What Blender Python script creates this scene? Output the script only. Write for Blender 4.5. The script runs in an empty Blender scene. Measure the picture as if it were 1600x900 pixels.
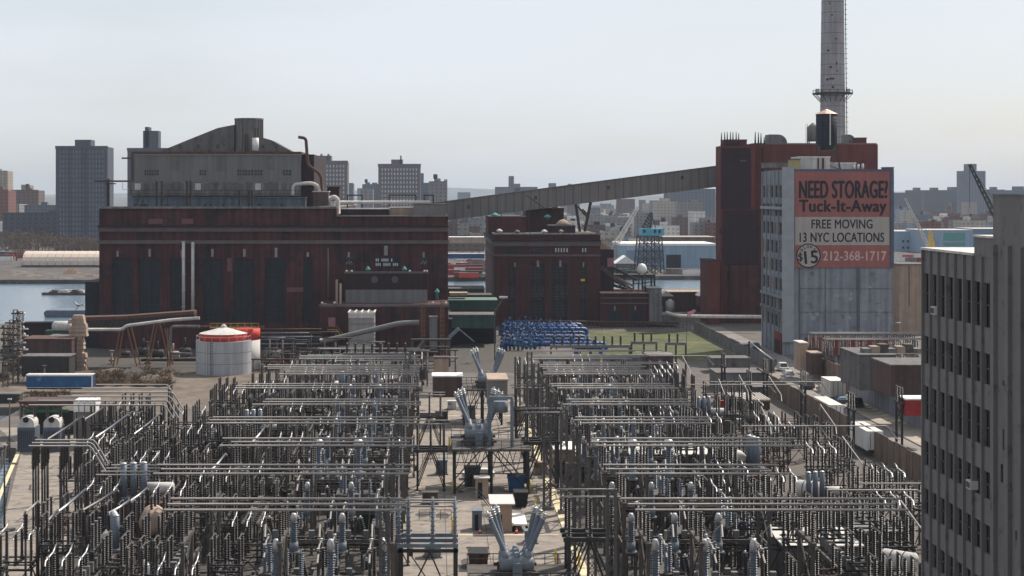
import bpy, math, random
from mathutils import Vector, Matrix
# ---------------------------------------------------------------- camera, sky, sun, exposure
F, H, VX, HY = 2600.0, 40.0, 680.0, 303.0
SC = bpy.context.scene
cam = bpy.data.objects.new('camera', bpy.data.cameras.new('camera'))
SC.collection.objects.link(cam); SC.camera = cam
cam.location = (0, 0, H); cam.rotation_euler = (math.pi/2, 0, 0)
cam.data.lens = F/1600*36; cam.data.sensor_width = 36
cam.data.shift_x = (800-VX)/1600; cam.data.shift_y = -(450-HY)/1600
cam.data.clip_start = 1; cam.data.clip_end = 60000
SUN_AZ, SUN_EL = math.radians(45), math.radians(50)
W = bpy.data.worlds.new('World'); SC.world = W; W.use_nodes = True
wn, wl = W.node_tree.nodes, W.node_tree.links
wn.clear()
sky = wn.new('ShaderNodeTexSky'); sky.sky_type = 'NISHITA'; sky.sun_disc = False
sky.sun_elevation = SUN_EL; sky.sun_rotation = SUN_AZ; sky.air_density = 1.0; sky.dust_density = 2.2; sky.ozone_density = 1.0
tc = wn.new('ShaderNodeTexCoord'); mp = wn.new('ShaderNodeMapping'); mp.inputs['Scale'].default_value = (1.6, 1.0, 7.0)
mp.inputs['Rotation'].default_value = (0, 0.12, 0.3)
nz = wn.new('ShaderNodeTexNoise'); nz.inputs['Scale'].default_value = 1.7; nz.inputs['Detail'].default_value = 5; nz.inputs['Roughness'].default_value = 0.5
rp = wn.new('ShaderNodeMapRange'); rp.inputs['From Min'].default_value = 0.38; rp.inputs['From Max'].default_value = 0.68
rp.inputs['To Min'].default_value = 0.5; rp.inputs['To Max'].default_value = 0.92
mx = wn.new('ShaderNodeMix'); mx.data_type = 'RGBA'
mx.inputs['B'].default_value = (6.5, 6.85, 7.35, 1)      # thin high cloud veil
bg = wn.new('ShaderNodeBackground'); bg.inputs['Strength'].default_value = 0.104
wo = wn.new('ShaderNodeOutputWorld')
wl.new(tc.outputs['Generated'], mp.inputs['Vector']); wl.new(mp.outputs[0], nz.inputs['Vector']); wl.new(nz.outputs['Fac'], rp.inputs['Value'])
wl.new(rp.outputs[0], mx.inputs['Factor']); wl.new(sky.outputs[0], mx.inputs['A']); wl.new(mx.outputs['Result'], bg.inputs['Color']); wl.new(bg.outputs[0], wo.inputs['Surface'])
sl = bpy.data.lights.new('sun', 'SUN'); sl.energy = 4.8; sl.angle = math.radians(0.5); sl.color = (1.0, 0.93, 0.84)
so = bpy.data.objects.new('sun', sl); SC.collection.objects.link(so)
tosun = Vector((math.sin(SUN_AZ)*math.cos(SUN_EL), math.cos(SUN_AZ)*math.cos(SUN_EL), math.sin(SUN_EL)))
so.rotation_euler = tosun.to_track_quat('Z', 'Y').to_euler(); so.location = (0, 300, 400)
SC.view_settings.view_transform = 'Standard'; SC.view_settings.look = 'None'
SC.view_settings.exposure = 0.27; SC.view_settings.gamma = 1.0
SC.render.engine = 'CYCLES'
SC.cycles.volume_bounces = 0; SC.cycles.max_bounces = 5

# ---------------------------------------------------------------- helpers
R = random.Random(11)
def PX(x, Y): return (x-VX)*Y/F
def PZ(y, Y): return H-(y-HY)*Y/F
def YG(y, z=0.0): return (H-z)*F/(y-HY)
ORG = {}
COL = SC.collection
MATS = {}
def mat(name, c, rough=0.8, metal=0.0, var=0.18, scale=0.5, streak=0.0, spec=0.3, c2=None, stain=0.5, alpha=None):
    """procedural surface: base colour broken by noise, optional vertical weather streaks, optional second stain colour"""
    if name in MATS: return MATS[name]
    m = bpy.data.materials.new(name); m.use_nodes = True; n, l = m.node_tree.nodes, m.node_tree.links
    b = n['Principled BSDF']; b.inputs['Roughness'].default_value = rough; b.inputs['Metallic'].default_value = metal
    b.inputs['Specular IOR Level'].default_value = spec
    g = n.new('ShaderNodeNewGeometry')
    t = n.new('ShaderNodeTexNoise'); t.inputs['Scale'].default_value = scale; t.inputs['Detail'].default_value = 6; t.inputs['Roughness'].default_value = 0.65
    l.new(g.outputs['Position'], t.inputs['Vector'])
    r = n.new('ShaderNodeMapRange'); r.inputs['From Min'].default_value = 0.3; r.inputs['From Max'].default_value = 0.7
    r.inputs['To Min'].default_value = 1-var; r.inputs['To Max'].default_value = 1+var
    l.new(t.outputs['Fac'], r.inputs['Value'])
    fac = r.outputs[0]
    if streak:
        mpp = n.new('ShaderNodeMapping'); mpp.inputs['Scale'].default_value = (1.3, 1.3, 0.06)
        t2 = n.new('ShaderNodeTexNoise'); t2.inputs['Scale'].default_value = 0.8; t2.inputs['Detail'].default_value = 5
        l.new(g.outputs['Position'], mpp.inputs['Vector']); l.new(mpp.outputs[0], t2.inputs['Vector'])
        r2 = n.new('ShaderNodeMapRange'); r2.inputs['From Min'].default_value = 0.35; r2.inputs['From Max'].default_value = 0.65
        r2.inputs['To Min'].default_value = 1-streak; r2.inputs['To Max'].default_value = 1+streak*0.6
        l.new(t2.outputs['Fac'], r2.inputs['Value'])
        mm = n.new('ShaderNodeMath'); mm.operation = 'MULTIPLY'; l.new(fac, mm.inputs[0]); l.new(r2.outputs[0], mm.inputs[1]); fac = mm.outputs[0]
    base = n.new('ShaderNodeMix'); base.data_type = 'RGBA'
    base.inputs['A'].default_value = (*c, 1); base.inputs['B'].default_value = (*(c2 or c), 1)
    if c2:
        t3 = n.new('ShaderNodeTexNoise'); t3.inputs['Scale'].default_value = scale*1.7; t3.inputs['Detail'].default_value = 7; t3.inputs['Roughness'].default_value = 0.7
        mp3 = n.new('ShaderNodeMapping'); mp3.inputs['Location'].default_value = (31, 7, 3); l.new(g.outputs['Position'], mp3.inputs['Vector']); l.new(mp3.outputs[0], t3.inputs['Vector'])
        r3 = n.new('ShaderNodeMapRange'); r3.inputs['From Min'].default_value = 0.62-stain*0.2; r3.inputs['From Max'].default_value = 0.72-stain*0.2
        l.new(t3.outputs['Fac'], r3.inputs['Value']); l.new(r3.outputs[0], base.inputs['Factor'])
    else: base.inputs['Factor'].default_value = 0
    v = n.new('ShaderNodeVectorMath'); v.operation = 'SCALE'
    l.new(base.outputs['Result'], v.inputs[0]); l.new(fac, v.inputs['Scale']); l.new(v.outputs[0], b.inputs['Base Color'])
    MATS[name] = m; return m
def winmat(name, wall, glass, sx, sz, fx=0.45, fz=0.5, streak=0.15):
    """wall with a regular grid of small panes: only for far buildings whose windows are a pixel wide"""
    if name in MATS: return MATS[name]
    m = mat(name, wall, 0.9, var=0.12, scale=0.05, streak=streak); n, l = m.node_tree.nodes, m.node_tree.links
    b = n['Principled BSDF']; src = b.inputs['Base Color'].links[0].from_socket
    g = n.new('ShaderNodeNewGeometry'); sp = n.new('ShaderNodeSeparateXYZ'); l.new(g.outputs['Position'], sp.inputs[0])
    def cell(sock, s, f):
        d = n.new('ShaderNodeMath'); d.operation = 'DIVIDE'; d.inputs[1].default_value = s; l.new(sock, d.inputs[0])
        q = n.new('ShaderNodeMath'); q.operation = 'FRACT'; l.new(d.outputs[0], q.inputs[0])
        k = n.new('ShaderNodeMath'); k.operation = 'LESS_THAN'; k.inputs[1].default_value = f; l.new(q.outputs[0], k.inputs[0]); return k.outputs[0]
    ad = n.new('ShaderNodeMath'); l.new(sp.outputs['X'], ad.inputs[0]); l.new(sp.outputs['Y'], ad.inputs[1])
    a, c = cell(ad.outputs[0], sx, fx), cell(sp.outputs['Z'], sz, fz)
    nu = n.new('ShaderNodeMath'); nu.operation = 'MULTIPLY'; l.new(a, nu.inputs[0]); l.new(c, nu.inputs[1])
    sn = n.new('ShaderNodeSeparateXYZ'); l.new(g.outputs['Normal'], sn.inputs[0])
    lt = n.new('ShaderNodeMath'); lt.operation = 'LESS_THAN'; lt.inputs[1].default_value = 0.4; l.new(sn.outputs['Z'], lt.inputs[0])
    n2 = n.new('ShaderNodeMath'); n2.operation = 'MULTIPLY'; l.new(nu.outputs[0], n2.inputs[0]); l.new(lt.outputs[0], n2.inputs[1])
    mx = n.new('ShaderNodeMix'); mx.data_type = 'RGBA'; mx.inputs['B'].default_value = (*glass, 1)
    l.new(n2.outputs[0], mx.inputs['Factor']); l.new(src, mx.inputs['A']); l.new(mx.outputs['Result'], b.inputs['Base Color'])
    return m
def tag(o, label=None, cat=None, group=None, kind=None):
    if label:
        o['label'] = label
        if len(label.replace('-', ' ').split()) > 16: print('LONG', label)
    if cat: o['category'] = cat
    if group: o['group'] = group
    if kind: o['kind'] = kind
    return o
def thing(name, label, cat, loc=(0, 0, 0), group=None):
    o = bpy.data.objects.new(name, None); COL.objects.link(o); o.location = loc; o.empty_display_size = 0.5
    ORG[o.name] = Vector(loc); return tag(o, label, cat, group)
class MB:
    def __init__(s, m=None): s.v = []; s.f = []; s.mi = []; s.sm = []; s.mats = []; s.cur = 0; s.use(m) if m else None
    def use(s, m):
        if m not in s.mats: s.mats.append(m)
        s.cur = s.mats.index(m); return s
    def face(s, idx, sm=False): s.f.append(idx); s.mi.append(s.cur); s.sm.append(sm)
    def quad(s, *p):
        b = len(s.v); s.v += [tuple(q) for q in p]; s.face(list(range(b, b+len(p)))); return s
    def box(s, x0, x1, y0, y1, z0, z1):
        if x0 > x1: x0, x1 = x1, x0
        if y0 > y1: y0, y1 = y1, y0
        if z0 > z1: z0, z1 = z1, z0
        b = len(s.v); s.v += [(x0,y0,z0),(x1,y0,z0),(x1,y1,z0),(x0,y1,z0),(x0,y0,z1),(x1,y0,z1),(x1,y1,z1),(x0,y1,z1)]
        for q in ((3,2,1,0),(4,5,6,7),(0,1,5,4),(1,2,6,5),(2,3,7,6),(3,0,4,7)): s.face([b+i for i in q])
        return s
    def frus(s, x0, x1, y0, y1, z0, z1, dx, dy=None):
        dy = dx if dy is None else dy
        b = len(s.v); s.v += [(x0,y0,z0),(x1,y0,z0),(x1,y1,z0),(x0,y1,z0),(x0+dx,y0+dy,z1),(x1-dx,y0+dy,z1),(x1-dx,y1-dy,z1),(x0+dx,y1-dy,z1)]
        for q in ((3,2,1,0),(4,5,6,7),(0,1,5,4),(1,2,6,5),(2,3,7,6),(3,0,4,7)): s.face([b+i for i in q])
        return s
    def bar(s, p, q, w, h=None):
        p, q = Vector(p), Vector(q); d = (q-p)
        if d.length < 1e-5: return s
        d.normalize(); h = h or w
        up = Vector((0,0,1)) if abs(d.z) < 0.95 else Vector((0,1,0))
        a = d.cross(up).normalized()*(w/2); c = a.cross(d).normalized()*(h/2)
        b = len(s.v)
        for e in (p, q): s.v += [tuple(e-a-c), tuple(e+a-c), tuple(e+a+c), tuple(e-a+c)]
        for k in ((3,2,1,0),(4,5,6,7),(0,1,5,4),(1,2,6,5),(2,3,7,6),(3,0,4,7)): s.face([b+i for i in k])
        return s
    def cyl(s, p, q, r0, r1=None, n=8, caps=True):
        return s.lathe([(r0, 0), (r0 if r1 is None else r1, (Vector(q)-Vector(p)).length)], p, n, Vector(q)-Vector(p), caps)
    def lathe(s, prof, c, n=10, d=(0,0,1), caps=True, smooth=True, arc=1.0, rot=0.0):
        d = Vector(d).normalized(); up = Vector((1,0,0)) if abs(d.x) < 0.9 else Vector((0,1,0))
        a = (up-d*up.dot(d)).normalized(); e = d.cross(a); c = Vector(c); b = len(s.v)
        for r, z in prof:
            for i in range(n):
                t = 2*math.pi*i/n+rot; s.v.append(tuple(c+d*z+a*(r*math.cos(t))+e*(r*math.sin(t))))
        for k in range(len(prof)-1):
            for i in range(n):
                j = (i+1) % n; s.face([b+k*n+i, b+k*n+j, b+(k+1)*n+j, b+(k+1)*n+i], smooth)
        if caps:
            s.face([b+i for i in range(n)][::-1]); s.face([b+(len(prof)-1)*n+i for i in range(n)])
        return s
    def tube(s, pts, r, n=6):
        pts = [Vector(p) for p in pts]; b = len(s.v)
        d0 = (pts[1]-pts[0]).normalized(); up = Vector((0,0,1)) if abs(d0.z) < 0.9 else Vector((0.3,1,0)).normalized()
        for k, p in enumerate(pts):
            d = (pts[min(k+1, len(pts)-1)]-pts[max(k-1, 0)]).normalized()
            a = d.cross(up)
            if a.length < 0.05: a = d.cross(Vector((0,1,0.2)))
            a.normalize(); e = d.cross(a).normalized()
            up = e*-1 if e.dot(up) < 0 else e
            a = d.cross(up).normalized()
            for i in range(n):
                t = 2*math.pi*i/n; s.v.append(tuple(p+a*(r*math.cos(t))+up*(r*math.sin(t))))
        for k in range(len(pts)-1):
            for i in range(n):
                j = (i+1) % n; s.face([b+k*n+i, b+k*n+j, b+(k+1)*n+j, b+(k+1)*n+i], True)
        s.face([b+i for i in range(n)]); s.face([b+(len(pts)-1)*n+i for i in range(n)][::-1]); return s
    def prism(s, poly, axis, a0, a1):
        """poly: list of 2D points; axis 'y' -> (x,z), 'x' -> (y,z), 'z' -> (x,y)"""
        f = {'y': lambda p, a: (p[0], a, p[1]), 'x': lambda p, a: (a, p[0], p[1]), 'z': lambda p, a: (p[0], p[1], a)}[axis]
        b = len(s.v); n = len(poly); s.v += [f(p, a0) for p in poly]+[f(p, a1) for p in poly]
        s.face(list(range(b, b+n))); s.face(list(range(b+n, b+2*n))[::-1])
        for i in range(n): j = (i+1) % n; s.face([b+j, b+i, b+n+i, b+n+j])
        return s
    def ball(s, c, r, n=8, k=5, zs=1.0):
        return s.lathe([(max(1e-3, r*math.sin(math.pi*i/k)), -r*zs*math.cos(math.pi*i/k)) for i in range(k+1)], c, n)
    def build(s, name, parent=None, loc=None):
        if parent is not None: o0 = ORG[parent.name]
        elif loc is not None: o0 = Vector(loc)
        else:
            xs = [v[0] for v in s.v]; ys = [v[1] for v in s.v]; o0 = Vector(((min(xs)+max(xs))/2, (min(ys)+max(ys))/2, min(v[2] for v in s.v)))
        me = bpy.data.meshes.new(name)
        me.from_pydata([(v[0]-o0.x, v[1]-o0.y, v[2]-o0.z) for v in s.v], [], s.f)
        for m in s.mats: me.materials.append(m)
        me.polygons.foreach_set('material_index', s.mi); me.polygons.foreach_set('use_smooth', s.sm); me.update()
        o = bpy.data.objects.new(name, me); COL.objects.link(o)
        if parent is not None: o.parent = parent
        else: o.location = o0
        ORG[o.name] = o0
        return o
KIDS = {}
def children(o):
    return [c for c in o.children]
def copy_tree(o, loc=None, rz=None, label=None, parent=None, group=None, sc=None, kids=None):
    if kids is None:
        kids = o.children_recursive; table = {}
        for k in kids: table.setdefault(k.parent, []).append(k)
        kids = table
    c = o.copy(); COL.objects.link(c)
    if parent: c.parent = parent
    if loc is not None: c.location = loc
    if rz is not None: c.rotation_euler = (0, 0, rz)
    if sc is not None: c.scale = sc if hasattr(sc, '__len__') else (sc, sc, sc)
    if label: c['label'] = label
    if group: c['group'] = group
    for ch in kids.get(o, []): copy_tree(ch, parent=c, kids=kids)
    return c
class Proto:
    """first placement moves the prototype itself, later ones copy it with its parts"""
    def __init__(s, root): s.root = root; s.used = False; s.src = None
    def place(s, loc, label, group=None, rz=0.0, sc=1.0):
        sc = sc if hasattr(sc, '__len__') else (sc, sc, sc)
        if not s.used:
            s.used = True; o = s.root; o.location = loc; o.rotation_euler = (0, 0, rz); o.scale = sc
            o['label'] = label
            if group: o['group'] = group
            return o
        return copy_tree(s.root, loc, rz, label, group=group, sc=sc)
def dup_part(o, off, parent):
    c = o.copy(); COL.objects.link(c); c.parent = parent; c.location = off; return c
ORDN = ['first', 'second', 'third', 'fourth', 'fifth', 'sixth', 'seventh', 'eighth', 'ninth', 'tenth', 'eleventh', 'twelfth', 'thirteenth', 'fourteenth', 'fifteenth', 'sixteenth']
def struct(mb, name): o = mb.build(name, loc=(0, 0, 0)); return tag(o, kind='structure')

# ---------------------------------------------------------------- materials
M_yard = mat('yard_concrete', (0.112, 0.096, 0.083), 0.95, var=0.22, scale=0.12, c2=(0.09, 0.08, 0.072), stain=0.45)
M_apron = mat('apron_concrete', (0.235, 0.202, 0.17), 0.95, var=0.25, scale=0.45, c2=(0.145, 0.125, 0.11), stain=0.4)
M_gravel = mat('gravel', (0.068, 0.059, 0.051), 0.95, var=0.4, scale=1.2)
M_asph = mat('asphalt', (0.20, 0.18, 0.165), 0.95, var=0.15, scale=0.15, c2=(0.10, 0.095, 0.09), stain=0.3)
M_walk = mat('sidewalk', (0.33, 0.28, 0.225), 0.95, var=0.2, scale=0.25)
M_line = mat('line_paint', (0.62, 0.52, 0.33), 0.9, var=0.25, scale=0.6, c2=(0.35, 0.30, 0.23), stain=0.4)
M_yel = mat('yellow_paint', (0.75, 0.5, 0.05), 0.6)
M_grass = mat('grass', (0.07, 0.078, 0.028), 0.95, var=0.35, scale=0.12, c2=(0.12, 0.105, 0.055), stain=0.45)
M_land = mat('far_land', (0.10, 0.09, 0.08), 0.95, var=0.35, scale=0.03, c2=(0.17, 0.15, 0.12), stain=0.5)
M_dirt = mat('dirt', (0.135, 0.105, 0.08), 0.95, var=0.4, scale=0.2, c2=(0.09, 0.08, 0.07), stain=0.5)
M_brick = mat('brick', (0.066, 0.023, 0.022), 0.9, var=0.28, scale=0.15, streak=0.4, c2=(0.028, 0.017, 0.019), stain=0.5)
M_brick2 = mat('red_brick', (0.12, 0.034, 0.029), 0.9, var=0.15, scale=0.12, streak=0.15, c2=(0.075, 0.024, 0.022), stain=0.3)
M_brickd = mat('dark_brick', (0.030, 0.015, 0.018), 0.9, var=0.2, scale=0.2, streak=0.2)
M_band = mat('stone_band', (0.115, 0.092, 0.092), 0.9, var=0.2, scale=0.4)
M_stone = mat('stone_trim', (0.26, 0.235, 0.23), 0.9, var=0.15, scale=0.6)
M_slate = mat('dark_window_bay', (0.017, 0.019, 0.026), 0.7, var=0.3, scale=0.5, streak=0.35, c2=(0.03, 0.025, 0.03), stain=0.2)
M_glass = mat('dark_glass', (0.012, 0.014, 0.018), 0.15, var=0.2, scale=0.8, spec=0.5)
M_conc = mat('concrete', (0.17, 0.16, 0.155), 0.9, var=0.15, scale=0.3, streak=0.3, c2=(0.11, 0.095, 0.088), stain=0.35)
M_concd = mat('sooty_concrete', (0.125, 0.115, 0.11), 0.92, var=0.15, scale=0.3, streak=0.22, c2=(0.06, 0.055, 0.054), stain=0.3)
M_panel = mat('grey_panel', (0.155, 0.148, 0.145), 0.8, var=0.08, scale=0.1, streak=0.18)
M_gal = mat('gallery_sheet', (0.165, 0.15, 0.142), 0.75, var=0.1, scale=0.2, streak=0.15)
M_rust = mat('rusty_steel', (0.085, 0.043, 0.032), 0.85, var=0.35, scale=1.0)
M_brown = mat('brown_steel', (0.075, 0.045, 0.04), 0.7, var=0.2, scale=0.8, streak=0.25)
M_steel = mat('galvanised_steel', (0.17, 0.165, 0.16), 0.6, 0.35, var=0.2, scale=0.8)
M_steeld = mat('dark_steel', (0.036, 0.033, 0.032), 0.75, 0.05, var=0.3, scale=0.9)
M_steelw = mat('weathered_steel', (0.082, 0.07, 0.062), 0.8, 0.05, var=0.35, scale=0.9)
M_alu = mat('aluminium_pipe', (0.27, 0.25, 0.235), 0.6, 0.15, var=0.12, scale=1.0)
M_ins = mat('brown_porcelain', (0.04, 0.029, 0.025), 0.4, var=0.2, spec=0.5)
M_insg = mat('grey_porcelain', (0.13, 0.155, 0.19), 0.35, var=0.15, spec=0.5)
M_blueg = mat('blue_grey_paint', (0.14, 0.165, 0.195), 0.5, var=0.15, scale=0.8, streak=0.15)
M_equip = mat('light_grey_equipment', (0.17, 0.19, 0.21), 0.45, var=0.15, scale=0.8, streak=0.15)
M_silver = mat('silver_cap', (0.44, 0.435, 0.43), 0.4, 0.4, var=0.15)
M_white = mat('white_paint', (0.72, 0.70, 0.67), 0.6, var=0.08, scale=0.8, streak=0.1)
M_offw = mat('dull_white', (0.50, 0.47, 0.44), 0.8, var=0.12, scale=0.4, streak=0.15)
M_red = mat('tank_red', (0.50, 0.045, 0.03), 0.6, var=0.15, scale=0.8)
M_reddk = mat('dark_red_paint', (0.25, 0.022, 0.02), 0.7, var=0.2, scale=0.8)
M_blue = mat('pipe_blue', (0.013, 0.055, 0.17), 0.4, var=0.2, scale=1.0)
M_blue2 = mat('container_blue', (0.02, 0.085, 0.20), 0.6, var=0.2, scale=0.5, c2=(0.16, 0.24, 0.34), stain=0.15)
M_teal = mat('verdigris', (0.09, 0.27, 0.24), 0.8, var=0.25, scale=1.5)
M_green = mat('dark_green_sheet', (0.035, 0.07, 0.058), 0.8, var=0.2, scale=0.3, streak=0.2)
M_black = mat('black_rubber', (0.015, 0.015, 0.016), 0.8)
M_tank = mat('dark_wood_stave', (0.018, 0.02, 0.03), 0.8, streak=0.3)
M_stor = mat('storage_wall', (0.215, 0.225, 0.25), 0.9, var=0.2, scale=0.25, streak=0.25, c2=(0.14, 0.14, 0.155), stain=0.2)
M_storp = mat('storage_patch', (0.29, 0.30, 0.32), 0.9, var=0.12, scale=0.5)
M_base = mat('orange_red_base', (0.20, 0.035, 0.028), 0.85, var=0.2, scale=0.3)
M_sred = mat('sign_red', (0.29, 0.105, 0.092), 0.8, var=0.08, scale=0.2, streak=0.08)
M_swhite = mat('sign_cream', (0.37, 0.33, 0.30), 0.8, var=0.08, scale=0.2, streak=0.08)
M_sblk = mat('sign_black', (0.02, 0.018, 0.025), 0.8)
M_roof = mat('tar_roof', (0.16, 0.145, 0.135), 0.9, var=0.25, scale=0.3)
M_roofl = mat('light_roof', (0.55, 0.52, 0.48), 0.8, var=0.15, scale=0.3)
M_tan = mat('tan_wall', (0.34, 0.25, 0.19), 0.9, var=0.15, scale=0.3, streak=0.15)
M_wood = mat('brown_fence', (0.17, 0.125, 0.095), 0.9, var=0.2, scale=0.8, streak=0.35)
M_bfence = mat('blue_grey_fence', (0.19, 0.205, 0.235), 0.8, var=0.12, scale=0.5, streak=0.2)
M_twig = mat('bare_twig', (0.12, 0.085, 0.06), 0.95, var=0.3, scale=2.0)
M_shrub = mat('dry_shrub', (0.13, 0.09, 0.055), 0.95, var=0.4, scale=2.0)
# ---------------------------------------------------------------- the setting
def sheet(name, poly, z, m, thick=None, z0=None):
    mb = MB(m)
    if thick: mb.prism(poly[::-1] if False else poly, 'z', z-thick, z)
    else: mb.quad(*[(x, y, z) for x, y in poly])
    return struct(mb, name)
sheet('ground', [(-7000, 1500), (7000, 1500), (7000, -300), (7000, 40000), (-7000, 40000)][:0] or [(-30000, -300), (30000, -300), (30000, 42000), (-30000, 42000)], -2.6, M_land)
M_water = mat('river_water', (0.10, 0.15, 0.19), 0.16, var=0.06, scale=0.02, spec=0.5)
_n, _l = M_water.node_tree.nodes, M_water.node_tree.links
_t = _n.new('ShaderNodeTexNoise'); _t.inputs['Scale'].default_value = 0.5; _t.inputs['Detail'].default_value = 4
_m = _n.new('ShaderNodeMapping'); _m.inputs['Scale'].default_value = (0.35, 1.0, 1.0)
_g = _n.new('ShaderNodeNewGeometry'); _l.new(_g.outputs['Position'], _m.inputs[0]); _l.new(_m.outputs[0], _t.inputs['Vector'])
_b = _n.new('ShaderNodeBump'); _b.inputs['Strength'].default_value = 0.5; _b.inputs['Distance'].default_value = 0.6
_l.new(_t.outputs['Fac'], _b.inputs['Height']); _l.new(_b.outputs[0], _n['Principled BSDF'].inputs['Normal'])
sheet('river_water', [(-600, 150), (600, 150), (700, 830), (-700, 790)], -1.5, M_water)
# near land with a small inlet cut on the left and a quay to the river behind the plant
near = [(-46, -250), (400, -250), (400, 700), (3, 700), (3, 532), (-90, 532), (-92, 512), (-100, 520), (-200, 500), (-200, 315), (-77, 312), (-77, 289), (-76, 265), (-66, 262), (-52, 200)]
sheet('near_ground', near, 0.0, M_yard, thick=2.55)
M_shore = mat('shore_ground', (0.075, 0.066, 0.06), 0.95, var=0.4, scale=0.08, c2=(0.16, 0.135, 0.11), stain=0.3)
far = [(-900, 768), (-160, 768), (-60, 778), (60, 800), (250, 812), (900, 800), (900, 2600), (-900, 2600)]
sheet('far_shore_ground', far, 0.4, M_shore, thick=2.0)
def gsheet(name, pts, m, z=0.008):   # ground patch from photo corners
    mb = MB(m); mb.quad(*[(PX(x, YG(y)), YG(y), z) for x, y in pts]); return struct(mb, name)
def rect(name, x0, x1, y0, y1, m, z):
    mb = MB(m); mb.quad((x0, y0, z), (x1, y0, z), (x1, y1, z), (x0, y1, z)); return struct(mb, name)
rect('gravel_bed_under_equipment', -42, -5.6, 120, 300, M_gravel, 0.004)
rect('gravel_bed_under_equipment', 17.2, 46, 120, 320, M_gravel, 0.004)
mb = MB(M_apron); mb.quad((-46, 120, .006), (-42.1, 120, .006), (-42.1, 285, .006), (-75, 285, .006), (-65, 262, .006), (-52, 200, .006)); struct(mb, 'apron_concrete')
rect('aisle_pavement', -5.4, 17, 120, 330, M_apron, 0.006)
mb = MB(M_line)
for yy in (195, 227, 260, 300): mb.box(-3.2, 14.5, yy, yy+0.45, 0.004, 0.014)
mb.box(-4.9, -3.9, 120, 320, 0.004, 0.13); mb.box(15.2, 16.2, 120, 320, 0.004, 0.13)
struct(mb, 'painted_kerb_lines')
mb = MB(M_line)
mb.quad((-44.9, 150, .02), (-44.5, 150, .02), (-65.6, 265, .02), (-66.2, 265, .02)); struct(mb, 'yellow_edge_line')
sheet('dirt_yard', [(-86, 318), (-48, 300), (-36, 335), (-36, 372), (-100, 372), (-100, 325)], 0.012, M_dirt)
sheet('grass', [(33, 398), (73, 398), (75.5, 484), (43, 484)], 0.012, M_grass)
sheet('shade_toned_plant_yard', [(-110, 372.5), (28, 372.5), (28, 470), (-110, 470)], 0.010, M_gravel)  # dark gravel tone stands in for the shade at the plant's foot
rect('road', 68.2, 77, -100, 352, M_asph, 0.012)
rect('road', 76.3, 86, 352.01, 500, M_asph, 0.012)
rect('road', 68.2, 76.29, 352.01, 371, M_asph, 0.012)
mb = MB(M_walk); mb.box(77, 82, -100, 352, 0.0, 0.15); struct(mb, 'pavement')
mb = MB(M_conc); mb.box(76.75, 76.99, -100, 352, 0.0, 0.16); struct(mb, 'kerb')
# distant hills
def ridge(x0, x1, Y, base, prof, name, col, dep=900):
    mb = MB(mat('hill_'+name, col, 0.95, var=0.3, scale=0.006))
    n = 90; rows = []
    for i in range(n+1):
        t = i/n; x = x0+(x1-x0)*t; rows.append((x, base+prof(t)))
    for i in range(n):
        (xa, za), (xb, zb) = rows[i], rows[i+1]
        mb.quad((xa, Y-dep, -2.5), (xb, Y-dep, -2.5), (xb, Y, zb), (xa, Y, za)); mb.quad((xa, Y, za), (xb, Y, zb), (xb, Y+dep, -2.5), (xa, Y+dep, -2.5))
    return struct(mb, 'hills')
ridge(-4500, 4800, 9000, 40, lambda t: 10+9*math.sin(t*17)+6*math.sin(t*41+1)+3*math.sin(t*97)+14*math.exp(-((t-0.5)/0.05)**2), 'far', (0.09, 0.10, 0.10))
ridge(-3000, 3200, 5600, 26, lambda t: 5*math.sin(t*23)+3*math.sin(t*71+1), 'near', (0.10, 0.10, 0.10), 500)
# haze
mb = MB(); mb.box(-5200, 5200, -260, 11000, -3.6, 135); M = bpy.data.materials.new('haze_air'); M.use_nodes = True
nn, ll = M.node_tree.nodes, M.node_tree.links; nn.remove(nn['Principled BSDF'])
pv = nn.new('ShaderNodeVolumePrincipled'); pv.inputs['Color'].default_value = (0.74, 0.85, 0.98, 1); pv.inputs['Density'].default_value = 0.000062; pv.inputs['Anisotropy'].default_value = 0.0
ll.new(pv.outputs[0], nn['Material Output'].inputs['Volume']); mb.mats = [M]
hz = mb.build('haze', loc=(0, 0, 0)); tag(hz, kind='stuff')

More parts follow.
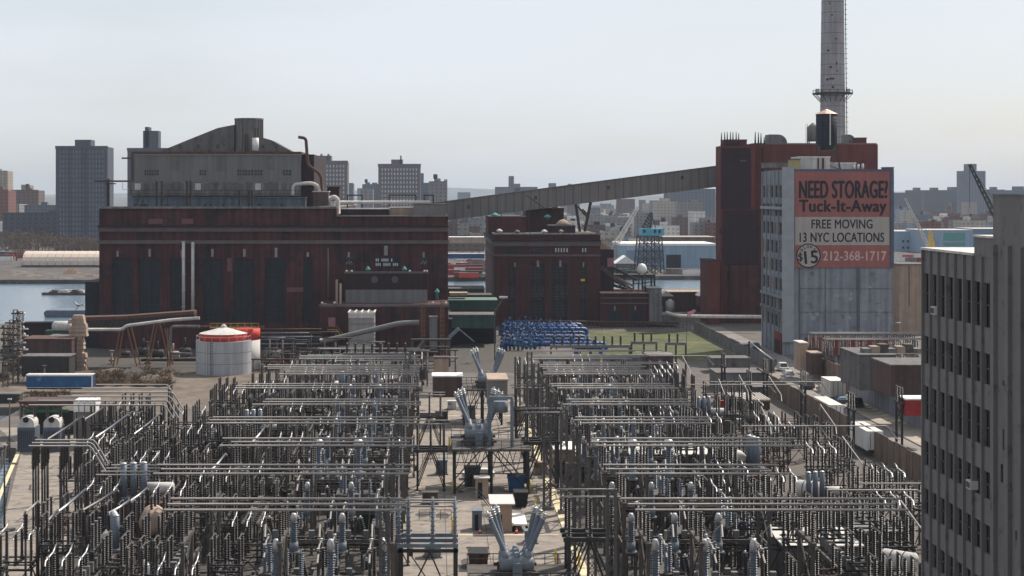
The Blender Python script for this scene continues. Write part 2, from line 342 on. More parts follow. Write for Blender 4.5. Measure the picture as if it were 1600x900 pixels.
# ---------------------------------------------------------------- far city
def plain_tower(name, label, x0, x1, yt, yb, Y, m, wm, cols, rows, dep=18, group=None, extras=(), lit=None, wfrac=0.42, margin=0.06, skip=None):
    """tower given by its photo outline; windows are separate parts (100 as parts, any rest one 'stuff' part)"""
    X0, X1, zt, zb = PX(x0, Y), PX(x1, Y), PZ(yt, Y), max(0.4, PZ(yb, Y))
    t = thing(name, label, 'building', ((X0+X1)/2, Y, 0.4), group)
    mb = MB(m); mb.box(X0, X1, Y, Y+dep, 0.4, zt); mb.box(X0-.3, X1+.3, Y-.3, Y+.0, zt-1.2, zt+.9) ; mb.build('wall', t)
    mb = MB(M_roof); mb.box(X0+.5, X1-.5, Y+.5, Y+dep-.5, zt+.01, zt+.3); mb.build('roof', t)
    for e in extras:   # bulkheads in photo coordinates
        eb = MB(m); eb.box(PX(e[0], Y), PX(e[1], Y), Y+4, Y+dep-4, zt+.31, PZ(e[2], Y)); eb.build('roof_bulkhead', t)
    w = (X1-X0)*(1-2*margin)/cols; h = (zt-zb)*0.97/rows
    cells = [(i, j) for j in range(rows) for i in range(cols) if not (skip and skip(i, j))]
    proto = None; rest = MB(wm); n = 0
    wp = MB(wm); wp.box(-w*wfrac/2, w*wfrac/2, -.12, 0, -h*.27, h*.27); 
    for (i, j) in cells:
        cx = X0+(X1-X0)*margin+w*(i+.5); cz = zt-1.5-h*(j+.5)
        if n < 100:
            loc = (cx-t.location.x, -0.01, cz-0.4)
            if proto is None:
                proto = wp.build('window', loc=(0, 0, 0)); proto.parent = t; proto.location = loc
            else: dup_part(proto, loc, t)
        else: rest.box(cx-w*wfrac/2, cx+w*wfrac/2, Y-.13, Y-.01, cz-h*.27, cz+h*.27)
        n += 1
    if n > 100: tag(rest.build('window', t), kind='stuff')
    return t
M_tw1 = mat('slate_tower', (0.075, 0.08, 0.105), 0.9, var=0.08, scale=0.03, streak=0.12)
M_tw2 = mat('grey_brick_tower', (0.165, 0.15, 0.155), 0.9, var=0.08, scale=0.03, streak=0.1)
M_twp = mat('tower_pane', (0.16, 0.18, 0.22), 0.3, var=0.4, scale=0.2)
M_twl = mat('pale_tower_pane', (0.46, 0.46, 0.48), 0.5, var=0.3, scale=0.2)
t = plain_tower('apartment_tower', 'tall dark slate apartment tower with stepped roof block beyond the river', 87, 168, 230, 385, 1150, M_tw1, M_twp, 14, 20, 22, extras=[(115, 140, 218)], wfrac=.3)
for xx in (108, 127, 134): 
    mb = MB(M_tw1); mb.box(PX(xx, 1150), PX(xx+1.5, 1150), 1149, 1149.69, .4, PZ(232, 1150)); mb.build('pilaster', t)
t = plain_tower('apartment_tower', 'dark tower with narrow upper block rising behind the grey penthouse', 199, 262, 233, 330, 1250, M_tw1, M_twp, 8, 12, 20, extras=[(222, 246, 204), (225, 231, 198)], wfrac=.3)
plain_tower('apartment_tower', 'grey brick apartment tower with pale windows just right of the brown roof pipe', 484, 543, 253, 330, 1150, M_tw2, M_twl, 10, 11, 20, extras=[(486, 517, 243), (500, 502, 240), (511, 513, 240)], wfrac=.4)
plain_tower('apartment_tower', 'square grey brick tower with a grid of pale windows and centred roof block', 591, 657, 258, 335, 1150, M_tw2, M_twl, 12, 11, 20, extras=[(611, 629, 249), (625, 627, 243)], wfrac=.4)
M_c = {}
CC = {'blue grey': (0.11, 0.125, 0.155), 'tan': (0.30, 0.24, 0.19), 'brown': (0.13, 0.09, 0.08), 'grey': (0.22, 0.21, 0.205), 'cream': (0.40, 0.36, 0.31), 'red brick': (0.17, 0.075, 0.06), 'pale blue': (0.26, 0.31, 0.36), 'white': (0.6, 0.58, 0.55), 'dark slate': (0.07, 0.075, 0.095)}
for k, c in CC.items():
    M_c[k] = [winmat('city_%s_%d' % (k.replace(' ', '_'), i), c, tuple(q*0.6 for q in c), sx, sz, .45, .5) for i, (sx, sz) in enumerate(((3.6, 3.1), (4.6, 3.4)))]
M_croof = [mat('city_roof_dark', (0.10, 0.09, 0.085), .9, var=.3, scale=.1), mat('city_roof_light', (0.42, 0.40, 0.38), .9, var=.2, scale=.1), mat('city_roof_mid', (0.22, 0.19, 0.17), .9, var=.25, scale=.1)]
CITY = []
def city_block(x0, x1, yt, Y, colr, roof=0, dep=25, bulk=True, zb=0.4, kind='block', name='apartment_block', yb=None):
    X0, X1, zt = PX(x0, Y), PX(x1, Y), PZ(yt, Y)
    if zt < 4: zt = 4
    mb = MB(R.choice(M_c[colr])); mb.box(X0, X1, Y, Y+dep, zb, zt)
    mb.use(M_croof[roof]); mb.box(X0+.5, X1-.5, Y+.5, Y+dep-.5, zt, zt+.25); mb.use(M_c[colr][0])
    mb.box(X0, X1, Y-.2, Y+.3, zt, zt+1.0); mb.box(X0, X0+.5, Y+.31, Y+dep, zt, zt+1.0)
    if bulk and X1-X0 > 12:
        for q in range(R.choice((1, 1, 2))):
            bx = R.uniform(X0+2, X1-8); mb.box(bx, bx+R.uniform(4, 7), Y+4, Y+10, zt+.26, zt+R.uniform(2.5, 4.5))
        if R.random() < .3: bx = R.uniform(X0+3, X1-3); mb.use(M_tank).cyl((bx, Y+8, zt+3), (bx, Y+8, zt+7), 1.8, 1.8); mb.use(M_steeld).box(bx-1, bx+1, Y+7, Y+9, zt+.26, zt+3)
    CITY.append((mb, name, (x0+x1)/2, yt, Y, colr, x1-x0, zt))
# named ones read straight off the photo: x0, x1, y_top, Y, colour, roof
for a in [(-20, 12, 268, 1900, 'tan', 0), (-12, 13, 298, 1500, 'red brick', 0), (18, 60, 298, 1700, 'brown', 0), (33, 47, 290, 1750, 'tan', 0), (2, 30, 320, 1600, 'grey', 1), (38, 88, 322, 1500, 'blue grey', 0),
          (4, 112, 334, 1260, 'dark slate', 0), (113, 156, 334, 1240, 'dark slate', 0), (545, 552, 287, 2300, 'blue grey', 0), (558, 567, 295, 2600, 'pale blue', 1), (566, 592, 289, 2000, 'blue grey', 0), (563, 583, 296, 1700, 'grey', 0), (655, 662, 272, 1900, 'blue grey', 0), (658, 672, 287, 1800, 'blue grey', 0), (670, 699, 285, 1400, 'grey', 0), (694, 699, 282, 1420, 'cream', 0),
          (715, 735, 301, 4200, 'blue grey', 0), (774, 840, 293, 2600, 'blue grey', 0), (796, 803, 276, 2620, 'blue grey', 0), (803, 813, 288, 2600, 'blue grey', 0), (858, 869, 287, 3000, 'blue grey', 0), (888, 893, 288, 3100, 'grey', 0),
          (1048, 1118, 296, 2200, 'blue grey', 0), (1025, 1060, 316, 1750, 'cream', 1), (1060, 1100, 317, 1700, 'grey', 2), (1084, 1102, 332, 1450, 'white', 1), (995, 1020, 338, 1500, 'grey', 0), (965, 992, 312, 2500, 'brown', 0), (1040, 1046, 300, 2400, 'dark slate', 0),
          (920, 965, 338, 1600, 'grey', 2), (905, 940, 336, 1650, 'cream', 2), (945, 985, 341, 1550, 'grey', 1), (985, 1010, 333, 1700, 'grey', 0), (1055, 1085, 341, 1500, 'brown', 2), (1102, 1118, 339, 1500, 'grey', 1),
          (700, 757, 338, 1500, 'grey', 1), (722, 732, 342, 1450, 'blue grey', 0), (700, 722, 348, 1400, 'cream', 0), (733, 758, 345, 1380, 'grey', 0), (700, 757, 376, 1150, 'brown', 1), (735, 757, 366, 1200, 'tan', 1),
          (1395, 1420, 302, 3000, 'dark slate', 0), (1418, 1445, 298, 3000, 'dark slate', 0), (1432, 1438, 294, 3100, 'dark slate', 0), (1445, 1475, 298, 2900, 'dark slate', 0), (1458, 1466, 294, 3010, 'dark slate', 0), (1475, 1503, 298, 3000, 'dark slate', 0), (1502, 1540, 268, 2800, 'blue grey', 0), (1514, 1526, 257, 2830, 'blue grey', 0), (1540, 1570, 297, 2900, 'dark slate', 0), (1552, 1558, 293, 3010, 'dark slate', 0), (1570, 1610, 298, 3000, 'dark slate', 0), (1590, 1600, 292, 3100, 'dark slate', 0), (1488, 1497, 293, 3200, 'dark slate', 0)]:
    city_block(*a[:6], dep=R.uniform(15, 35), bulk=(a[1]-a[0] > 24 and a[3] < 2500))
# the low built-up plain filling towards the horizon
for (a, b, n) in ((-20, 160, 22), (535, 760, 34), (757, 1118, 105), (1392, 1575, 70)):
    for i in range(n):
        u = ((i+R.random())/n)**0.85; Y = 1190+u*u*3200
        w = R.uniform(11, 34)*min(1, 1700/Y)+4; x = R.uniform(a, b-w*.6)
        h = R.choice((6, 7, 8, 10, 12, 15, 18)) if Y < 2600 else R.choice((10, 14, 20, 26))
        col = R.choice(['grey', 'tan', 'brown', 'red brick', 'cream', 'blue grey', 'grey', 'brown', 'pale blue', 'white'] if Y < 2600 else ['blue grey', 'grey', 'brown', 'dark slate', 'tan', 'cream'])
        city_block(x, x+w, HY+(H-h)*F/Y, Y, col, R.choice((0, 1, 2, 1)), R.uniform(12, 30), bulk=Y < 2400)
# emit with labels that single each one out by colour, size and its place in the skyline
def sector(x):
    return sector_(x).replace('between the brown roof pipe and the square tower', 'left of the square grey tower').replace('in the gap between the brick power houses', 'between the power houses').replace('right of the red storage sign', 'right of storage sign')
def sector_(x):
    if x < 168: return 'left of the tall dark tower' if x < 87 else 'beside the tall dark tower'
    if x < 600: return 'between the brown roof pipe and the square tower'
    if x < 700: return 'right of the square grey tower'
    if x < 768: return 'in the gap between the brick power houses'
    if x < 940: return 'beyond the lower brick power house'
    if x < 1118: return 'under the upper conveyor gallery'
    if x < 1480: return 'right of the red storage sign'
    return 'beyond the far right cranes'
byk = {}
for c in CITY:
    mb, name, x, yt, Y, col, w, zt = c
    size = 'tall' if zt > 34 else ('low' if zt < 15 else 'mid-rise')
    dist = 'nearer' if Y < 1600 else ('distant' if Y < 2600 else 'faint remote')
    byk.setdefault((size, col, dist, sector(x)), []).append(c)
for (size, col, dist, sec), lst in byk.items():
    lst.sort(key=lambda c: c[2])
    for i, (mb, name, x, yt, Y, _, w, zt) in enumerate(lst):
        nm = {'low': 'row_house' if w < 16 else 'warehouse', 'tall': 'apartment_block'}.get(size, 'apartment_block')
        lab = '%s %s %s block %s' % (dist.replace('faint remote', 'faint'), size, col, sec)
        if len(lst) > 1: lab += ', %s from left' % ORDN[i]
        tag(mb.build(nm), lab, 'building', 'buildings of the far city')
# notable far structures -------------------------------------------------
def shed(name, label, cat, x0, x1, yt, yb, Y, m, roofm, dep, doors=(), ridge=0.0, doorm=None, group=None, rz=0.3):
    X0, X1, zt, zb = PX(x0, Y), PX(x1, Y), PZ(yt, Y), PZ(yb, Y)
    t = thing(name, label, cat, ((X0+X1)/2, Y, zb), group)
    mb = MB(m); mb.box(X0, X1, Y, Y+dep, zb, zt); mb.build('wall', t)
    mb = MB(roofm)
    if ridge: mb.prism([(X0-.3, zt+.01), (X1+.3, zt+.01), ((X0+X1)/2, zt+ridge)], 'y', Y-.3, Y+dep+.3)
    else: mb.box(X0-.3, X1+.3, Y-.3, Y+dep+.3, zt+.01, zt+rz)
    mb.build('roof', t)
    for d in doors:
        mb = MB(d[4] if len(d) > 4 else (doorm or M_slate)); mb.box(PX(d[0], Y), PX(d[1], Y), Y-.12, Y-.01, max(zb, PZ(d[3], Y)), PZ(d[2], Y)); mb.build('door' if d[3] > yb-3 else 'window', t)
    return t
M_pb = mat('pale_blue_sheet', (0.24, 0.33, 0.42), 0.7, var=0.08, scale=0.05, streak=0.12)
M_pb2 = mat('mid_blue_sheet', (0.14, 0.19, 0.27), 0.7, var=0.1, scale=0.05, streak=0.1)
shed('warehouse', 'long pale blue waterfront warehouse with a large dark doorway behind the blue crane', 'warehouse', 970, 1118, 384, 421, 880, M_pb, M_white, 40, doors=[(979, 1037, 391, 411, M_pb2), (1041, 1064, 398, 420, M_slate)], rz=1.2)
shed('warehouse', 'pale blue flat warehouse with small square windows left of the right-hand cranes', 'warehouse', 1397, 1440, 362, 402, 1150, M_pb, M_croof[1], 40, doors=[(1410+7*i, 1413+7*i, y, y+4) for i in range(4) for y in (375, 385)])
shed('office_building', 'pale blue office block with a long green glazed band, beyond the concrete roof', 'building', 1441, 1520, 360, 400, 1120, M_pb, M_croof[1], 40, doors=[(1474, 1508, 364, 376, M_teal), (1474, 1508, 379, 384, M_teal)])
shed('warehouse', 'grey blue flat warehouse hidden partly by the dark diagonal crane jib', 'warehouse', 1521, 1585, 358, 402, 1140, M_pb2, M_croof[1], 40, doors=[(1530+9*i, 1534+9*i, 368, 373) for i in range(5)])
shed('warehouse', 'low gabled grey shed with a pale roof beside the blue crane', 'shed', 962, 994, 412, 422, 860, M_concd, M_white, 14, ridge=4)
shed('warehouse', 'long flat dark warehouse roof edge in front of the far tan blocks', 'warehouse', 1035, 1118, 371, 384, 960, M_concd, M_tan, 30)
shed('warehouse', 'blue-sided container shed on the far bank between the power houses', 'shed', 700, 757, 397, 404, 930, M_blue, M_croof[1], 8)
shed('warehouse', 'white-roofed low depot beyond the blue shed between the power houses', 'shed', 702, 757, 371, 380, 1080, M_tan, M_white, 14)
tan = shed('tan_tower', 'tan round-topped storage block right of the storage building', 'building', 1405, 1442, 414, 524, 470, M_tan, M_concd, 14, doors=[(1420, 1421, 416, 478, M_brown)])
# hangar tent
Y = 900; X0, X1, zb = PX(36, Y), PX(200, Y), 0.41
t = thing('storage_hangar', 'long rounded tan fabric hangar on the far river bank at left', 'hangar', ((X0+X1)/2, Y, zb))
M_tent = mat('tan_fabric', (0.56, 0.46, 0.38), 0.8, var=0.06, scale=0.1)
r = (PZ(393, Y)-PZ(414, Y)); mb = MB(M_tent); z1 = PZ(414, Y)
prof = [(Y-1.2+8+8*1.15*-math.cos(a*math.pi/10), z1+r*math.sin(a*math.pi/10)) for a in range(11)]
prof = [(Y-1, zb+2.5)]+prof+[(Y+17, zb+2.5)]
mb.prism(prof, 'x', X0, X1); mb.build('canopy', t)
mb = MB(M_offw)
k = 0
x = X0+1
while x < X1: mb.tube([(x, p[0]*1.0-(.15 if p[0] < Y+8 else -.15), p[1]+.12) for p in prof], .12, 4); x += 4.2
mb.build('rib', t)
mb = MB(M_concd); mb.box(X0-.5, X1+.5, Y-1.6, Y+17.5, zb, zb+2.49); mb.build('base_wall', t)
# far-bank clutter: parked vehicles, containers, stacks of material
def lot_vehicle(x, y, w, h, m, label, name, cat, group):
    Yq = YG(y, .4); X = PX(x, Yq); mb = MB(m)
    if name == 'parked_car':
        mb.prism([(X-w/2, .7), (X+w/2, .7), (X+w/2, 1.4), (X+w*.3, 1.5), (X+w*.18, 1.9), (X-w*.25, 1.9), (X-w*.38, 1.45), (X-w/2, 1.4)], 'y', Yq, Yq+1.8)
        mb.use(M_black)
        for s in (-.3, .3): mb.cyl((X+w*s, Yq-.05, .75), (X+w*s, Yq+.3, .75), .34)
    else:
        mb.box(X-w/2, X+w/2, Yq, Yq+2.5, .41, .4+h); mb.use(M_concd)
        mb.box(X-w/2-.06, X-w/2+.1, Yq-.06, Yq-.001, .41, .45+h); mb.box(X+w/2-.1, X+w/2+.06, Yq-.06, Yq-.001, .41, .45+h); mb.box(X-w/2, X+w/2, Yq-.05, Yq+2.5, .401+h, .5+h)
    tag(mb.build(name), label, cat, group)
cols = [('white', M_white), ('red', M_reddk), ('blue', M_blue), ('grey', M_conc), ('orange', M_red), ('green', M_green)]
regs = [(700, 757, 398, 434, 'between the brick power houses', 44), (0, 34, 392, 412, 'left of the tan hangar', 10), (1038, 1112, 424, 430, 'right of the blue crane', 10), (945, 1000, 424, 432, 'left of the blue crane', 6), (1405, 1440, 405, 412, 'below the right-hand cranes', 4)]
for (xa, xb, ya, yb, where, n) in regs:
    cnt = {}
    items = []
    for i in range(n):
        y = R.uniform(ya, yb); x = R.uniform(xa, xb); c = R.choice(cols if n != 44 else cols+cols[1:2]*2+cols[:1]*3); big = R.random() < .5
        items.append((c[0], big, x, y, c[1]))
    items.sort(key=lambda a: a[3])
    for (cn, big, x, y, m) in items:
        k = (cn, big); cnt[k] = cnt.get(k, 0)+1
        nm = ('shipping_container', 'container') if big else ('parked_car', 'car')
        lab = '%s %s on the far bank %s, %s from the back' % (cn, 'container' if big else 'car', where, ORDN[min(15, cnt[k]-1)])
        lot_vehicle(x, y, R.uniform(6, 11) if big else 4.4, R.uniform(2.2, 2.8), m, lab, nm[0], nm[1], ('containers' if big else 'cars')+' on the far bank')
# debris mounds and barge on the water at left
def mound(x0, x1, y, h, m, name, label, cat, z=.4, dep=6, Yq=None):
    Yq = Yq or YG(y, z); X0, X1 = PX(x0, Yq), PX(x1, Yq); mb = MB(m); n = 14; mrow = 5; g = []
    for j in range(mrow):
        for i in range(n):
            u, v = i/(n-1), j/(mrow-1); hh = h*math.sin(math.pi*u)**.6*math.sin(math.pi*v)*R.uniform(.6, 1.15) if 0 < v < 1 else 0
            g.append((X0+(X1-X0)*u+R.uniform(-.3, .3), Yq+dep*v, z-.05+hh))
    b = len(mb.v); mb.v += g
    for j in range(mrow-1):
        for i in range(n-1): mb.face([b+j*n+i, b+j*n+i+1, b+(j+1)*n+i+1, b+(j+1)*n+i])
    return tag(mb.build(name), label, cat)
for a in [(2, 60, 432, 1.6, M_dirt, 'low grey spoil heap on the far bank under the hangar'), (60, 110, 436, 1.4, M_concd, 'dark rubble heap at the water edge below the hangar'), (95, 122, 428, 2.6, M_yel and M_shrub, 'brown heap with scrub near the hangar middle'), (120, 155, 433, 1.8, M_dirt, 'spoil heap on far bank touching the brick power house'), (15, 42, 427, 1.0, M_concd, 'flat dark heap left of the hangar')]:
    mound(a[0], a[1], a[2], a[3], a[4], 'spoil_heap', a[5], 'heap', dep=10)
mb = MB(M_brown); Yq = YG(461, -1.5)
mb.prism([(PX(66, Yq), -1.45), (PX(133, Yq), -1.45), (PX(134, Yq), -.7), (PX(64, Yq), -.6)], 'y', Yq, Yq+6)
for i in range(16):
    x = PX(R.uniform(70, 130), Yq); mb.use(R.choice((M_rust, M_brown, M_offw))); mb.box(x, x+R.uniform(.8, 2), Yq+R.uniform(0, 3), Yq+R.uniform(3.1, 5), -.69, R.uniform(-.3, .6))
tag(mb.build('old_barge'), 'derelict brown barge remains lying low in the river', 'barge')
# bare trees in front of the slate tower
def bare_tree(label, loc, h, seed, group, m=M_twig):
    r = random.Random(seed); t = thing('bare_tree', label, 'tree', (0, 0, 0), group)
    tr = MB(m); tr.cyl((0, 0, 0), (0, 0, h*.35), h*.03, h*.02, 6); tr.build('trunk', t)
    cr = MB(m)
    def br(p, d, l, w, k):
        q = p+d*l; cr.bar(p, q, w)
        if k == 0:
            for _ in range(4):
                e = Vector((r.uniform(-1, 1), r.uniform(-1, 1), r.uniform(-.3, 1)))*l*.7; s = Vector((r.uniform(-1, 1), r.uniform(-1, 1), r.uniform(-1, 1)))*l*.3
                cr.quad(q, q+e, q+e*.7+s)
            return
        for _ in range(3):
            br(q, (d+Vector((r.uniform(-.9, .9), r.uniform(-.9, .9), r.uniform(-.2, .6)))).normalized(), l*.72, w*.65, k-1)
    for i in range(4): br(Vector((0, 0, h*.3)), Vector((math.cos(i*1.57+r.random()), math.sin(i*1.57), .9)).normalized(), h*.24, h*.015, 3)
    cr.build('crown', t); return t
tp = [Proto(bare_tree('x', (0, 0, 0), 11, s, None)) for s in (1, 2, 3)]
G = 'bare trees on the far bank'
for i in range(40):
    x = R.uniform(-15, 160); Yq = R.uniform(930, 1190); g = R.choice(tp)
    sz = R.uniform(.9, 1.6)
    side = 'left of the slate tower' if x < 87 else 'at the foot of the slate tower'
    g.place((PX(x, Yq), Yq, .4), 'leafless brown tree among those on far bank '+side, 'bare trees '+side, R.uniform(0, 6), sz)
for i in range(14):
    x = R.choice((R.uniform(935, 1000), R.uniform(1040, 1110), R.uniform(705, 757))); Yq = R.uniform(960, 1150)
    side = 'between the power houses' if x < 760 else 'beyond the blue crane'
    R.choice(tp).place((PX(x, Yq), Yq, .4), 'leafless brown tree among those '+side, 'bare trees '+side, R.uniform(0, 6), R.uniform(.7, 1.1))
# cranes ------------------------------------------------------------------
def lattice(mb, p, q, w, n, w2=None, r=.12):
    p, q = Vector(p), Vector(q); d = (q-p).normalized(); up = Vector((0, 1, 0)) if abs(d.y) < .8 else Vector((0, 0, 1))
    a = d.cross(up).normalized(); c = a.cross(d).normalized(); w2 = w2 or w; prev = None
    for i in range(n+1):
        t = i/n; ww = (w+(w2-w)*t)/2; o = p+(q-p)*t
        k = [o+a*ww+c*ww, o-a*ww+c*ww, o-a*ww-c*ww, o+a*ww-c*ww]
        if prev:
            for j in range(4): mb.bar(prev[j], k[j], r); mb.bar(prev[j], k[(j+1) % 4], r*.8)
        for j in range(4): mb.bar(k[j], k[(j+1) % 4], r*.8)
        prev = k
Y = 820; s = F/Y
t = thing('harbour_crane', 'old blue-cabbed portal crane on a tall dark lattice tower by the river', 'crane', (PX(1016, Y), Y, .4))
mb = MB(M_steeld)
x0, x1, xt0, xt1 = PX(995, Y), PX(1038, Y), PX(1000, Y), PX(1034, Y); zt = PZ(369, Y)
for yy in (Y, Y+12):
    xs = [(x0+(x1-x0)*k/3, xt0+(xt1-xt0)*k/3) for k in range(4)]
    for a, b in xs: mb.bar((a, yy, .4), (b, yy, zt), .5)
    for j in range(5):
        z0, z1 = .4+(zt-.4)*j/5, .4+(zt-.4)*(j+1)/5
        for k in range(3):
            f = lambda q, z: q[0]+(q[1]-q[0])*(z-.4)/(zt-.4)
            mb.bar((f(xs[k], z0), yy, z0), (f(xs[k+1], z1), yy, z1), .28); mb.bar((f(xs[k+1], z0), yy, z0), (f(xs[k], z1), yy, z1), .28)
        mb.bar((f(xs[0], z1), yy, z1), (f(xs[3], z1), yy, z1), .3)
mb.build('lattice_tower', t)
mb = MB(M_teal); mb.use(mat('crane_blue', (0.09, 0.33, 0.44), .6, var=.2)); mb.box(PX(1003, Y), PX(1038, Y), Y+1, Y+11, zt+.2, PZ(357, Y)); mb.build('machinery_house', t)
mb = MB(M_glass)
for k in (1005, 1022, 1029): mb.box(PX(k, Y), PX(k+4, Y), Y+.85, Y+.99, PZ(364, Y), PZ(359, Y))
mb.build('window', t)
mb = MB(M_steeld); lattice(mb, (PX(1012, Y), Y+5, PZ(357, Y)), (PX(1020, Y), Y+6, PZ(333, Y)), 4, 5, 1.2, .35); mb.bar((PX(1020, Y), Y+6, PZ(334, Y)), (PX(1027, Y), Y+6, PZ(357, Y)), .4); mb.build('boom', t)
def jib(label, x0, y0, x1, y1, Y, m, w, cab=None, r=.15, name='crawler_crane'):
    t = thing(name, label, 'crane', (PX(x0, Y), Y, .4)); mb = MB(m); lattice(mb, (PX(x0, Y), Y, PZ(y0, Y)), (PX(x1, Y), Y+2, PZ(y1, Y)), w, 14, w*.5, r); mb.build('boom', t)
    zb = PZ(y0, Y); mb = MB(cab or m); X = PX(x0, Y); mb.box(X-1.6, X+2.2, Y-1.3, Y+1.3, max(1.7, zb-2.2), zb+.4); mb.build('cab', t)
    if zb > 8: mb = MB(m); lattice(mb, (X, Y, .5), (X, Y, zb-2.3), 1.8, 9, r=r); mb.build('mast', t)
    mb = MB(M_steeld); mb.box(X-2.5, X+3, Y-2.0, Y+2.0, .4, 1.6); mb.build('track', t)
    mb = MB(M_steeld); a = (PX(x1, Y), Y+2, PZ(y1, Y)); mb.tube([a, (X+4*(1 if x1 < x0 else -1), Y, zb+1)], .07, 4); mb.tube([(a[0], a[1], a[2]), (a[0], a[1], a[2]-abs(a[2]-zb)*.6)], .08, 4); mb.build('cable', t); return t
jib('pale grey crane boom leaning right behind the lower power house', 958, 390, 997, 324, 900, M_offw, 2.6, r=.3)
jib('pale thin crane boom leaning left above the concrete building roof', 1452, 388, 1416, 310, 900, M_offw, 1.8, M_white, r=.25)
jib('small white and yellow crane mast beside the pale thin boom', 1457, 390, 1455, 362, 890, M_yel, 2.4, M_white, r=.25)
jib('long dark crane jib leaning left, highest at the far right of skyline', 1572, 372, 1518, 257, 560, M_steeld, 1.5, r=.2)
# water tower and orange floodlight mast
t = thing('water_tower', 'small round white water tower beyond the dark platform at the river', 'water tower', (PX(1005, 760), 760, .0))
Yq = 505; mb = MB(M_white); mb.lathe([(0.3, 0), (1.2, .2), (1.5, 1.0), (1.45, 2), (.9, 2.9), (.2, 3.2)], (PX(1003, Yq), Yq, PZ(428, Yq)), 14)
t.location = (PX(1003, Yq), Yq, 0); ORG[t.name] = Vector(t.location); mb.build('tank', t)
mb = MB(M_steelw)
for sx in (-1, 1):
    for sy in (-1, 1): mb.bar((PX(1003, Yq)+sx*1.3, Yq+sy*1.3, 0), (PX(1003, Yq)+sx*.9, Yq+sy*.9, PZ(428, Yq)+.4), .2)
mb.build('support_frame', t)
# ---------------------------------------------------------------- the main brick power house
Y = 430.0
def Xp(x, Y=Y): return PX(x, Y)
def Zp(y, Y=Y): return PZ(y, Y)
t = thing('power_house', 'huge dark brick power house with pale stone bands and seven tall dark bays', 'power house', (Xp(430), Y, 0))
XL, XM, XR = Xp(155), Xp(526), Xp(700)
bays = [(176, 207), (217, 250), (266, 284), (318, 348), (365, 397), (414, 446), (474, 489)]
zb_t, zb_b = Zp(404), Zp(503)
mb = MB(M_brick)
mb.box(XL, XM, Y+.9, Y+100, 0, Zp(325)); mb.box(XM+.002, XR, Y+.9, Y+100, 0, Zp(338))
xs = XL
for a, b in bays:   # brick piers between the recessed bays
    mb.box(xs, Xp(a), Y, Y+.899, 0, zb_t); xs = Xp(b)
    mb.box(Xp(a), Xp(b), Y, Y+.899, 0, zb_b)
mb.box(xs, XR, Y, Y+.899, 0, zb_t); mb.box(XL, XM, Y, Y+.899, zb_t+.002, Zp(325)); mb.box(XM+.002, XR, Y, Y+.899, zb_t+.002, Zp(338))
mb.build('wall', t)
mb = MB(M_roof); mb.box(XL+.5, XM-.5, Y+1.5, Y+99.5, Zp(325)+.01, Zp(325)+.1); mb.box(XM+.5, XR-.5, Y+1.5, Y+99.5, Zp(338)+.01, Zp(338)+.1); mb.build('roof', t)
for a, b in bays:
    mb = MB(M_slate); x0, x1 = Xp(a), Xp(b); mb.box(x0+.01, x1-.01, Y+.5, Y+.89, zb_b+.01, zb_t-.01)
    mb.use(mat('window_mullion', (.028, .029, .035), .7, var=.2))
    n = 4
    for i in range(1, n): x = x0+(x1-x0)*i/n; mb.box(x-.07, x+.07, Y+.38, Y+.49, zb_b+.01, zb_t-.01)
    z = zb_b+1.1
    while z < zb_t-.4: mb.box(x0+.01, x1-.01, Y+.42, Y+.495, z-.05, z+.05); z += 1.1
    mb.build('window', t)
for x, y0, y1, w in [(184, 392, 401, 3), (234, 389, 401, 3.4), (284, 390, 401, 3), (332, 389, 401, 3.4), (382, 389, 401, 3.8), (431.5, 387, 402, 4), (481, 394, 401, 3.4), (603, 384, 399, 5.6), (545, 394, 402, 3), (662, 394, 402, 3)]:
    mb = MB(M_stone); mb.box(Xp(x-w/2), Xp(x+w/2), Y-.25, Y-.01, Zp(y1), Zp(y0)); mb.build('keystone', t)
for (a, b, y0, y1, d) in [(153.5, 701, 352.5, 355, .95), (154, 700.5, 355.2, 361.8, .5), (154.3, 700.3, 375.5, 381, .45), (152.5, 526, 322.5, 326, .6), (526.2, 700.5, 336.5, 338.5, .4)]:
    mb = MB(M_brickd if y0 == 352.5 else (M_conc if y0 in (322.5, 336.5) else M_band)); mb.box(Xp(a), Xp(b), Y-d, Y-.012, Zp(y1), Zp(y0)); mb.build('cornice', t)
for x in (176, 200, 232, 255, 290, 305, 350, 395, 435):   # paler patched brick
    pass
for (x, y0, y1) in [(287.5, 378, 492), (302, 378, 498)]:
    mb = MB(M_offw); X = Xp(x); mb.cyl((X, Y-.85, Zp(y1)), (X, Y-.85, Zp(y0)), .42, .42, 8); 
    z = Zp(y1)+2
    while z < Zp(y0): mb.cyl((X, Y-.85, z), (X, Y-.85, z+.25), .52, .52, 8); z += 4.2
    mb.box(X-.1, X+.1, Y-.45, Y-.01, Zp(440)-.2, Zp(440)); mb.build('downpipe', t)
mb = MB(M_conc); mb.cyl((Xp(513), Y-.3, Zp(480)), (Xp(513), Y-.3, Zp(388)), .16, .16, 6); mb.build('downpipe', t)
for (a, b, y0, y1) in [(540, 552, 400, 415), (657, 668, 400, 415)]:
    mb = MB(M_glass); mb.box(Xp(a), Xp(b), Y-.06, Y-.01, Zp(y1), Zp(y0)); mb.use(M_stone)
    for q in range(4): mb.box(Xp(a+1+q*2.4), Xp(a+2.1+q*2.4), Y-.1, Y-.065, Zp(y1-2-2*(q % 2)), Zp(y1-5-2*(q % 2)))
    mb.build('window', t)
mb = MB(M_slate); mb.box(Xp(585), Xp(626), Y-.06, Y-.01, Zp(419), Zp(400)); mb.use(M_offw)
for r0, (n, y) in enumerate([(9, 404), (12, 411)]):
    for i in range(n):
        if (i*7+r0*3) % 5 != 4: mb.box(Xp(587+i*3.0), Xp(589+i*3.0), Y-.11, Y-.065, Zp(y+4.5), Zp(y))
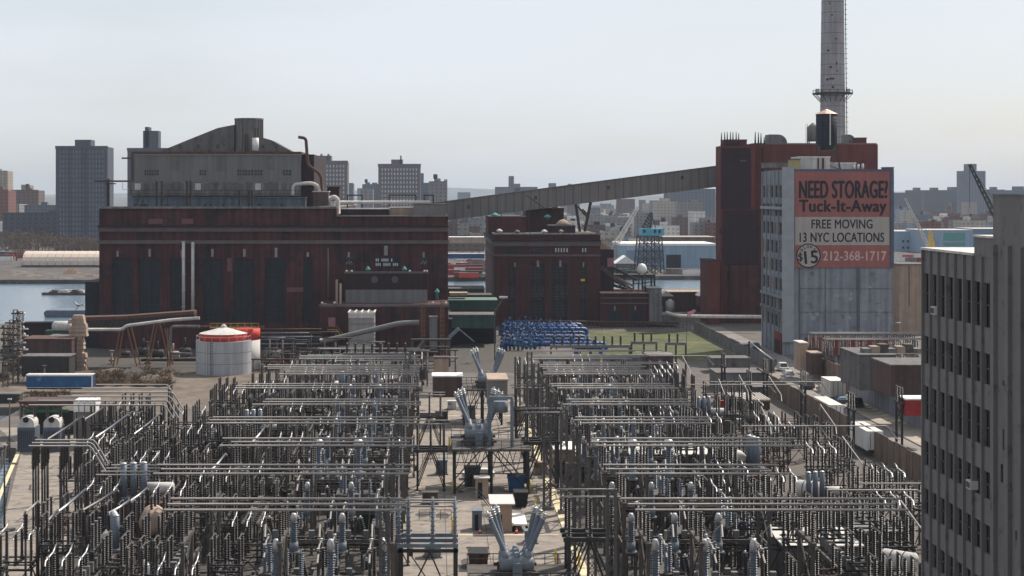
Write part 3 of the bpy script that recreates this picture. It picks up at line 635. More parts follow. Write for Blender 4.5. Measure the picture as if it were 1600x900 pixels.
mb.build('broken_window', t)
for (a, b, y0, y1) in [(448, 474, 449, 456), (232, 254, 342, 350), (284, 302, 342, 350), (355, 362, 403, 424)]:
    mb = MB(mat('patched_brick', (.15, .07, .07), .9)); mb.box(Xp(a), Xp(b), Y-.05, Y-.014, Zp(y1), Zp(y0)); mb.build('patched_panel', t)
# penthouse (concrete and grey sheet) ------------------------------------
Yp = 447.0; P = lambda x: PX(x, Yp); Q = lambda y: PZ(y, Yp); rz = Zp(325)+.1
t = thing('penthouse', 'grey sheet-clad boiler house rising from the power house roof with a rusty roof edge', 'rooftop building', (P(340), Yp, rz))
mb = MB(M_panel); mb.box(P(207), P(470), Yp, Yp+45, Q(285), Q(241)); mb.build('upper_wall', t)
mb = MB(M_brickd); mb.box(P(470)+.01, P(490), Yp+1.5, Yp+50, rz, Q(241)); mb.build('brick_stair_tower', t)
mb = MB(M_conc); mb.box(P(204), P(470), Yp-1.2, Yp+45, Q(306), Q(284)+.0-.01); mb.use(M_concd); mb.box(P(206), P(470), Yp+.5, Yp+44, rz, Q(306)-.01); mb.build('lower_wall', t)
mb = MB(M_rust); mb.box(P(205.5), P(471), Yp-.4, Yp+45.2, Q(240.6), Q(237)); mb.build('roof_edge', t)
mb = MB(M_alu); mb.box(P(206), P(470.5), Yp-.25, Yp-.02, Q(242.5), Q(240.9)); mb.build('gutter', t)
for (a, b) in [(226, 236), (237, 248), (312, 322), (371, 382), (383, 396), (398, 410), (442, 455)]:
    mb = MB(M_glass); mb.box(P(a), P(b), Yp-.08, Yp-.01, Q(274), Q(265.5)); mb.use(M_panel)
    for k in (1, 2): x = P(a+(b-a)*k/3); mb.box(x-.08, x+.08, Yp-.13, Yp-.085, Q(274), Q(265.5))
    mb.box(P(a), P(b), Yp-.14, Yp-.086, Q(270), Q(269.4)); mb.build('window', t)
for (a, b, c, d) in [(266, 281, 243, 267), (337, 354, 243, 268), (414, 429, 243, 266), (232, 237, 240, 285)]:
    mb = MB(mat('dull_sheet_patch', (.125, .12, .105), .8, streak=.2)); mb.box(P(a), P(b), Yp-.05, Yp-.012, Q(d), Q(c)); mb.build('sheet_patch', t)
for i in range(19):
    x = 212+i*13.4
    mb = MB(M_concd if i % 7 else M_offw); mb.box(P(x), P(x+9), Yp-1.27, Yp-1.21, Q(297), Q(286.5)); mb.build('window', t)
mb = MB(M_brown); mb.box(P(204.6), P(208.6), Yp-.3, Yp-.001, Q(284), Q(241)); mb.build('corner_strip', t)
mb = MB(M_steeld)
for z in (297.5, 303): mb.bar((P(205), Yp-2.0, Q(z)), (P(476), Yp-2.0, Q(z)), .1)
for i in range(24): x = P(207+i*11.6); mb.bar((x, Yp-2.0, Q(306)), (x, Yp-2.0, Q(297)), .08)
mb.build('railing', t)
mb = MB(mat('dull_blue_shed', (.085, .11, .14), .8, streak=.3)); mb.box(P(213), P(480), Yp-7, Yp-2.3, rz, Q(309.5)); mb.use(M_concd); mb.box(P(212), P(481), Yp-7.4, Yp-2.2, Q(309.5)+.01, Q(308)); mb.build('lean_to', t)
# curved roof, tower -----------------------------------------------------
t = thing('curved_conveyor_head', 'grey concrete hump roof with a fluted round tower on top of the penthouse', 'rooftop building', (P(360), Yp+8, Q(237)))
Y2 = Yp+8; A = lambda x: PX(x, Y2); B = lambda y: PZ(y, Y2)
mb = MB(M_concd)
pts = [(250, 237), (262, 231.5), (300, 216), (340, 200), (352, 197.5), (366, 195), (366, 237)]
mb.prism([(A(x), B(y)) for x, y in pts], 'y', Y2, Y2+14)
pts = [(405, 237), (405, 214.5), (414, 216), (424, 219), (440, 228), (455, 236), (455.5, 237)]
mb.prism([(A(x), B(y)) for x, y in pts], 'y', Y2, Y2+14); mb.build('curved_roof', t)
mb = MB(M_conc); r = (A(409)-A(365.5))/2; c = (A(387.3), Y2+r-1, B(237)); mb.lathe([(r, 0), (r, B(187.5)-B(237)), (r*1.06, B(187)-B(237)), (r*1.06, B(184.5)-B(237))], c, 14, smooth=False)
for i in range(28): 
    a = 2*math.pi*i/28; mb.bar((c[0]+r*1.0*math.cos(a), c[1]+r*math.sin(a), c[2]), (c[0]+r*math.cos(a), c[1]+r*math.sin(a), B(187.5)), .28)
mb.build('round_tower', t)
mb = MB(M_rust)
for x in (384, 388, 399, 403): a = math.acos(max(-1, min(1, (A(x)-c[0])/r))); mb.bar((A(x), c[1]-r*1.03*math.sin(a)-.12, B(236)), (A(x), c[1]-r*1.03*math.sin(a)-.12, B(200 if x > 390 else 210)), .22)
mb.build('rust_stain_strip', t)
mb = MB(M_white); mb.cyl((A(401), Y2-3, B(236)), (A(401), Y2-3, B(216)), .9, .9, 8); mb.build('vent_pipe', t)
for x in (281, 310, 340, 411, 432): mb = MB(M_glass); mb.box(A(x-1.8), A(x+1.8), Y2-.06, Y2-.01, B(232), B(226)); mb.build('window', t)
# rooftop pieces ---------------------------------------------------------
def wpipe(name, label, pts, r, m, cat='pipe', n=8, flange=None, group=None):
    mb = MB(m); P3 = [(PX(x, y_), y_, PZ(y, y_)) for x, y, y_ in pts]; 
    out = [Vector(P3[0])]
    for i in range(1, len(P3)-1):   # rounded bends
        a, b, c = Vector(P3[i-1]), Vector(P3[i]), Vector(P3[i+1]); k = min(r*3, (a-b).length*.4, (c-b).length*.4)
        p, q = b+(a-b).normalized()*k, b+(c-b).normalized()*k
        for s in (0, .25, .5, .75, 1): out.append(p*(1-s)**2+b*2*s*(1-s)+q*s*s)
    out.append(Vector(P3[-1])); mb.tube(out, r, n)
    return tag(mb.build(name), label, cat, group)
wpipe('vent_pipe', 'rusty brown roof pipe bent over at its top, right of the round tower', [(466, 214, 446), (478, 216, 446), (480, 245, 446), (481, 258, 446), (501, 272, 446), (504, 300, 446)], .42, M_rust)
wpipe('steam_pipe', 'thick pale pipe rising and running along the roof of the lower right wing', [(513, 312, 438), (522, 308, 438), (527, 312, 438), (528, 334, 438)], .7, M_offw)
wpipe('steam_pipe', 'long pale horizontal pipe on the roof between two tanks and the gallery', [(530, 316, 440), (600, 316, 440), (672, 316, 440)], .42, M_offw)
wpipe('steam_pipe', 'white hooped pipe beside the brick stair tower', [(458, 305, 446), (458, 288, 446), (487, 286, 446), (497, 291, 446), (500, 300, 446)], .5, M_offw)
wpipe('steam_pipe', 'thin rusty pipe running level behind the hooped white pipe', [(462, 286, 447.5), (490, 284, 447.5)], .3, M_rust)
def rbox(name, label, cat, x0, x1, yt, yb, Y, dep, m, top=None, group=None, extra=None):
    X0, X1 = PX(x0, Y), PX(x1, Y); zt, zb = PZ(yt, Y), PZ(yb, Y)
    mb = MB(m); mb.box(X0, X1, Y, Y+dep, zb, zt); mb.use(top or m); mb.box(X0-.15, X1+.15, Y-.15, Y+dep+.15, zt+.002, zt+.25)
    if extra: extra(mb, X0, X1, zt, zb, Y)
    return tag(mb.build(name), label, cat, group)
rbox('roof_box', 'dark brown box on the roof edge at the foot of the rusty pipe', 'rooftop box', 489, 513, 300, 322, 436, 6, M_brown, M_offw)
rbox('roof_box', 'small dark brick block behind the brown roof box', 'rooftop box', 511, 530, 293, 322, 452, 8, M_brickd)
rbox('roof_box', 'low dark flat-roofed plant room under the long pale roof pipe', 'rooftop box', 533, 608, 327, 338, 445, 8, M_brickd, M_offw)
rbox('roof_box', 'low tan block on the roof where the gallery lands', 'rooftop box', 608, 648, 325, 338, 447, 8, M_tan, M_offw)
rbox('roof_box', 'grey transfer house where the gallery meets the roof', 'rooftop box', 646, 697, 320, 338, 440, 9, M_gal, M_concd)
rbox('roof_box', 'pale equipment cabinet standing at the step in the parapet', 'rooftop box', 516, 523, 316, 337, 433, 2, M_offw)
mb = MB(M_steeld)
for a, b in ((543, 566), (608, 650), (663, 677)):
    for x in (a, b): mb.bar((PX(x, 448), 448, PZ(334, 448)), (PX(x, 448), 448, PZ(304, 448)), .35)
    mb.bar((PX(a, 448), 448, PZ(305, 448)), (PX(b, 448), 448, PZ(305, 448)), .35)
    tag(mb.build('pipe_support_frame'), 'dark goalpost frame %s on the lower roof' % {543: 'nearest the brick block', 608: 'in the middle', 663: 'nearest the gallery'}[a], 'steel frame', 'goalpost frames on the roof'); mb = MB(M_steeld)
t = thing('roof_davit_frame', 'dark outrigger posts and beams on the left end of the power house roof', 'steel frame', (PX(168, 440), 440, rz))
for (x, y0, y1) in [(168, 322, 281), (170, 322, 279), (146, 285, 285)]:
    if y0 != y1: mb = MB(M_steeld); mb.box(PX(x, 440)-.2, PX(x, 440)+.2, 439.8, 440.2, rz, PZ(y1, 440)); mb.build('post', t)
for (a, b, y, w) in [(146, 206, 283, .45), (189, 206, 247, .4), (163, 180, 287, .3)]: mb = MB(M_rust if y == 283 else M_steeld); mb.bar((PX(a, 440), 441, PZ(y, 440)), (PX(b, 440), 441, PZ(y, 440)), w); mb.build('beam', t)
mb = MB(M_offw); mb.bar((PX(191, 440), 440.6, PZ(285, 440)), (PX(191, 440), 440.6, PZ(296, 440)), .15); mb.bar((PX(200, 440), 440.6, PZ(296, 440)), (PX(191, 440), 440.6, PZ(296, 440)), .15); mb.build('hanger', t)
for i, x in enumerate((245, 253, 292, 298, 374, 389, 394)):
    mb = MB(M_steeld); X = PX(x, 436); mb.box(X-.28, X+.28, 435.7, 436.3, rz, PZ(284 if i < 4 else 299, 436)); mb.cyl((X, 436, PZ(284 if i < 4 else 299, 436)), (X, 436, PZ(283 if i < 4 else 298, 436)), .4, .4, 6)
    tag(mb.build('vent_stack'), 'thin black vent stack on the front of the roof, %s from left' % ORDN[i], 'vent stack', 'black vent stacks')
for i, x in enumerate((212, 222, 228, 262, 321, 330, 350, 406, 441)):
    mb = MB(M_steeld); X = PX(x, 434); mb.bar((X, 434, rz), (X+R.uniform(-1, 1), 434, rz+R.uniform(1.5, 3)), .2); mb.box(X-.5, X+.5, 433.6, 434.4, rz, rz+.9); tag(mb.build('roof_fan'), 'small dark fan unit on the front roof edge, %s from left' % ORDN[i], 'roof fan', 'small roof fans')
# dark annex at the left end
rbox('annex', 'windowless black annex against the left end of the power house', 'building', 133, 154.5, 442, 545, 432, 20, mat('black_sheet', (.018, .018, .022), .8, streak=.3))
# front annexes -----------------------------------------------------------
Ya = 416.0; P = lambda x: PX(x, Ya); Q = lambda y: PZ(y, Ya)
t = thing('annex', 'stepped brick annex with grey sheet band and green ventilators before the power house', 'building', (P(600), Ya, 0))
mb = MB(M_brick); mb.box(P(503), P(700), Ya-8, Y-1.0, 0, PZ(477, Ya-8)); mb.build('lower_wall', t)
mb = MB(M_brickd); mb.box(P(539), P(668), Ya+1, Y-1.01, PZ(477, Ya-8)+.01, Q(427)); mb.build('upper_wall', t)
mb = MB(M_panel); mb.box(P(539.5), P(667.5), Ya+.8, Ya+.99, Q(477)+.0, Q(453)); mb.build('sheet_band', t)
mb = MB(M_band); mb.box(P(502), P(702), Ya-8.3, Ya-8.01, PZ(479.5, Ya-8), PZ(476, Ya-8)+.1); mb.box(P(537.5), P(669.5), Ya+.6, Ya+.79, Q(427.5), Q(424.5)); mb.build('coping', t)
mb = MB(M_offw)
for x in (506, 525, 541, 549, 640, 663, 667, 676, 696): mb.ball((P(x), Ya-7.0 if x in (506, 525, 676, 696) else Ya+1.3, PZ(475.5, Ya-8)+.3 if x in (506, 525, 676, 696) else Q(424)), .3, 6, 4)
mb.build('roof_stones', t)
for x, y, yy in [(575, 424, Ya+3), (632, 424, Ya+3), (683, 459, Ya-4)]:
    mb = MB(M_teal); z = PZ(y, yy); mb.lathe([(.35, -1.3), (.35, .3), (.62, .3), (.62, .6), (.25, 1.1), (.1, 1.3)], (PX(x, yy), yy, z), 10); mb.build('ventilator', t)
for i in range(4):
    for x in (512, 600, 619, 645): pass
for x in (560, 587, 619, 645, 673):
    for y in (489, 520): mb = MB(M_slate); mb.box(PX(x, Ya-8), PX(x+7, Ya-8), Ya-8.06, Ya-8.01, PZ(y+10, Ya-8), PZ(y, Ya-8)); mb.build('window', t)
for x in (585, 617): mb = MB(mat('round_grille', (.10, .08, .085))); mb.cyl((P(x), Ya+.8, Q(437)), (P(x), Ya+.99, Q(437)), .9, .9, 10); mb.build('grille', t)
Yb = Ya-8; mb = MB(mat('pink_door', (.28, .14, .15))); mb.box(PX(513, Yb), PX(524, Yb), Yb-.09, Yb-.01, PZ(511, Yb), PZ(496, Yb)); mb.build('door', t)
mb = MB(M_rust); mb.use(mat('ochre_rail', (.35, .20, .05))); mb.box(PX(512, Yb), PX(526, Yb), Yb-1.6, Yb-.1, PZ(514, Yb)-.2, PZ(514, Yb))
for z in (0, 1): mb.bar((PX(512, Yb), Yb-1.6, PZ(510, Yb)+z*.01), (PX(526, Yb), Yb-1.6, PZ(510, Yb)+z*.01), .14)
mb.bar((PX(526, Yb), Yb-1.6, PZ(514, Yb)), (PX(539, Yb), Yb-1.6, PZ(530, Yb)), .35); mb.bar((PX(526, Yb), Yb-1.6, PZ(508, Yb)), (PX(539, Yb), Yb-1.6, PZ(524, Yb)), .15); mb.build('stair', t)
for i, x in enumerate((526, 532)): mb = MB(M_tan); mb.bar((PX(x, Ya-3), Ya-3, PZ(476, Ya-3)), (PX(x, Ya-3), Ya-3, PZ(437+i*6, Ya-3)), .5); tag(mb.build('vent_stack'), 'tan rusty vent stack beside the upper annex, %s one' % ('taller left' if i == 0 else 'shorter right'), 'vent stack', 'tan vent stacks')
# louvred cooling tower in front
Yc = 398.0; P = lambda x: PX(x, Yc); Q = lambda y: PZ(y, Yc)
t = thing('cooling_tower', 'square grey sheet cooling tower with dark fan openings on top, before the annex', 'cooling tower', (P(564), Yc, 0))
mb = MB(M_panel); mb.use(mat('tower_sheet', (.27, .255, .24), .8, var=.1, streak=.15)); mb.box(P(544.5), P(584.5), Yc, Yc+11, 0, Q(497)); mb.build('wall', t)
mb = MB(M_concd)
for y in (506, 519, 532, 545): mb.box(P(544.3), P(584.7), Yc-.08, Yc-.01, Q(y+.6), Q(y))
mb.build('seam', t)
mb = MB(M_offw); zt = Q(497)
for i in range(5): yy = Yc+i*11/4.0; mb.box(P(544.5), P(584.5), yy-.2, yy+.2, zt+.01, zt+1.2)
for i in range(5): x = P(544.5)+(P(584.5)-P(544.5))*i/4; mb.box(x-.2, x+.2, Yc, Yc+11, zt+1.21, zt+1.4)
mb.build('top_frame', t)
mb = MB(M_black)
for i in range(4):
    for j in range(4): mb.cyl((P(544.5)+.75+i*1.5, Yc+1.4+j*2.75, zt+.01), (P(544.5)+.75+i*1.5, Yc+1.4+j*2.75, zt+.5), .6, .6, 10)
mb.build('fan', t)
mb = MB(M_concd)
for i in range(9): mb.box(P(584.5)+.01, P(584.5)+.1, Yc+.2, Yc+10.8, 1.5+i*.9, 1.9+i*.9)
mb.build('louvre', t)
# sloping duct and pipes before the annex
wpipe('sloping_duct', 'long grey duct climbing past the cooling tower to the right', [(500, 533, 388), (515, 531, 388), (625, 505, 388), (655, 504, 388)], .62, M_steel, 'duct')
t = thing('pipe_rack', 'dark pipe rack with level grey pipes at the foot of the power house', 'pipe rack', (PX(455, 405), 405, 0))
for x in (412, 440, 470, 498): mb = MB(M_steeld); mb.box(PX(x, 405)-.15, PX(x, 405)+.15, 404.8, 405.2, 0, PZ(508, 405)); mb.build('post', t)
for i, y in enumerate((514, 520, 526, 531, 537, 543)): mb = MB((M_rust, M_steel, M_blueg, M_steelw, M_blueg, M_steeld)[i]); mb.cyl((PX(408, 405), 404.4-i*.02, PZ(y, 405)), (PX(503, 405), 404.4-i*.02, PZ(y, 405)), .25, .25, 6); mb.build('pipe', t)
mb = MB(M_steelw)
for k in range(5): mb.box(PX(409+k*19, 405), PX(421+k*19, 405), 405.3, 407, PZ(535, 405), PZ(528, 405))
mb.build('cabinet', t)
# ---------------------------------------------------------------- conveyor gallery
Yg = 530.0
t = thing('conveyor_gallery', 'long enclosed grey conveyor gallery sloping up from the left roof to the red brick block', 'conveyor', (PX(900, Yg), Yg, 0))
def gz(x): return PZ(315-(x-700)*(315-260.5)/417, Yg), PZ(344-(x-700)*(344-292.5)/417, Yg)
mb = MB(M_gal); xa, xb = 672, 1119; (za, zaa), (zb, zbb) = gz(xa), gz(xb); mb.prism([(PX(xa, Yg), zaa), (PX(xb, Yg), zbb), (PX(xb, Yg), zb), (PX(xa, Yg), za)], 'y', Yg, Yg+4.5); mb.build('wall', t)
mb = MB(M_concd); mb.prism([(PX(xa, Yg)-.2, za+.01), (PX(xb, Yg), zb+.01), (PX(xb, Yg), zb+.28), (PX(xa, Yg)-.2, za+.28)], 'y', Yg-.25, Yg+4.75); mb.build('roof', t)
mb = MB(M_steelw)
for i in range(0, 34):
    x = xa+(xb-xa)*i/34; z1, z0 = gz(x); mb.box(PX(x, Yg)-.09, PX(x, Yg)+.09, Yg-.05, Yg-.01, z0, z1)
mb.build('sheet_seam', t)
for x, y in [(732, 323), (837, 309), (951, 293), (1066, 277.5)]: mb = MB(M_glass); mb.box(PX(x-2, Yg), PX(x+2, Yg), Yg-.1, Yg-.052, PZ(y+2.6, Yg), PZ(y-2.6, Yg)); mb.build('window', t)
for yy in (Yg+.5, Yg+4):
    for (a, b, c, d) in [(900.5, 319, 907, 362), (924, 316, 914.5, 362), (903, 322, 919, 340), (921, 337, 911, 327)]:
        mb = MB(M_steeld); mb.bar((PX(a, Yg), yy, PZ(b, Yg)), (PX(c, Yg), yy, PZ(d, Yg)), .55 if a in (900.5, 924) else .3); mb.build('leg', t)
# ---------------------------------------------------------------- lower brick power house
Y = 505.0; P = lambda x, y=505.: PX(x, y); Q = lambda v, y=505.: PZ(v, y)
t = thing('power_house', 'lower red-brown brick power house with tall window bays right of the gap', 'power house', (P(855), Y, 0))
wb = [(795, 805, 405), (829, 851, 409), (863, 886, 409), (906, 916, 405)]
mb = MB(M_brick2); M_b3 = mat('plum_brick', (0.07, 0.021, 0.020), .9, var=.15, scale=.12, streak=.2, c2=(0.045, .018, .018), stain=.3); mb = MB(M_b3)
ztop, zbb, zwt = Q(366), Q(500), Q(412)
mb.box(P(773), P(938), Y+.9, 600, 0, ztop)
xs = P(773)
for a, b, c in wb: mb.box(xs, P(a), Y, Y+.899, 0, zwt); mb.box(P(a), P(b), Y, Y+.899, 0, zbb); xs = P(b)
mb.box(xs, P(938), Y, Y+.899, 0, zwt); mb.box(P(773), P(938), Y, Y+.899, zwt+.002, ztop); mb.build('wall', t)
mb = MB(M_roof); mb.box(P(774), P(937), Y+.5, 599, ztop+.01, ztop+.1); mb.build('roof', t)
for a, b, c in wb:
    for k in range(3):
        z0, z1 = zbb+(zwt-zbb)*k/3+.4, zbb+(zwt-zbb)*(k+1)/3-.4
        mb = MB(M_glass if k == 1 else M_slate); mb.box(P(a)+.01, P(b)-.01, Y+.5, Y+.85, z0, z1); mb.use(M_steelw)
        n = 3 if b-a > 12 else 2
        for i in range(1, n): x = P(a)+(P(b)-P(a))*i/n; mb.box(x-.06, x+.06, Y+.42, Y+.49, z0, z1)
        for i in range(1, 5): zz = z0+(z1-z0)*i/5; mb.box(P(a)+.01, P(b)-.01, Y+.43, Y+.495, zz-.04, zz+.04)
        mb.build('window', t)
    for q in (1, 2): mb = MB(M_brickd); mb.box(P(a)+.01, P(b)-.01, Y+.25, Y+.88, zbb+q*(zwt-zbb)/3-.38, zbb+q*(zwt-zbb)/3+.38); mb.build('spandrel', t)
mb = MB(M_yel); mb.box(P(907.5), P(914), Y+.3, Y+.41, Q(442), Q(436)); mb.build('yellow_panel', t)
for x, y0, y1, w in [(804.5, 410, 417, 2.4), (840.5, 407, 417, 3.6), (875.5, 407, 417, 3.6), (911.5, 410, 417, 2.4)]: mb = MB(M_stone); mb.box(P(x-w/2), P(x+w/2), Y-.25, Y-.01, Q(y1), Q(y0)); mb.build('keystone', t)
for a, b, m in [(374.5, 376.8, M_brickd), (377, 384.5, M_band), (397.5, 400.5, M_band), (364.5, 367, M_conc)]:
    mb = MB(m); d = .8 if a == 374.5 else .45; mb.box(P(772.3), P(938.7), Y-d, Y-.01, Q(b), Q(a)); mb.box(P(773)-d, P(773)-.01, Y-d+.01, 600, Q(b), Q(a)); mb.build('cornice', t)
for a, b in [(788, 808), (831, 851), (866, 887), (908, 916)]:
    mb = MB(M_slate if a < 800 else M_glass); mb.box(P(a), P(b), Y-.08, Y-.01, Q(395), Q(386.5))
    if a > 860:
        mb.use(M_offw)
        for i in range(int((b-a)/4)): mb.box(P(a+1.4+i*4.4), P(a+3.4+i*4.4), Y-.12, Y-.085, Q(394), Q(387.5))
    mb.build('window', t)
# roof blocks
Yr = 445.
for (nm, lab, x0, x1, yt, Yy, dep, m, top) in [('roof_block', 'wide brick roof block at the left end of the lower power house', 763, 822, 339, 520, 30, M_b3, M_concd),
    ('roof_block', 'taller brick roof block standing partly under the gallery', 822, 881, 326, 534, 20, M_b3, M_concd),
    ('roof_block', 'low octagonal brick roof block with a domed ventilator roof', 858, 899, 353, 516, 12, M_brickd, M_concd)]:
    rbox(nm, lab, 'rooftop block', x0, x1, yt, 366, Yy, dep, m, top)
for i, (x, y, Yy, m, s) in enumerate([(773, 338, 524, M_teal, 1.0), (842, 326, 538, M_teal, .9), (780, 362, 511, M_offw, .8), (852, 325, 537, M_offw, .6), (866, 323, 540, M_tan, 1.5), (879, 352, 521, M_tan, 1.7), (876, 362, 510, M_tan, .6), (850, 363, 510, M_offw, .8), (808, 363, 510, M_conc, .7), (855, 340, 528, M_teal, .9)]):
    mb = MB(m); z = PZ(y, Yy); mb.lathe([(.7*s, -.6*s), (.7*s, .1*s), (1.3*s, .15*s), (1.25*s, .4*s), (.6*s, .95*s), (.1*s, 1.15*s)], (PX(x, Yy), Yy-1.5, z), 10)
    tag(mb.build('ventilator'), '%s domed ventilator on lower power house roof, %s of the roof domes' % ({M_teal.name: 'green', M_offw.name: 'pale', M_tan.name: 'tan', M_conc.name: 'grey'}[m.name], ORDN[i]), 'ventilator', 'domed roof ventilators')
for i, (x0, y0, x1, y1) in enumerate([(822, 305, 850, 325), (826, 327, 828, 365), (782, 330, 784, 340)]): 
    mb = MB(M_steeld); mb.bar((PX(x0, 515), 515, PZ(y0, 515)), (PX(x1, 515), 515, PZ(y1, 515)), .25); tag(mb.build('roof_brace'), ['slanting dark brace hung under the gallery', 'thin upright rod on the tall roof block', 'short rod on the wide roof block'][i], 'steel bar')
# right wing
t = thing('power_house_wing', 'narrow brick wing with a rubble gable right of the lower power house', 'building', (P(951), 510, 0))
mb = MB(M_brickd); mb.box(P(938.2), P(963), 512, 545, 0, PZ(390, 512)); mb.build('wall', t)
mb = MB(M_tan); mb.prism([(P(938), PZ(389.6, 512)), (P(958), PZ(389.6, 512)), (P(944), PZ(378, 512)), (P(940), PZ(372, 512))], 'y', 512.2, 520); mb.build('gable', t)
mb = MB(mat('pink_door', (.28, .14, .15))); mb.box(PX(949, 512), PX(959, 512), 511.9, 511.99, PZ(417, 512), PZ(403, 512)); mb.build('window', t)
t = thing('low_annex', 'long low brick annex with pale string courses and two dark arched bays', 'building', (P(985), 500, 0))
mb = MB(M_b3); mb.box(PX(938.3, 500), PX(1014, 500), 500, 520, 0, PZ(458, 500)); mb.build('wall', t)
for y0, y1, m in [(456.5, 458.5, M_tan), (464.5, 466.5, M_band), (473, 475, M_band)]: mb = MB(m); mb.box(PX(938.3, 500), PX(1014, 500), 499.6, 499.99, PZ(y1, 500), PZ(y0, 500)); mb.build('string_course', t)
for a, b in [(950, 971), (982, 1003)]:
    mb = MB(M_slate); x0, x1 = PX(a, 500), PX(b, 500); z = PZ(487, 500); poly = [(x0, PZ(505, 500)), (x1, PZ(505, 500))]+[((x0+x1)/2+(x1-x0)/2*math.cos(k*math.pi/8), z+.9*math.sin(k*math.pi/8)) for k in range(9)]; mb.prism(poly, 'y', 499.9, 499.99); mb.build('window', t)
    mb = MB(M_stone); mb.box(PX((a+b)/2-1, 500), PX((a+b)/2+1, 500), 499.7, 499.88, PZ(485, 500), PZ(478, 500)); mb.build('keystone', t)
rbox('concrete_stair_block', 'blank pale grey concrete block at the right end of the low annex', 'building', 1014.5, 1034, 452, 505, 499, 14, M_conc, M_concd)
rbox('flat_shed', 'low grey flat-roofed lean-to right of the blank concrete block', 'shed', 1034.5, 1063, 493, 506, 500, 8, M_concd, M_conc)
# diagonal coal conveyor and elevated deck
mb = MB(M_steelw); lattice(mb, (PX(940, 498), 498, PZ(418, 498)), (PX(987, 498), 498, PZ(454, 498)), 1.0, 8, r=.16); mb.bar((PX(940, 498), 498, PZ(416.8, 498)), (PX(987, 498), 498, PZ(452.8, 498)), 1.1, .12); tag(mb.build('old_conveyor'), 'truss conveyor sloping down to the right from the brick wing', 'conveyor')
t = thing('elevated_deck', 'black elevated steel deck on legs right of the brick wing', 'steel platform', (PX(995, 525), 525, 0))
mb = MB(M_steeld); mb.box(PX(955, 525), PX(1024, 525), 525, 531, PZ(434, 525), PZ(429, 525)); mb.build('deck', t)
for x in (958, 976, 990, 1004, 1018, 1023): mb = MB(M_steeld); mb.bar((PX(x, 525), 525.5, 0), (PX(x, 525), 525.5, PZ(434, 525)), .5); mb.build('leg', t)
mb = MB(M_steeld)
for i in range(6): x = 956+i*13; mb.bar((PX(x, 525), 525, PZ(429, 525)), (PX(x, 525), 525, PZ(424.5, 525)), .12)
mb.bar((PX(955, 525), 525, PZ(425, 525)), (PX(1024, 525), 525, PZ(425, 525)), .12); mb.bar((PX(958, 525), 525.5, PZ(448, 525)), (PX(1023, 525), 525.5, PZ(440, 525)), .3); mb.build('railing', t)
# cluttered machinery beneath it
for i in range(14):
    x = R.uniform(938, 1000); y = R.uniform(438, 454); mb = MB(R.choice((M_tan, M_steelw, M_rust, M_steeld))); mb.bar((PX(x, 520), 520+i*.1, PZ(y, 520)), (PX(x+R.uniform(-8, 12), 446), 520+i*.1+R.uniform(0, 3), PZ(y+R.uniform(-8, 10), 446)), R.uniform(.3, .9))
    tag(mb.build('broken_chute'), 'scrap steel member in the tangle left of the elevated deck, %s one' % ORDN[i], 'scrap steel', 'scrap steel under the deck')
# green sheds in the gap ---------------------------------------------------
for (nm, lab, x0, x1, yt, yb, Yy, dep, m, top) in [
    ('flat_shed', 'dark green flat-roofed shed farthest back in the gap', 700.5, 757, 452, 470, 500, 16, M_green, M_concd),
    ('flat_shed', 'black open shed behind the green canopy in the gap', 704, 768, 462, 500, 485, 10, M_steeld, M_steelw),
    ('green_canopy', 'dark green sheet canopy over the black opening in the gap', 701, 777, 470, 484, 466, 12, M_green, mat('canopy_roof', (.11, .17, .14))),
    ('brick_bridge', 'green and grey bridge building spanning above the black opening', 702, 774, 493, 513, 436, 10, M_green, M_concd)]:
    rbox(nm, lab, 'shed', x0, x1, yt, yb, Yy, dep, m, top)
rbox('back_wall', 'black rear wall deep inside the opening under the bridge', 'wall', 702, 775, 500, 560, 445, 1, mat('void_shade_black', (.008, .008, .009), .9))  # near-black colour stands in for the shade inside the opening
rbox('portal_pier', 'dark pier at the left side of the black opening', 'pier', 700.5, 706, 500, 545, 430, 8, M_brickd)
rbox('pale_roof_strip', 'pale weathered low roof at the left of the gap', 'roof', 703, 730, 459, 462, 470, 6, M_tan, M_tan)
# ---------------------------------------------------------------- red brick block and chimney
Yk = 515.; P = lambda x, y=515.: PX(x, y); Q = lambda v, y=515.: PZ(v, y)
t = thing('red_brick_block', 'tall windowless red brick boiler block with dark panels for shaded recesses behind the storage building', 'power house', (P(1250), Yk, 0))
mb = MB(M_brick2); mb.box(P(1126), P(1180), Yk, Yk+9, 0, Q(228)); mb.box(P(1180)+.002, P(1375), Yk+2.5, Yk+60, 0, PZ(225.5, Yk+2.5)); mb.build('wall', t)
mb = MB(M_brickd); mb.box(P(1127), P(1173), Yk-.15, Yk-.01, Q(326), Q(231)); mb.build('recess_shade_panel', t)  # dark brick slabs proud of the wall stand in for shaded recesses
mb = MB(M_brickd); mb.box(P(1131), P(1184), Yk-.9, Yk-.16, Q(413), Q(328)); mb.build('recess_shade_panel', t)
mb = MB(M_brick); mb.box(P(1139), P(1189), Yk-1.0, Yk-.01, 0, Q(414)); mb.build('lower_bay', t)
mb = MB(M_brickd); mb.box(P(1189.5), P(1192.5), Yk-.3, Yk-.01, 0, Q(230)); mb.build('corner_recess_shade', t)  # flat dark strip stands in for a shaded corner recess
mb = MB(M_roof); mb.box(P(1181), P(1374), Yk+3, Yk+59, PZ(225.5, Yk+2.5)+.01, PZ(225.5, Yk+2.5)+.4); mb.build('roof', t)
for (x, y, w, h) in [(1119.5, 357, 3, 8), (1131, 426, 2.5, 11), (1131, 465, 2.5, 12)]: mb = MB(M_glass); mb.box(P(x)+1, P(x+w)+1, Yk-.1, Yk-.02, Q(y+h), Q(y)); mb.build('window', t)
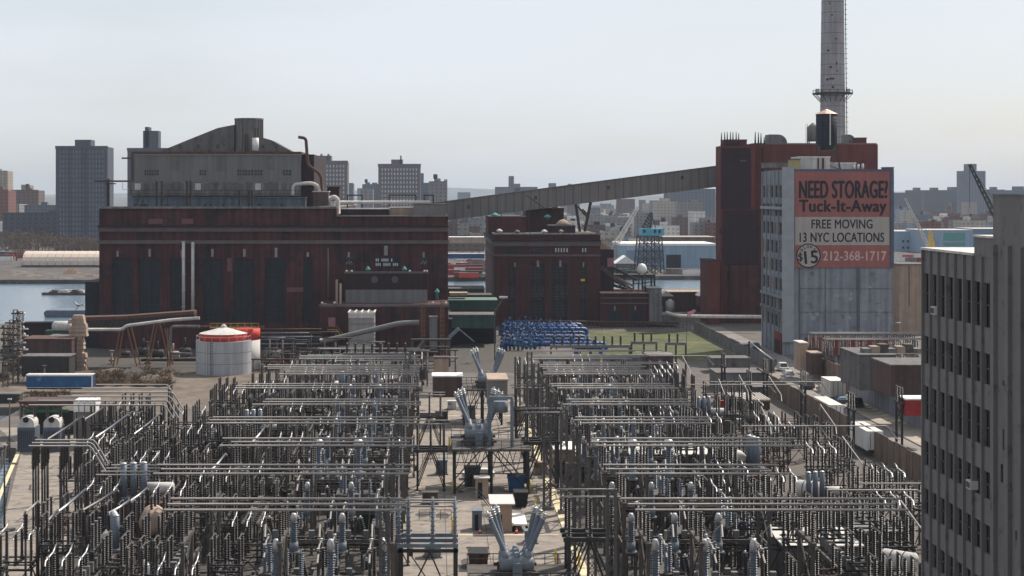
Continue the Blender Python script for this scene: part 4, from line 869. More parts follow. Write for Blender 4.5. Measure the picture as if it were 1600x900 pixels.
mb = MB(M_band); mb.box(P(1156), P(1166), Yk-.3, Yk-.16, Q(252), Q(250)); mb.build('vent_grille', t)
rbox('brick_stair_tower', 'narrow reddish brick stair tower at the foot of the tall block', 'building', 1107, 1125, 408, 510, 509, 16, M_brick2, M_brickd)
rbox('roof_block', 'small brick roof block behind the left row of spikes', 'rooftop block', 1133, 1167, 219, 229, 522, 8, M_brick2, M_concd)
rbox('roof_block', 'small brick roof block right of the chimney', 'rooftop block', 1338, 1354, 216, 226, 524, 8, M_brick2, M_concd)
sp = [(1130, 207), (1135, 206), (1139, 206), (1144, 206), (1148, 206), (1153, 206), (1157, 208), (1183, 206), (1188, 207), (1192, 208), (1197, 214)]
for i, (x, y) in enumerate(sp):
    mb = MB(M_steeld); mb.cyl((P(x), Yk+3, PZ(226, Yk+3)-.5), (P(x), Yk+3, PZ(y, Yk+3)), .34, .1, 6); grp = 'left' if i < 7 else 'right'
    tag(mb.build('roof_spike'), 'dark upright spike in the %s roof cluster, %s from left' % (grp, ORDN[i if i < 7 else i-7]), 'roof spike', 'dark roof spikes')
for i, (x0, x1, yt) in enumerate([(1202, 1230, 210), (1323, 1337, 210)]):
    mb = MB(M_conc); x0, x1 = P(x0, 528), P(x1, 528); zt, zb = PZ(yt, 528), PZ(226, 528)-.3; r = min(x1-x0, zt-zb)*.8
    mb.prism([(x0, zb), (x1, zb)]+[(x1-r+r*math.sin(math.pi/2-a*math.pi/12)*1.0, zt-r+r*math.cos(math.pi/2-a*math.pi/12)) for a in range(7)]+[(x0, zt)], 'y', 528, 535)
    tag(mb.build('duct_hood'), 'curved grey duct hood on brick roof, %s' % ('the wide one by the right spikes' if i == 0 else 'the small one right of the chimney'), 'duct hood', 'curved duct hoods')
t = thing('roof_tank', 'grey cone-topped roof tank half hidden by the black water tank', 'tank', (P(1269, 530), 530, PZ(226, 530)))
mb = MB(M_conc); z0 = PZ(221, 530); mb.lathe([(1.9, 0), (1.9, PZ(199, 530)-z0), (.2, PZ(192, 530)-z0)], (PX(1270, 530), 530, z0), 12); mb.build('tank_body', t)
mb = MB(M_steeld)
for sx in (-1.4, 1.4):
    for sy in (-1.2, 1.2): mb.bar((PX(1270, 530)+sx, 530+sy, PZ(226, 530)-.3), (PX(1270, 530)+sx, 530+sy, z0), .3)
mb.build('support_frame', t)
mb = MB(M_steeld); x = PX(1262, 530)
for d in (0, .5): mb.bar((x+d-1, 528, PZ(226, 530)-.3), (x+d-1, 528, PZ(194, 530)), .1)
mb.build('ladder', t)
# chimney
Yc = 545.; s = F/Yc; t = thing('chimney', 'very tall grey riveted steel chimney with rust blotches and a ringed walkway', 'chimney', (PX(1301, Yc), Yc, 0))
M_chim = mat('chimney_steel', (.29, .275, .28), .7, var=.13, scale=.3, streak=.22, c2=(.17, .10, .07), stain=.12)
zt = PZ(-60, Yc); mb = MB(M_chim); r0, r1 = 20.3/s, 17.3/s
zc = PZ(255, Yc); f = lambda z: r0+(r1-r0)*(z-zc)/(PZ(0, Yc)-zc)
mb.lathe([(f(0), 0), (f(zc), zc), (f(zt), zt)], (PX(1301, Yc), Yc, 0), 16, smooth=False); mb.build('shaft', t)
mb = MB(M_concd)
z = 4.
while z < zt: mb.lathe([(f(z)+.03, 0), (f(z)+.03, .16)], (PX(1301, Yc), Yc, z), 16, smooth=False, caps=False); z += 3.4
mb.build('seam_ring', t)
for (x, y, w, h) in [(1293, 7, 3, 2), (1296, 124, 8, 3), (1290, 125, 5, 3), (1304, 112, 2, 2), (1294, 106, 4, 3), (1303, 100, 2, 5), (1297, 137, 3, 4), (1296, 25, 3, 2), (1302, 62, 3, 2), (1291, 80, 3, 3)]:
    mb = MB(M_rust); X = PX(x, Yc); zz = PZ(y, Yc); rr = f(zz)+.06; a = (X-PX(1301, Yc))/rr; yy = Yc-rr*math.sqrt(max(0, 1-a*a))*.985
    mb.box(X-w/2/s, X+w/2/s, yy-.06, yy+.3, zz-h/2/s, zz+h/2/s); mb.build('rust_patch', t)
zw = PZ(147, Yc); mb = MB(M_steeld); cx = PX(1301, Yc)
mb.lathe([(f(zw)+.05, 0), (f(zw)+2.6, 0), (f(zw)+2.6, .35), (f(zw)+.05, .35)], (cx, Yc, zw), 16, caps=False, smooth=False)
for i in range(16):
    a = 2*math.pi*i/16; rr = f(zw)+2.4; p = Vector((cx+rr*math.cos(a), Yc+rr*math.sin(a), zw)); q = Vector((cx+f(zw)*math.cos(a), Yc+f(zw)*math.sin(a), zw-2.6)); mb.bar(p, q, .16); mb.bar(p, p+Vector((0, 0, 1.3)), .12)
    b = 2*math.pi*(i+1)/16; mb.bar(p+Vector((0, 0, 1.2)), Vector((cx+rr*math.cos(b), Yc+rr*math.sin(b), zw+1.2)), .1)
wk = mb.build('walkway', t)
for sx in (-1, 1): mb = MB(M_offw); mb.box(cx+sx*(f(zw)+1.0)-.5, cx+sx*(f(zw)+1.0)+.5, Yc-1, Yc+1, zw+.36, zw+1.7); mb.build('lamp_box', wk)
mb = MB(M_steelw); x = cx+f(zc)-.1
z = 1.
mb.bar((cx+f(0)+.25, Yc-.8, 0), (cx+f(zt)+.25, Yc-.8, zt), .12); mb.bar((cx+f(0)+.25, Yc-1.3, 0), (cx+f(zt)+.25, Yc-1.3, zt), .12)
while z < zt: mb.lathe([(.45, 0), (.45, .12)], (cx+f(z)+.35, Yc-1.05, z), 6, caps=True); z += 1.6
mb.build('ladder', t)
# ---------------------------------------------------------------- storage building
Ys = 412.; P = lambda x, y=412.: PX(x, y); Q = lambda v, y=412.: PZ(v, y); zr = Q(266); XA, XB = P(1223), P(1395)
t = thing('storage_building', 'tall peeling pale grey concrete storage building with window grid on its left side', 'building', (P(1300), Ys, 0))
mb = MB(M_stor); mb.box(XA+.9, XB, Ys, 439, 0, zr)
# left side: piers and spandrels around the window openings
ny, nz_ = 5, 8; bayw = (439-Ys-1.0)/ny; z0, z1 = 6.0, zr-2.6; fh = (z1-z0)/nz_
for i in range(ny+1): y = Ys+.3+i*bayw; mb.box(XA, XA+.899, y-.3 if i else Ys, y+.45 if i < ny else 439, 0, zr)
for j in range(nz_+1):
    z = z0+j*fh
    for i in range(ny): mb.box(XA+.25, XA+.898, Ys+.3+i*bayw+.451, Ys+.3+(i+1)*bayw-.301, (z-1.1) if j else 0, z+(.5 if j < nz_ else zr-z))
mb.build('wall', t)
wm = MB(M_slate); wm.box(XA+.5, XA+.6, 0, 1, 0, 1)
for j in range(nz_):
    for i in range(ny):
        mb = MB(M_slate if (i*3+j) % 4 else M_tan); ya, yb_, za, zb_ = Ys+.3+i*bayw+.46, Ys+.3+(i+1)*bayw-.31, z0+j*fh+.51, z0+(j+1)*fh-1.11
        mb.box(XA+.5, XA+.88, ya, yb_, za, zb_); mb.use(M_conc); mb.box(XA+.35, XA+.49, (ya+yb_)/2-.12, (ya+yb_)/2+.12, za, zb_); mb.box(XA+.36, XA+.495, ya, yb_, (za+zb_)/2-.08, (za+zb_)/2+.08); mb.build('window', t)
for y, m in ((325, M_storp), (464, M_stor), (486, M_conc)): mb = MB(m); zz = PZ(y, Ys+2); mb.box(XA-.35, XA-.01, Ys, 439, zz-.4, zz+.3); mb.build('ledge', t)
mb = MB(M_storp); mb.box(XA-.2, P(1240), Ys-.5, Ys-.01, 3.3, Q(261)); mb.build('corner_pier', t)
for (x, w) in [(1289.5, .8), (1249, 1.2), (1341, 4.4)]: mb = MB(mat('dark_downpipe', (.10, .10, .115))) if w > 4 else MB(M_concd); mb.box(P(x-w/2), P(x+w/2), Ys-.22, Ys-.01, 3.3, Q(418.6)); mb.build('downpipe' if w > 4 else 'joint', t)
for y in (450, 487, 522): mb = MB(M_conc); mb.box(P(1250), P(1394), Ys-.1, Ys-.012, Q(y+1.2), Q(y)); mb.build('joint', t)
for i in range(26):
    x = R.uniform(1246, 1380); y = R.uniform(424, 520); w, h = R.uniform(3, 13), R.uniform(3, 12); cx, cz = P(x), Q(y); n = 9
    mb = MB(R.choice((M_storp, M_stor, M_conc, M_storp))); k = .02+i*.0017; mb.prism([(cx+w/2/6.3*math.cos(a*2*math.pi/n)*R.uniform(.5, 1.1), cz+h/2/6.3*math.sin(a*2*math.pi/n)*R.uniform(.5, 1.1)) for a in range(n)], 'y', Ys-k, Ys-.002); mb.build('peeling_patch', t)
mb = MB(M_base); mb.box(P(1258), P(1397), Ys-.6, Ys-.01, 0, Q(527)); mb.build('base_band', t)
mb = MB(M_base); mb.box(XA-.3, XA-.01, Ys+1, Ys+9, 0, 5.4); mb.build('base_band', t)
for i in range(3): mb = MB(M_slate); mb.box(XA-.4, XA-.31, Ys+1.8+i*2.4, Ys+3.4+i*2.4, 0, 3.6); mb.build('door', t)
mb = MB(mat('navy_edge', (.09, .10, .14))); mb.box(P(1390.5), XB+.2, Ys-.3, Ys-.01, Q(418), Q(264)); mb.box(P(1237), XB, Ys-.25, Ys-.011, Q(267.8), Q(264.2)); mb.build('parapet_edge', t)
mb = MB(M_roof); mb.box(XA+.5, XB-.5, Ys+.5, 438.5, zr+.01, zr+.2); mb.build('roof', t)
rbox('roof_block', 'white plastered roof block with brown stains on the storage building', 'rooftop block', 1250, 1297, 246, 265, Ys+5, 10, M_offw, M_white)
rbox('roof_block', 'low white roof block right of the stained one on the storage building', 'rooftop block', 1297.5, 1337, 255.5, 265, Ys+6, 9, M_offw, M_white)
rbox('roof_block', 'yellowish roof box at the left corner of the storage building', 'rooftop block', 1238, 1250, 250, 265, Ys+4, 5, mat('dull_yellow', (.36, .30, .15)), M_concd)
rbox('roof_block', 'dark grey roof box at rear left of the storage building', 'rooftop block', 1199, 1236, 255, 262, Ys+20, 8, M_conc, M_concd)
rbox('roof_block', 'small navy block on the right roof corner of the storage building', 'rooftop block', 1384, 1396, 262.5, 266, Ys-.2, 4, mat('navy_edge', (.09, .10, .14)))
for i, (x, y) in enumerate([(1342, 257), (1349, 256), (1356, 255)]): mb = MB(M_silver); mb.cyl((P(x), Ys+5, zr+.2), (P(x), Ys+5, Q(y)), .4, .3, 6); tag(mb.build('roof_vent'), 'small bright roof vent on storage building, %s from left' % ORDN[i], 'vent', 'bright roof vents')
mb = MB(M_rust)
for x, w in ((1277, 2.5), (1284, 3.5)): mb.box(PX(x, Ys+5), PX(x+w, Ys+5), Ys+4.8, Ys+4.84, PZ(264, Ys+5), PZ(247, Ys+5))
tag(mb.build('stain_strips'), 'brown rust streaks down the white roof block', 'stain')
# water tank on the roof
Yw = Ys+8; t = thing('rooftop_water_tank', 'black wooden water tank with coppery cone roof on legs before the chimney', 'water tank', (PX(1291.5, Yw), Yw, zr+.2))
s = F/Yw; mb = MB(M_tank); z0, z1 = PZ(227, Yw), PZ(178.5, Yw); r = 16.3/s; mb.lathe([(r*.7, -1.3), (r*.95, 0), (r, .3), (r, z1-z0)], (PX(1291.5, Yw), Yw, z0), 20); mb.build('tank_body', t)
mb = MB(M_black)
for k in range(9): mb.lathe([(r+.05, 0), (r+.05, .12)], (PX(1291.5, Yw), Yw, z0+.5+k*.85), 20, caps=False)
mb.build('hoop', t)
mb = MB(mat('copper_roof', (.42, .25, .19), .55, .3, var=.15, c2=(.55, .50, .47), stain=.5)); mb.lathe([(r+.35, 0), (.15, (178.5-170.5)/s)], (PX(1291.5, Yw), Yw, z1+.01), 10, smooth=False); mb.build('cone_roof', t)
mb = MB(M_offw); mb.bar((PX(1293, Yw), Yw-r-.2, z0), (PX(1293, Yw), Yw-r-.2, z1), .28); mb.build('overflow_pipe', t)
for sx in (-1, 1):
    for sy in (-1, 1): mb = MB(M_steeld); mb.bar((PX(1293, Yw)+sx*r*1.0, Yw+sy*r*.9, zr+.2), (PX(1291.5, Yw)+sx*r*.75, Yw+sy*r*.75, z0-.1), .28); mb.build('leg', t)
mb = MB(M_steeld)
for sy in (-1, 1):
    for k in (0, 1):
        mb.bar((PX(1291.5, Yw)-r*.95, Yw+sy*r*.8, zr+.4+k*2), (PX(1291.5, Yw)+r*.8, Yw+sy*r*.8, zr+2.3+k*1.5), .12); mb.bar((PX(1291.5, Yw)+r*.95, Yw+sy*r*.8, zr+.4+k*2), (PX(1291.5, Yw)-r*.8, Yw+sy*r*.8, zr+2.3+k*1.5), .12)
mb.build('brace', t)
# sign --------------------------------------------------------------------
Yn = Ys-.30; P = lambda x, y=Yn: PX(x, y); Q = lambda v, y=Yn: PZ(v, y)
t = thing('billboard', 'huge faded red and cream storage advertisement on the front wall of the storage building', 'billboard', (P(1316), Yn, Q(343)))
mb = MB(M_sred); mb.box(P(1242), P(1390), Yn-.05, Yn+.05, Q(418), Q(268)); mb.build('red_field', t)
mb = MB(M_swhite); mb.box(P(1242.5), P(1389.5), Yn-.08, Yn-.052, Q(383), Q(339)); mb.build('cream_field', t)
mb = MB(M_swhite); mb.box(P(1237.5), P(1241.2), Yn-.05, Yn+.05, Q(418), Q(268)); mb.build('side_strip', t)
def text(name, body, x0, x1, y0, y1, m, parent, yy, bold=.035, rot=0):
    c = bpy.data.curves.new('lettering', 'FONT'); c.body = body; c.size = 1; c.offset = 0.0; c.extrude = 0.0; c.space_character = 1.06
    o = bpy.data.objects.new('lettering_tmp', c); COL.objects.link(o); bpy.context.view_layer.update()
    me = bpy.data.meshes.new_from_object(o.evaluated_get(bpy.context.evaluated_depsgraph_get())); COL.objects.unlink(o); bpy.data.objects.remove(o)
    xs = [v.co.x for v in me.vertices]; ys = [v.co.y for v in me.vertices]; a0, a1, b0, b1 = min(xs), max(xs), min(ys), max(ys)
    X0, X1, Z0, Z1 = P(x0), P(x1), Q(y1), Q(y0); cx, cz = (X0+X1)/2, (Z0+Z1)/2
    vs = []
    for v in me.vertices:
        u = (v.co.x-a0)/(a1-a0)-.5; w = (v.co.y-b0)/(b1-b0)-.5; dx, dz = u*(X1-X0), w*(Z1-Z0)
        vs.append((cx+dx*math.cos(rot)-dz*math.sin(rot), yy, cz+dx*math.sin(rot)+dz*math.cos(rot)))
    mb = MB(m); n = len(vs); e = bold*(Z1-Z0)*.75
    for k, (ox, oz) in enumerate(((0, 0), (e, 0), (-e, 0), (0, e*.6), (0, -e*.6), (e*.7, e*.4), (-e*.7, -e*.4))):
        mb.v += [(x+ox, y-k*.0015, z+oz) for x, y, z in vs]
        for p in me.polygons: mb.face([q+k*n for q in p.vertices])
    bpy.data.meshes.remove(me); return mb.build(name, parent)
text('lettering', 'NEED STORAGE?', 1249, 1386.5, 282.5, 309.5, M_sblk, t, Yn-.10, .05)
text('lettering', 'Tuck-It-Away', 1249, 1384.5, 312.5, 336.5, M_sblk, t, Yn-.10, .05)
text('lettering', 'FREE MOVING', 1268, 1363, 343, 357, M_sblk, t, Yn-.12, .03)
text('lettering', '13 NYC LOCATIONS', 1249.5, 1381, 363.5, 378, M_sblk, t, Yn-.12, .035)
text('lettering', '212-368-1717', 1286, 1384.5, 392.5, 407, mat('faded_pink_white', (.52, .36, .33)), t, Yn-.10, .045)
mb = MB(M_sblk); mb.cyl((P(1263), Yn-.12, Q(399.5)), (P(1263), Yn-.06, Q(399.5)), 19.2/6.32, None, 32); mb.use(M_swhite); mb.cyl((P(1263), Yn-.16, Q(399.5)), (P(1263), Yn-.121, Q(399.5)), 17.4/6.32, None, 32); rb = mb.build('price_roundel', t)
text('lettering', '$', 1247, 1254, 396, 409, M_sblk, t, Yn-.2, .03, .08); text('lettering', '15', 1257, 1277, 392, 411.5, M_sblk, t, Yn-.2, .05, .08)
for i, ch in enumerate('AsLowAs'):
    a = math.radians(158-i*21.5-(6 if i > 1 else 0)-(6 if i > 4 else 0)+6); cx, cz = 1263+13.2*math.cos(a), 398.5-13.2*math.sin(a)
    text('lettering', ch, cx-1.9, cx+1.9, cz-2.2, cz+2.2, M_sblk, t, Yn-.2, .02, a-math.pi/2)
# ---------------------------------------------------------------- substation yard: prototypes (local coordinates, base at z=0)
def ins_mesh(h=2.6, r=.13, rr=.21, m=None, n=8):
    prof = [(r*.9, 0)]; k = int(h/.2)
    for i in range(k):
        z = .05+(h-.1)*i/k; d = (h-.1)/k; prof += [(r, z), (rr, z+d*.35), (r, z+d*.6)]
    prof.append((r*.9, h)); mb = MB(m or M_ins); mb.lathe(prof, (0, 0, 0), n, smooth=False)
    mb.use(M_steel); mb.lathe([(r*1.5, 0), (r*1.5, .14)], (0, 0, h-.02), n); mb.lathe([(r*1.7, 0), (r*1.7, .12)], (0, 0, -.1), n); return mb
def add_part(src, parent, loc, name=None):
    return dup_part(src, loc, parent)
def proto_root(name, cat): return thing(name, 'prototype', cat, (0, 0, 0))
def first(mb, name, root, loc=(0, 0, 0)):
    o = mb.build(name, root); o.location = loc; return o
def leg_mb(h, w=.2, m=None): mb = MB(m or M_steelw); mb.box(-w/2, w/2, -w/2, w/2, 0, h); mb.box(-w, w, -w, w, 0, .12); return mb
G = {}
# 1 disconnect switch: two insulator stacks along Y and a long bright arm
def mk_switch(m_ins, h=4.0, arm=5.2, open_=0.9):
    t = proto_root('disconnect_switch', 'switch')
    l0 = first(leg_mb(h), 'leg', t, (-.45, -1.9, 0))
    for x, y in ((.45, -1.9), (-.45, 1.9), (.45, 1.9)): dup_part(l0, (x, y, 0), t)
    mb = MB(M_steelw); mb.box(-.6, .6, -2.3, 2.3, h, h+.22); mb.bar((-.45, -1.9, .3), (-.45, 1.9, h), .1); mb.bar((.45, 1.9, .3), (.45, -1.9, h), .1); mb.bar((-.45, -1.9, h*.5), (.45, -1.9, h), .1); mb.build('base_frame', t)
    i0 = first(ins_mesh(2.5, .13, .23, m_ins), 'insulator', t, (0, -1.9, h+.32)); dup_part(i0, (0, 1.9, h+.32), t); dup_part(i0, (.42, -1.5, h+.32), t)
    top = h+2.85; mb = MB(M_alu); mb.tube([(0, 1.9, top), (0, 1.9-arm*.55, top+.1), (0, 1.9-arm, top-1.0)], .095, 6); mb.build('blade', t)
    mb = MB(M_silver); mb.box(-.16, .16, 1.6, 2.2, top-.1, top+.12); mb.box(-.12, .12, -2.1, -1.7, top-.1, top+.1); mb.lathe([(.05, 0), (.22, .05), (.22, .1), (.05, .15)], (0, 1.9, top+.12), 8); mb.build('contact', t)
    return Proto(t)
# 2 instrument transformer: grey column, silver dome
def mk_vt(h=3.4, hh=3.2, ball=.55):
    t = proto_root('voltage_transformer', 'transformer')
    l0 = first(leg_mb(h, .18), 'leg', t, (-.4, -.4, 0))
    for x, y in ((.4, -.4), (-.4, .4), (.4, .4)): dup_part(l0, (x, y, 0), t)
    mb = MB(M_equip); mb.box(-.55, .55, -.55, .55, h, h+.15); mb.cyl((0, 0, h+.15), (0, 0, h+1.1), .42, .42, 12); mb.build('tank', t)
    first(ins_mesh(hh-1.1, .24, .36, M_insg), 'insulator', t, (0, 0, h+1.15))
    mb = MB(M_silver); mb.lathe([(.2, 0), (ball, .18), (ball, .55), (ball*.75, .8), (.15, .95)], (0, 0, h+hh+.12), 12); mb.build('silver_cap', t)
    return Proto(t)
# 3 dead tank breaker with six bushings: low horizontal tank
def mk_breaker():
    t = proto_root('circuit_breaker', 'circuit breaker')
    l0 = first(leg_mb(1.3, .16), 'leg', t, (-.7, -1.4, 0))
    for x, y in ((.7, -1.4), (-.7, 1.4), (.7, 1.4)): dup_part(l0, (x, y, 0), t)
    mb = MB(M_steelw); mb.lathe([(.5, 0), (.75, .15), (.75, 3.05), (.5, 3.2)], (0, -1.6, 2.1), 12, (0, 1, 0)); mb.box(-1.1, -.62, -.5, .5, 1.2, 2.6); mb.build('tank', t)
    for y, dy in ((-1.0, -.5), (1.0, .5)):
        o = first(ins_mesh(2.4, .18, .32, M_ins), 'bushing', t, (0, y, 2.7)); o.rotation_euler = (-dy*.45, 0, 0)
    mb = MB(M_silver); mb.cyl((0, -1.5, 5.05), (0, -1.6, 5.35), .12, .12, 6); mb.cyl((0, 1.5, 5.05), (0, 1.6, 5.35), .12, .12, 6); mb.build('terminal', t)
    return Proto(t)
# 4 bus support stand carrying three pipes (insulators spaced along Y), z top = 12
def mk_stand(zb=9.0, top=12.0, dy=2.7, m=None, ncol=1, w=.32):
    t = proto_root('bus_support', 'bus support')
    l0 = first(leg_mb(zb, w, m), 'leg', t, (0, -dy, 0)); dup_part(l0, (0, dy, 0), t)
    mb = MB(m or M_steelw); mb.box(-w*.7, w*.7, -dy-.6, dy+.6, zb, zb+.3); mb.bar((0, -dy, zb*.55), (0, dy, zb), .12); mb.bar((0, dy, zb*.55), (0, -dy, zb), .12); mb.bar((0, -dy, zb*.55), (0, dy, zb*.55), .14); mb.build('crossbeam', t)
    i0 = first(ins_mesh(top-zb-.55, .12, .2, M_ins), 'insulator', t, (0, -dy, zb+.4)); dup_part(i0, (0, 0, zb+.4), t); dup_part(i0, (0, dy, zb+.4), t)
    return Proto(t)
# 5 rack of six insulators on a low steel table with pipes across
def mk_rack(h=3.2, hi=3.2, nx=2, ny=3, sx=1.6, sy=1.5, m=None, mi=None, pipes=True, arms=False):
    t = proto_root('insulator_rack', 'insulator rack'); X, Yd = (nx-1)*sx/2, (ny-1)*sy/2
    l0 = first(leg_mb(h, .2, m), 'leg', t, (-X, -Yd, 0))
    for x, y in ((X, -Yd), (-X, Yd), (X, Yd)): dup_part(l0, (x, y, 0), t)
    mb = MB(m or M_steeld)
    for i in range(nx): mb.box(-X+i*sx-.14, -X+i*sx+.14, -Yd-.4, Yd+.4, h, h+.22)
    for j in range(ny): mb.box(-X-.4, X+.4, -Yd+j*sy-.1, -Yd+j*sy+.1, h+.221, h+.36)
    mb.bar((-X, -Yd, .2), (X, -Yd, h), .1); mb.bar((X, -Yd, .2), (-X, -Yd, h), .1); mb.bar((-X, -Yd, h*.5), (-X, Yd, h), .1); mb.bar((X, Yd, h*.5), (X, -Yd, h), .1)
    for zz in (h*.5, h-.55):
        for yy in (-Yd, Yd): mb.box(-X-.2, X+.2, yy-.06, yy+.06, zz, zz+.13)
        for xx in (-X, X): mb.box(xx-.06, xx+.06, -Yd, Yd, zz+.14, zz+.25)
    mb.cyl((-X, -Yd-.3, h-.35), (X, -Yd-.3, h-.35), .09, .09, 6); mb.build('table_frame', t)
    mb = MB(M_steelw); mb.box(X+.05, X+.5, -.25, .25, h*.28, h*.28+.8); mb.build('operating_box', t)
    i0 = None
    for i in range(nx):
        for j in range(ny):
            loc = (-X+i*sx, -Yd+j*sy, h+.46)
            if i0 is None: i0 = first(ins_mesh(hi, .12, .21, mi or M_ins), 'insulator', t, loc)
            else: dup_part(i0, loc, t)
    if arms:
        for i in range(nx):
            x = -X+i*sx; z = h+.5+hi+.1; mb = MB(M_silver); mb.tube([(x, Yd+.9, z+.55), (x, Yd-.3, z+.12), (x, -Yd-.9, z-.05), (x, -Yd-1.1, z-.45)], .08, 6); mb.box(x-.13, x+.13, -Yd-.15, -Yd+.15, z-.1, z+.14); mb.build('bus_arm', t)
    elif pipes:
        for i in range(nx):
            mb = MB(M_steelw); x = -X+i*sx; z = h+.5+hi+.12; mb.tube([(x, Yd+.3, z), (x, -Yd-.3, z)], .07, 6); mb.build('busbar', t)
    return Proto(t)
# 6 equipment platform: long lattice table spanning the three phases (X), at z=3.6
def mk_platform(w=13, d=1.6, h=3.6, m=None):
    t = proto_root('steel_platform', 'steel platform'); m = m or M_steelw
    l0 = first(leg_mb(h, .24, m), 'leg', t, (-w/2, -d/2, 0))
    for x in (-w/2, 0, w/2):
        for y in (-d/2, d/2):
            if (x, y) != (-w/2, -d/2): dup_part(l0, (x, y, 0), t)
    mb = MB(m)
    for y in (-d/2, d/2): mb.box(-w/2-.4, w/2+.4, y-.12, y+.12, h, h+.3); mb.box(-w/2, w/2, y-.06, y+.06, h-.9, h-.76)
    n = int(w/1.3)
    for i in range(n):
        x = -w/2+w*i/n; mb.box(x, x+.12, -d/2+.13, d/2-.13, h+.05, h+.2)
        for y in (-d/2, d/2): mb.bar((x, y, h-.8), (x+w/n/2, y, h), .07); mb.bar((x+w/n/2, y, h), (x+w/n, y, h-.8), .07)
    mb.build('deck_truss', t)
    mb = MB(M_steel)
    mb.box(-.3, .3, -.3, .3, 0, .75); c0 = first(mb, 'control_box', t, (-w/2+.8, 0, h+.31))
    for k in range(1, 7): dup_part(c0, (-w/2+.8+k*(w-1.6)/6, 0, h+.31), t)
    mb = MB(M_steeld); mb.cyl((-w/2, 0, h-.35), (w/2, 0, h-.35), .16, .16, 6); mb.build('drive_rod', t)
    return Proto(t)
# 7 brown transformer
def mk_xfmr(body=M_brown):
    t = proto_root('power_transformer', 'transformer')
    mb = MB(body); mb.box(-2.6, 2.6, -1.6, 1.6, .35, 4.2); mb.box(-2.75, 2.75, -1.75, 1.75, 4.201, 4.4); mb.box(-2.3, 2.3, -1.3, 1.3, 0, .349); mb.build('tank_body', t)
    mb = MB(body)
    for s in (-1, 1):
        for k in range(11): y = -1.4+k*.28; mb.box(s*2.62, s*3.9, y-.05, y+.05, .9, 3.9)
        mb.box(s*2.7, s*3.8, -1.42, 1.42, 3.901, 4.05)
    mb.build('radiator', t)
    mb = MB(M_tan); mb.use(M_offw); mb.lathe([(.3, 0), (.62, .12), (.62, 2.7), (.3, 2.82)], (.2, .9, 5.4), 12, (1, 0, 0)); mb.use(body); mb.box(.7, .9, .7, 1.1, 4.4, 4.9); mb.box(2.2, 2.4, .7, 1.1, 4.4, 4.9); mb.build('conservator', t)
    b0 = None
    for k in range(3):
        loc = (-1.8+k*.95, -.5+k*.3, 4.42)
        if b0 is None:
            mb = MB(M_blueg); mb.cyl((0, 0, 0), (0, 0, .4), .42, .42, 10); mb.cyl((0, 0, .4), (0, 0, 3.6), .34, .34, 12); mb.use(M_silver); mb.lathe([(.36, 0), (.3, .12), (.1, .2)], (0, 0, 3.6), 10); b0 = first(mb, 'bushing', t, loc)
        else: dup_part(b0, loc, t)
    return Proto(t)
# 8 tall steel column pair with bracing (grey) carrying bus level
def mk_column(h=14.5, w=.75):
    t = proto_root('steel_column', 'steel column')
    mb = MB(M_steel); mb.use(mat('column_steel', (.10, .092, .088), .75, .1, var=.25, streak=.2)); 
    for sx in (-1, 1): mb.box(sx*w/2-.13, sx*w/2+.13, -.24, .24, 0, h)
    for k in range(int(h/1.1)): z = .4+k*1.1; mb.bar((-w/2, -.1, z), (w/2, -.1, z+1.0), .09); mb.bar((w/2, .1, z), (-w/2, .1, z+1.0), .09)
    mb.build('shaft', t)
    mb = MB(M_conc); mb.box(-w, w, -.7, .7, 0, .5); mb.build('footing', t)
    return Proto(t)
# 9 braced tower frame on the aisle, with deck and posts above
def mk_tower(w=3.6, d=3.6, h=5.2, m=None, posts=3, ph=3.2):
    t = proto_root('braced_steel_tower', 'steel tower'); m = m or M_steeld
    l0 = first(leg_mb(h, .26, m), 'leg', t, (-w/2, -d/2, 0))
    for x, y in ((w/2, -d/2), (-w/2, d/2), (w/2, d/2)): dup_part(l0, (x, y, 0), t)
    mb = MB(m); mb.box(-w/2-.5, w/2+.5, -d/2-.3, -d/2+.1, h, h+.35); mb.box(-w/2-.5, w/2+.5, d/2-.1, d/2+.3, h, h+.35); mb.box(-w/2-.5, w/2+.5, -.15, .15, h, h+.35)
    for x in (-w/2, 0, w/2): mb.box(x-.15, x+.15, -d/2+.11, d/2-.11, h+.03, h+.3)
    mb.build('deck_frame', t)
    mb = MB(m)
    for y in (-d/2, d/2):
        mb.bar((-w/2, y, .3), (0, y, h), .13); mb.bar((w/2, y, .3), (0, y, h), .13); mb.bar((-w/2, y, h*.3), (-.25, y, h), .11); mb.bar((w/2, y, h*.3), (.25, y, h), .11)
    for x in (-w/2, w/2): mb.bar((x, -d/2, .3), (x, d/2, h), .11); mb.bar((x, d/2, .3), (x, -d/2, h), .11)
    mb.build('cross_brace', t)
    i0 = None
    for x in [(-w/2+w*i/(posts-1)) for i in range(posts)]:
        for y in (-d/2, d/2):
            if i0 is None: i0 = first(ins_mesh(ph, .12, .2, M_ins), 'insulator', t, (x, y, h+.45))
            else: dup_part(i0, (x, y, h+.45), t)
    mb = MB(M_alu)
    for y in (-d/2, d/2): mb.cyl((-w/2-.8, y, h+ph+.6), (w/2+.8, y, h+ph+.6), .08, .08, 6)
    mb.build('busbar', t)
    return Proto(t)
sw_b, sw_g = mk_switch(M_ins), mk_switch(M_insg, 4.4, 4.6, .5)
vt, brk = mk_vt(3.0, 3.0, .32), mk_breaker()
stand, stand_lo = mk_stand(), mk_stand(6.6, 9.4, 1.6, M_steeld)
rack6, rack9, rackg = mk_rack(4.4, 2.2, 2, 3, 1.7, 1.7, M_steelw), mk_rack(5.4, 2.6, 3, 2, 1.3, 2.2), mk_rack(2.9, 2.3, 2, 2, 1.4, 1.6, M_steelw, M_insg)
racka = mk_rack(3.9, 2.5, 3, 2, 1.5, 2.4, M_steeld, arms=True)
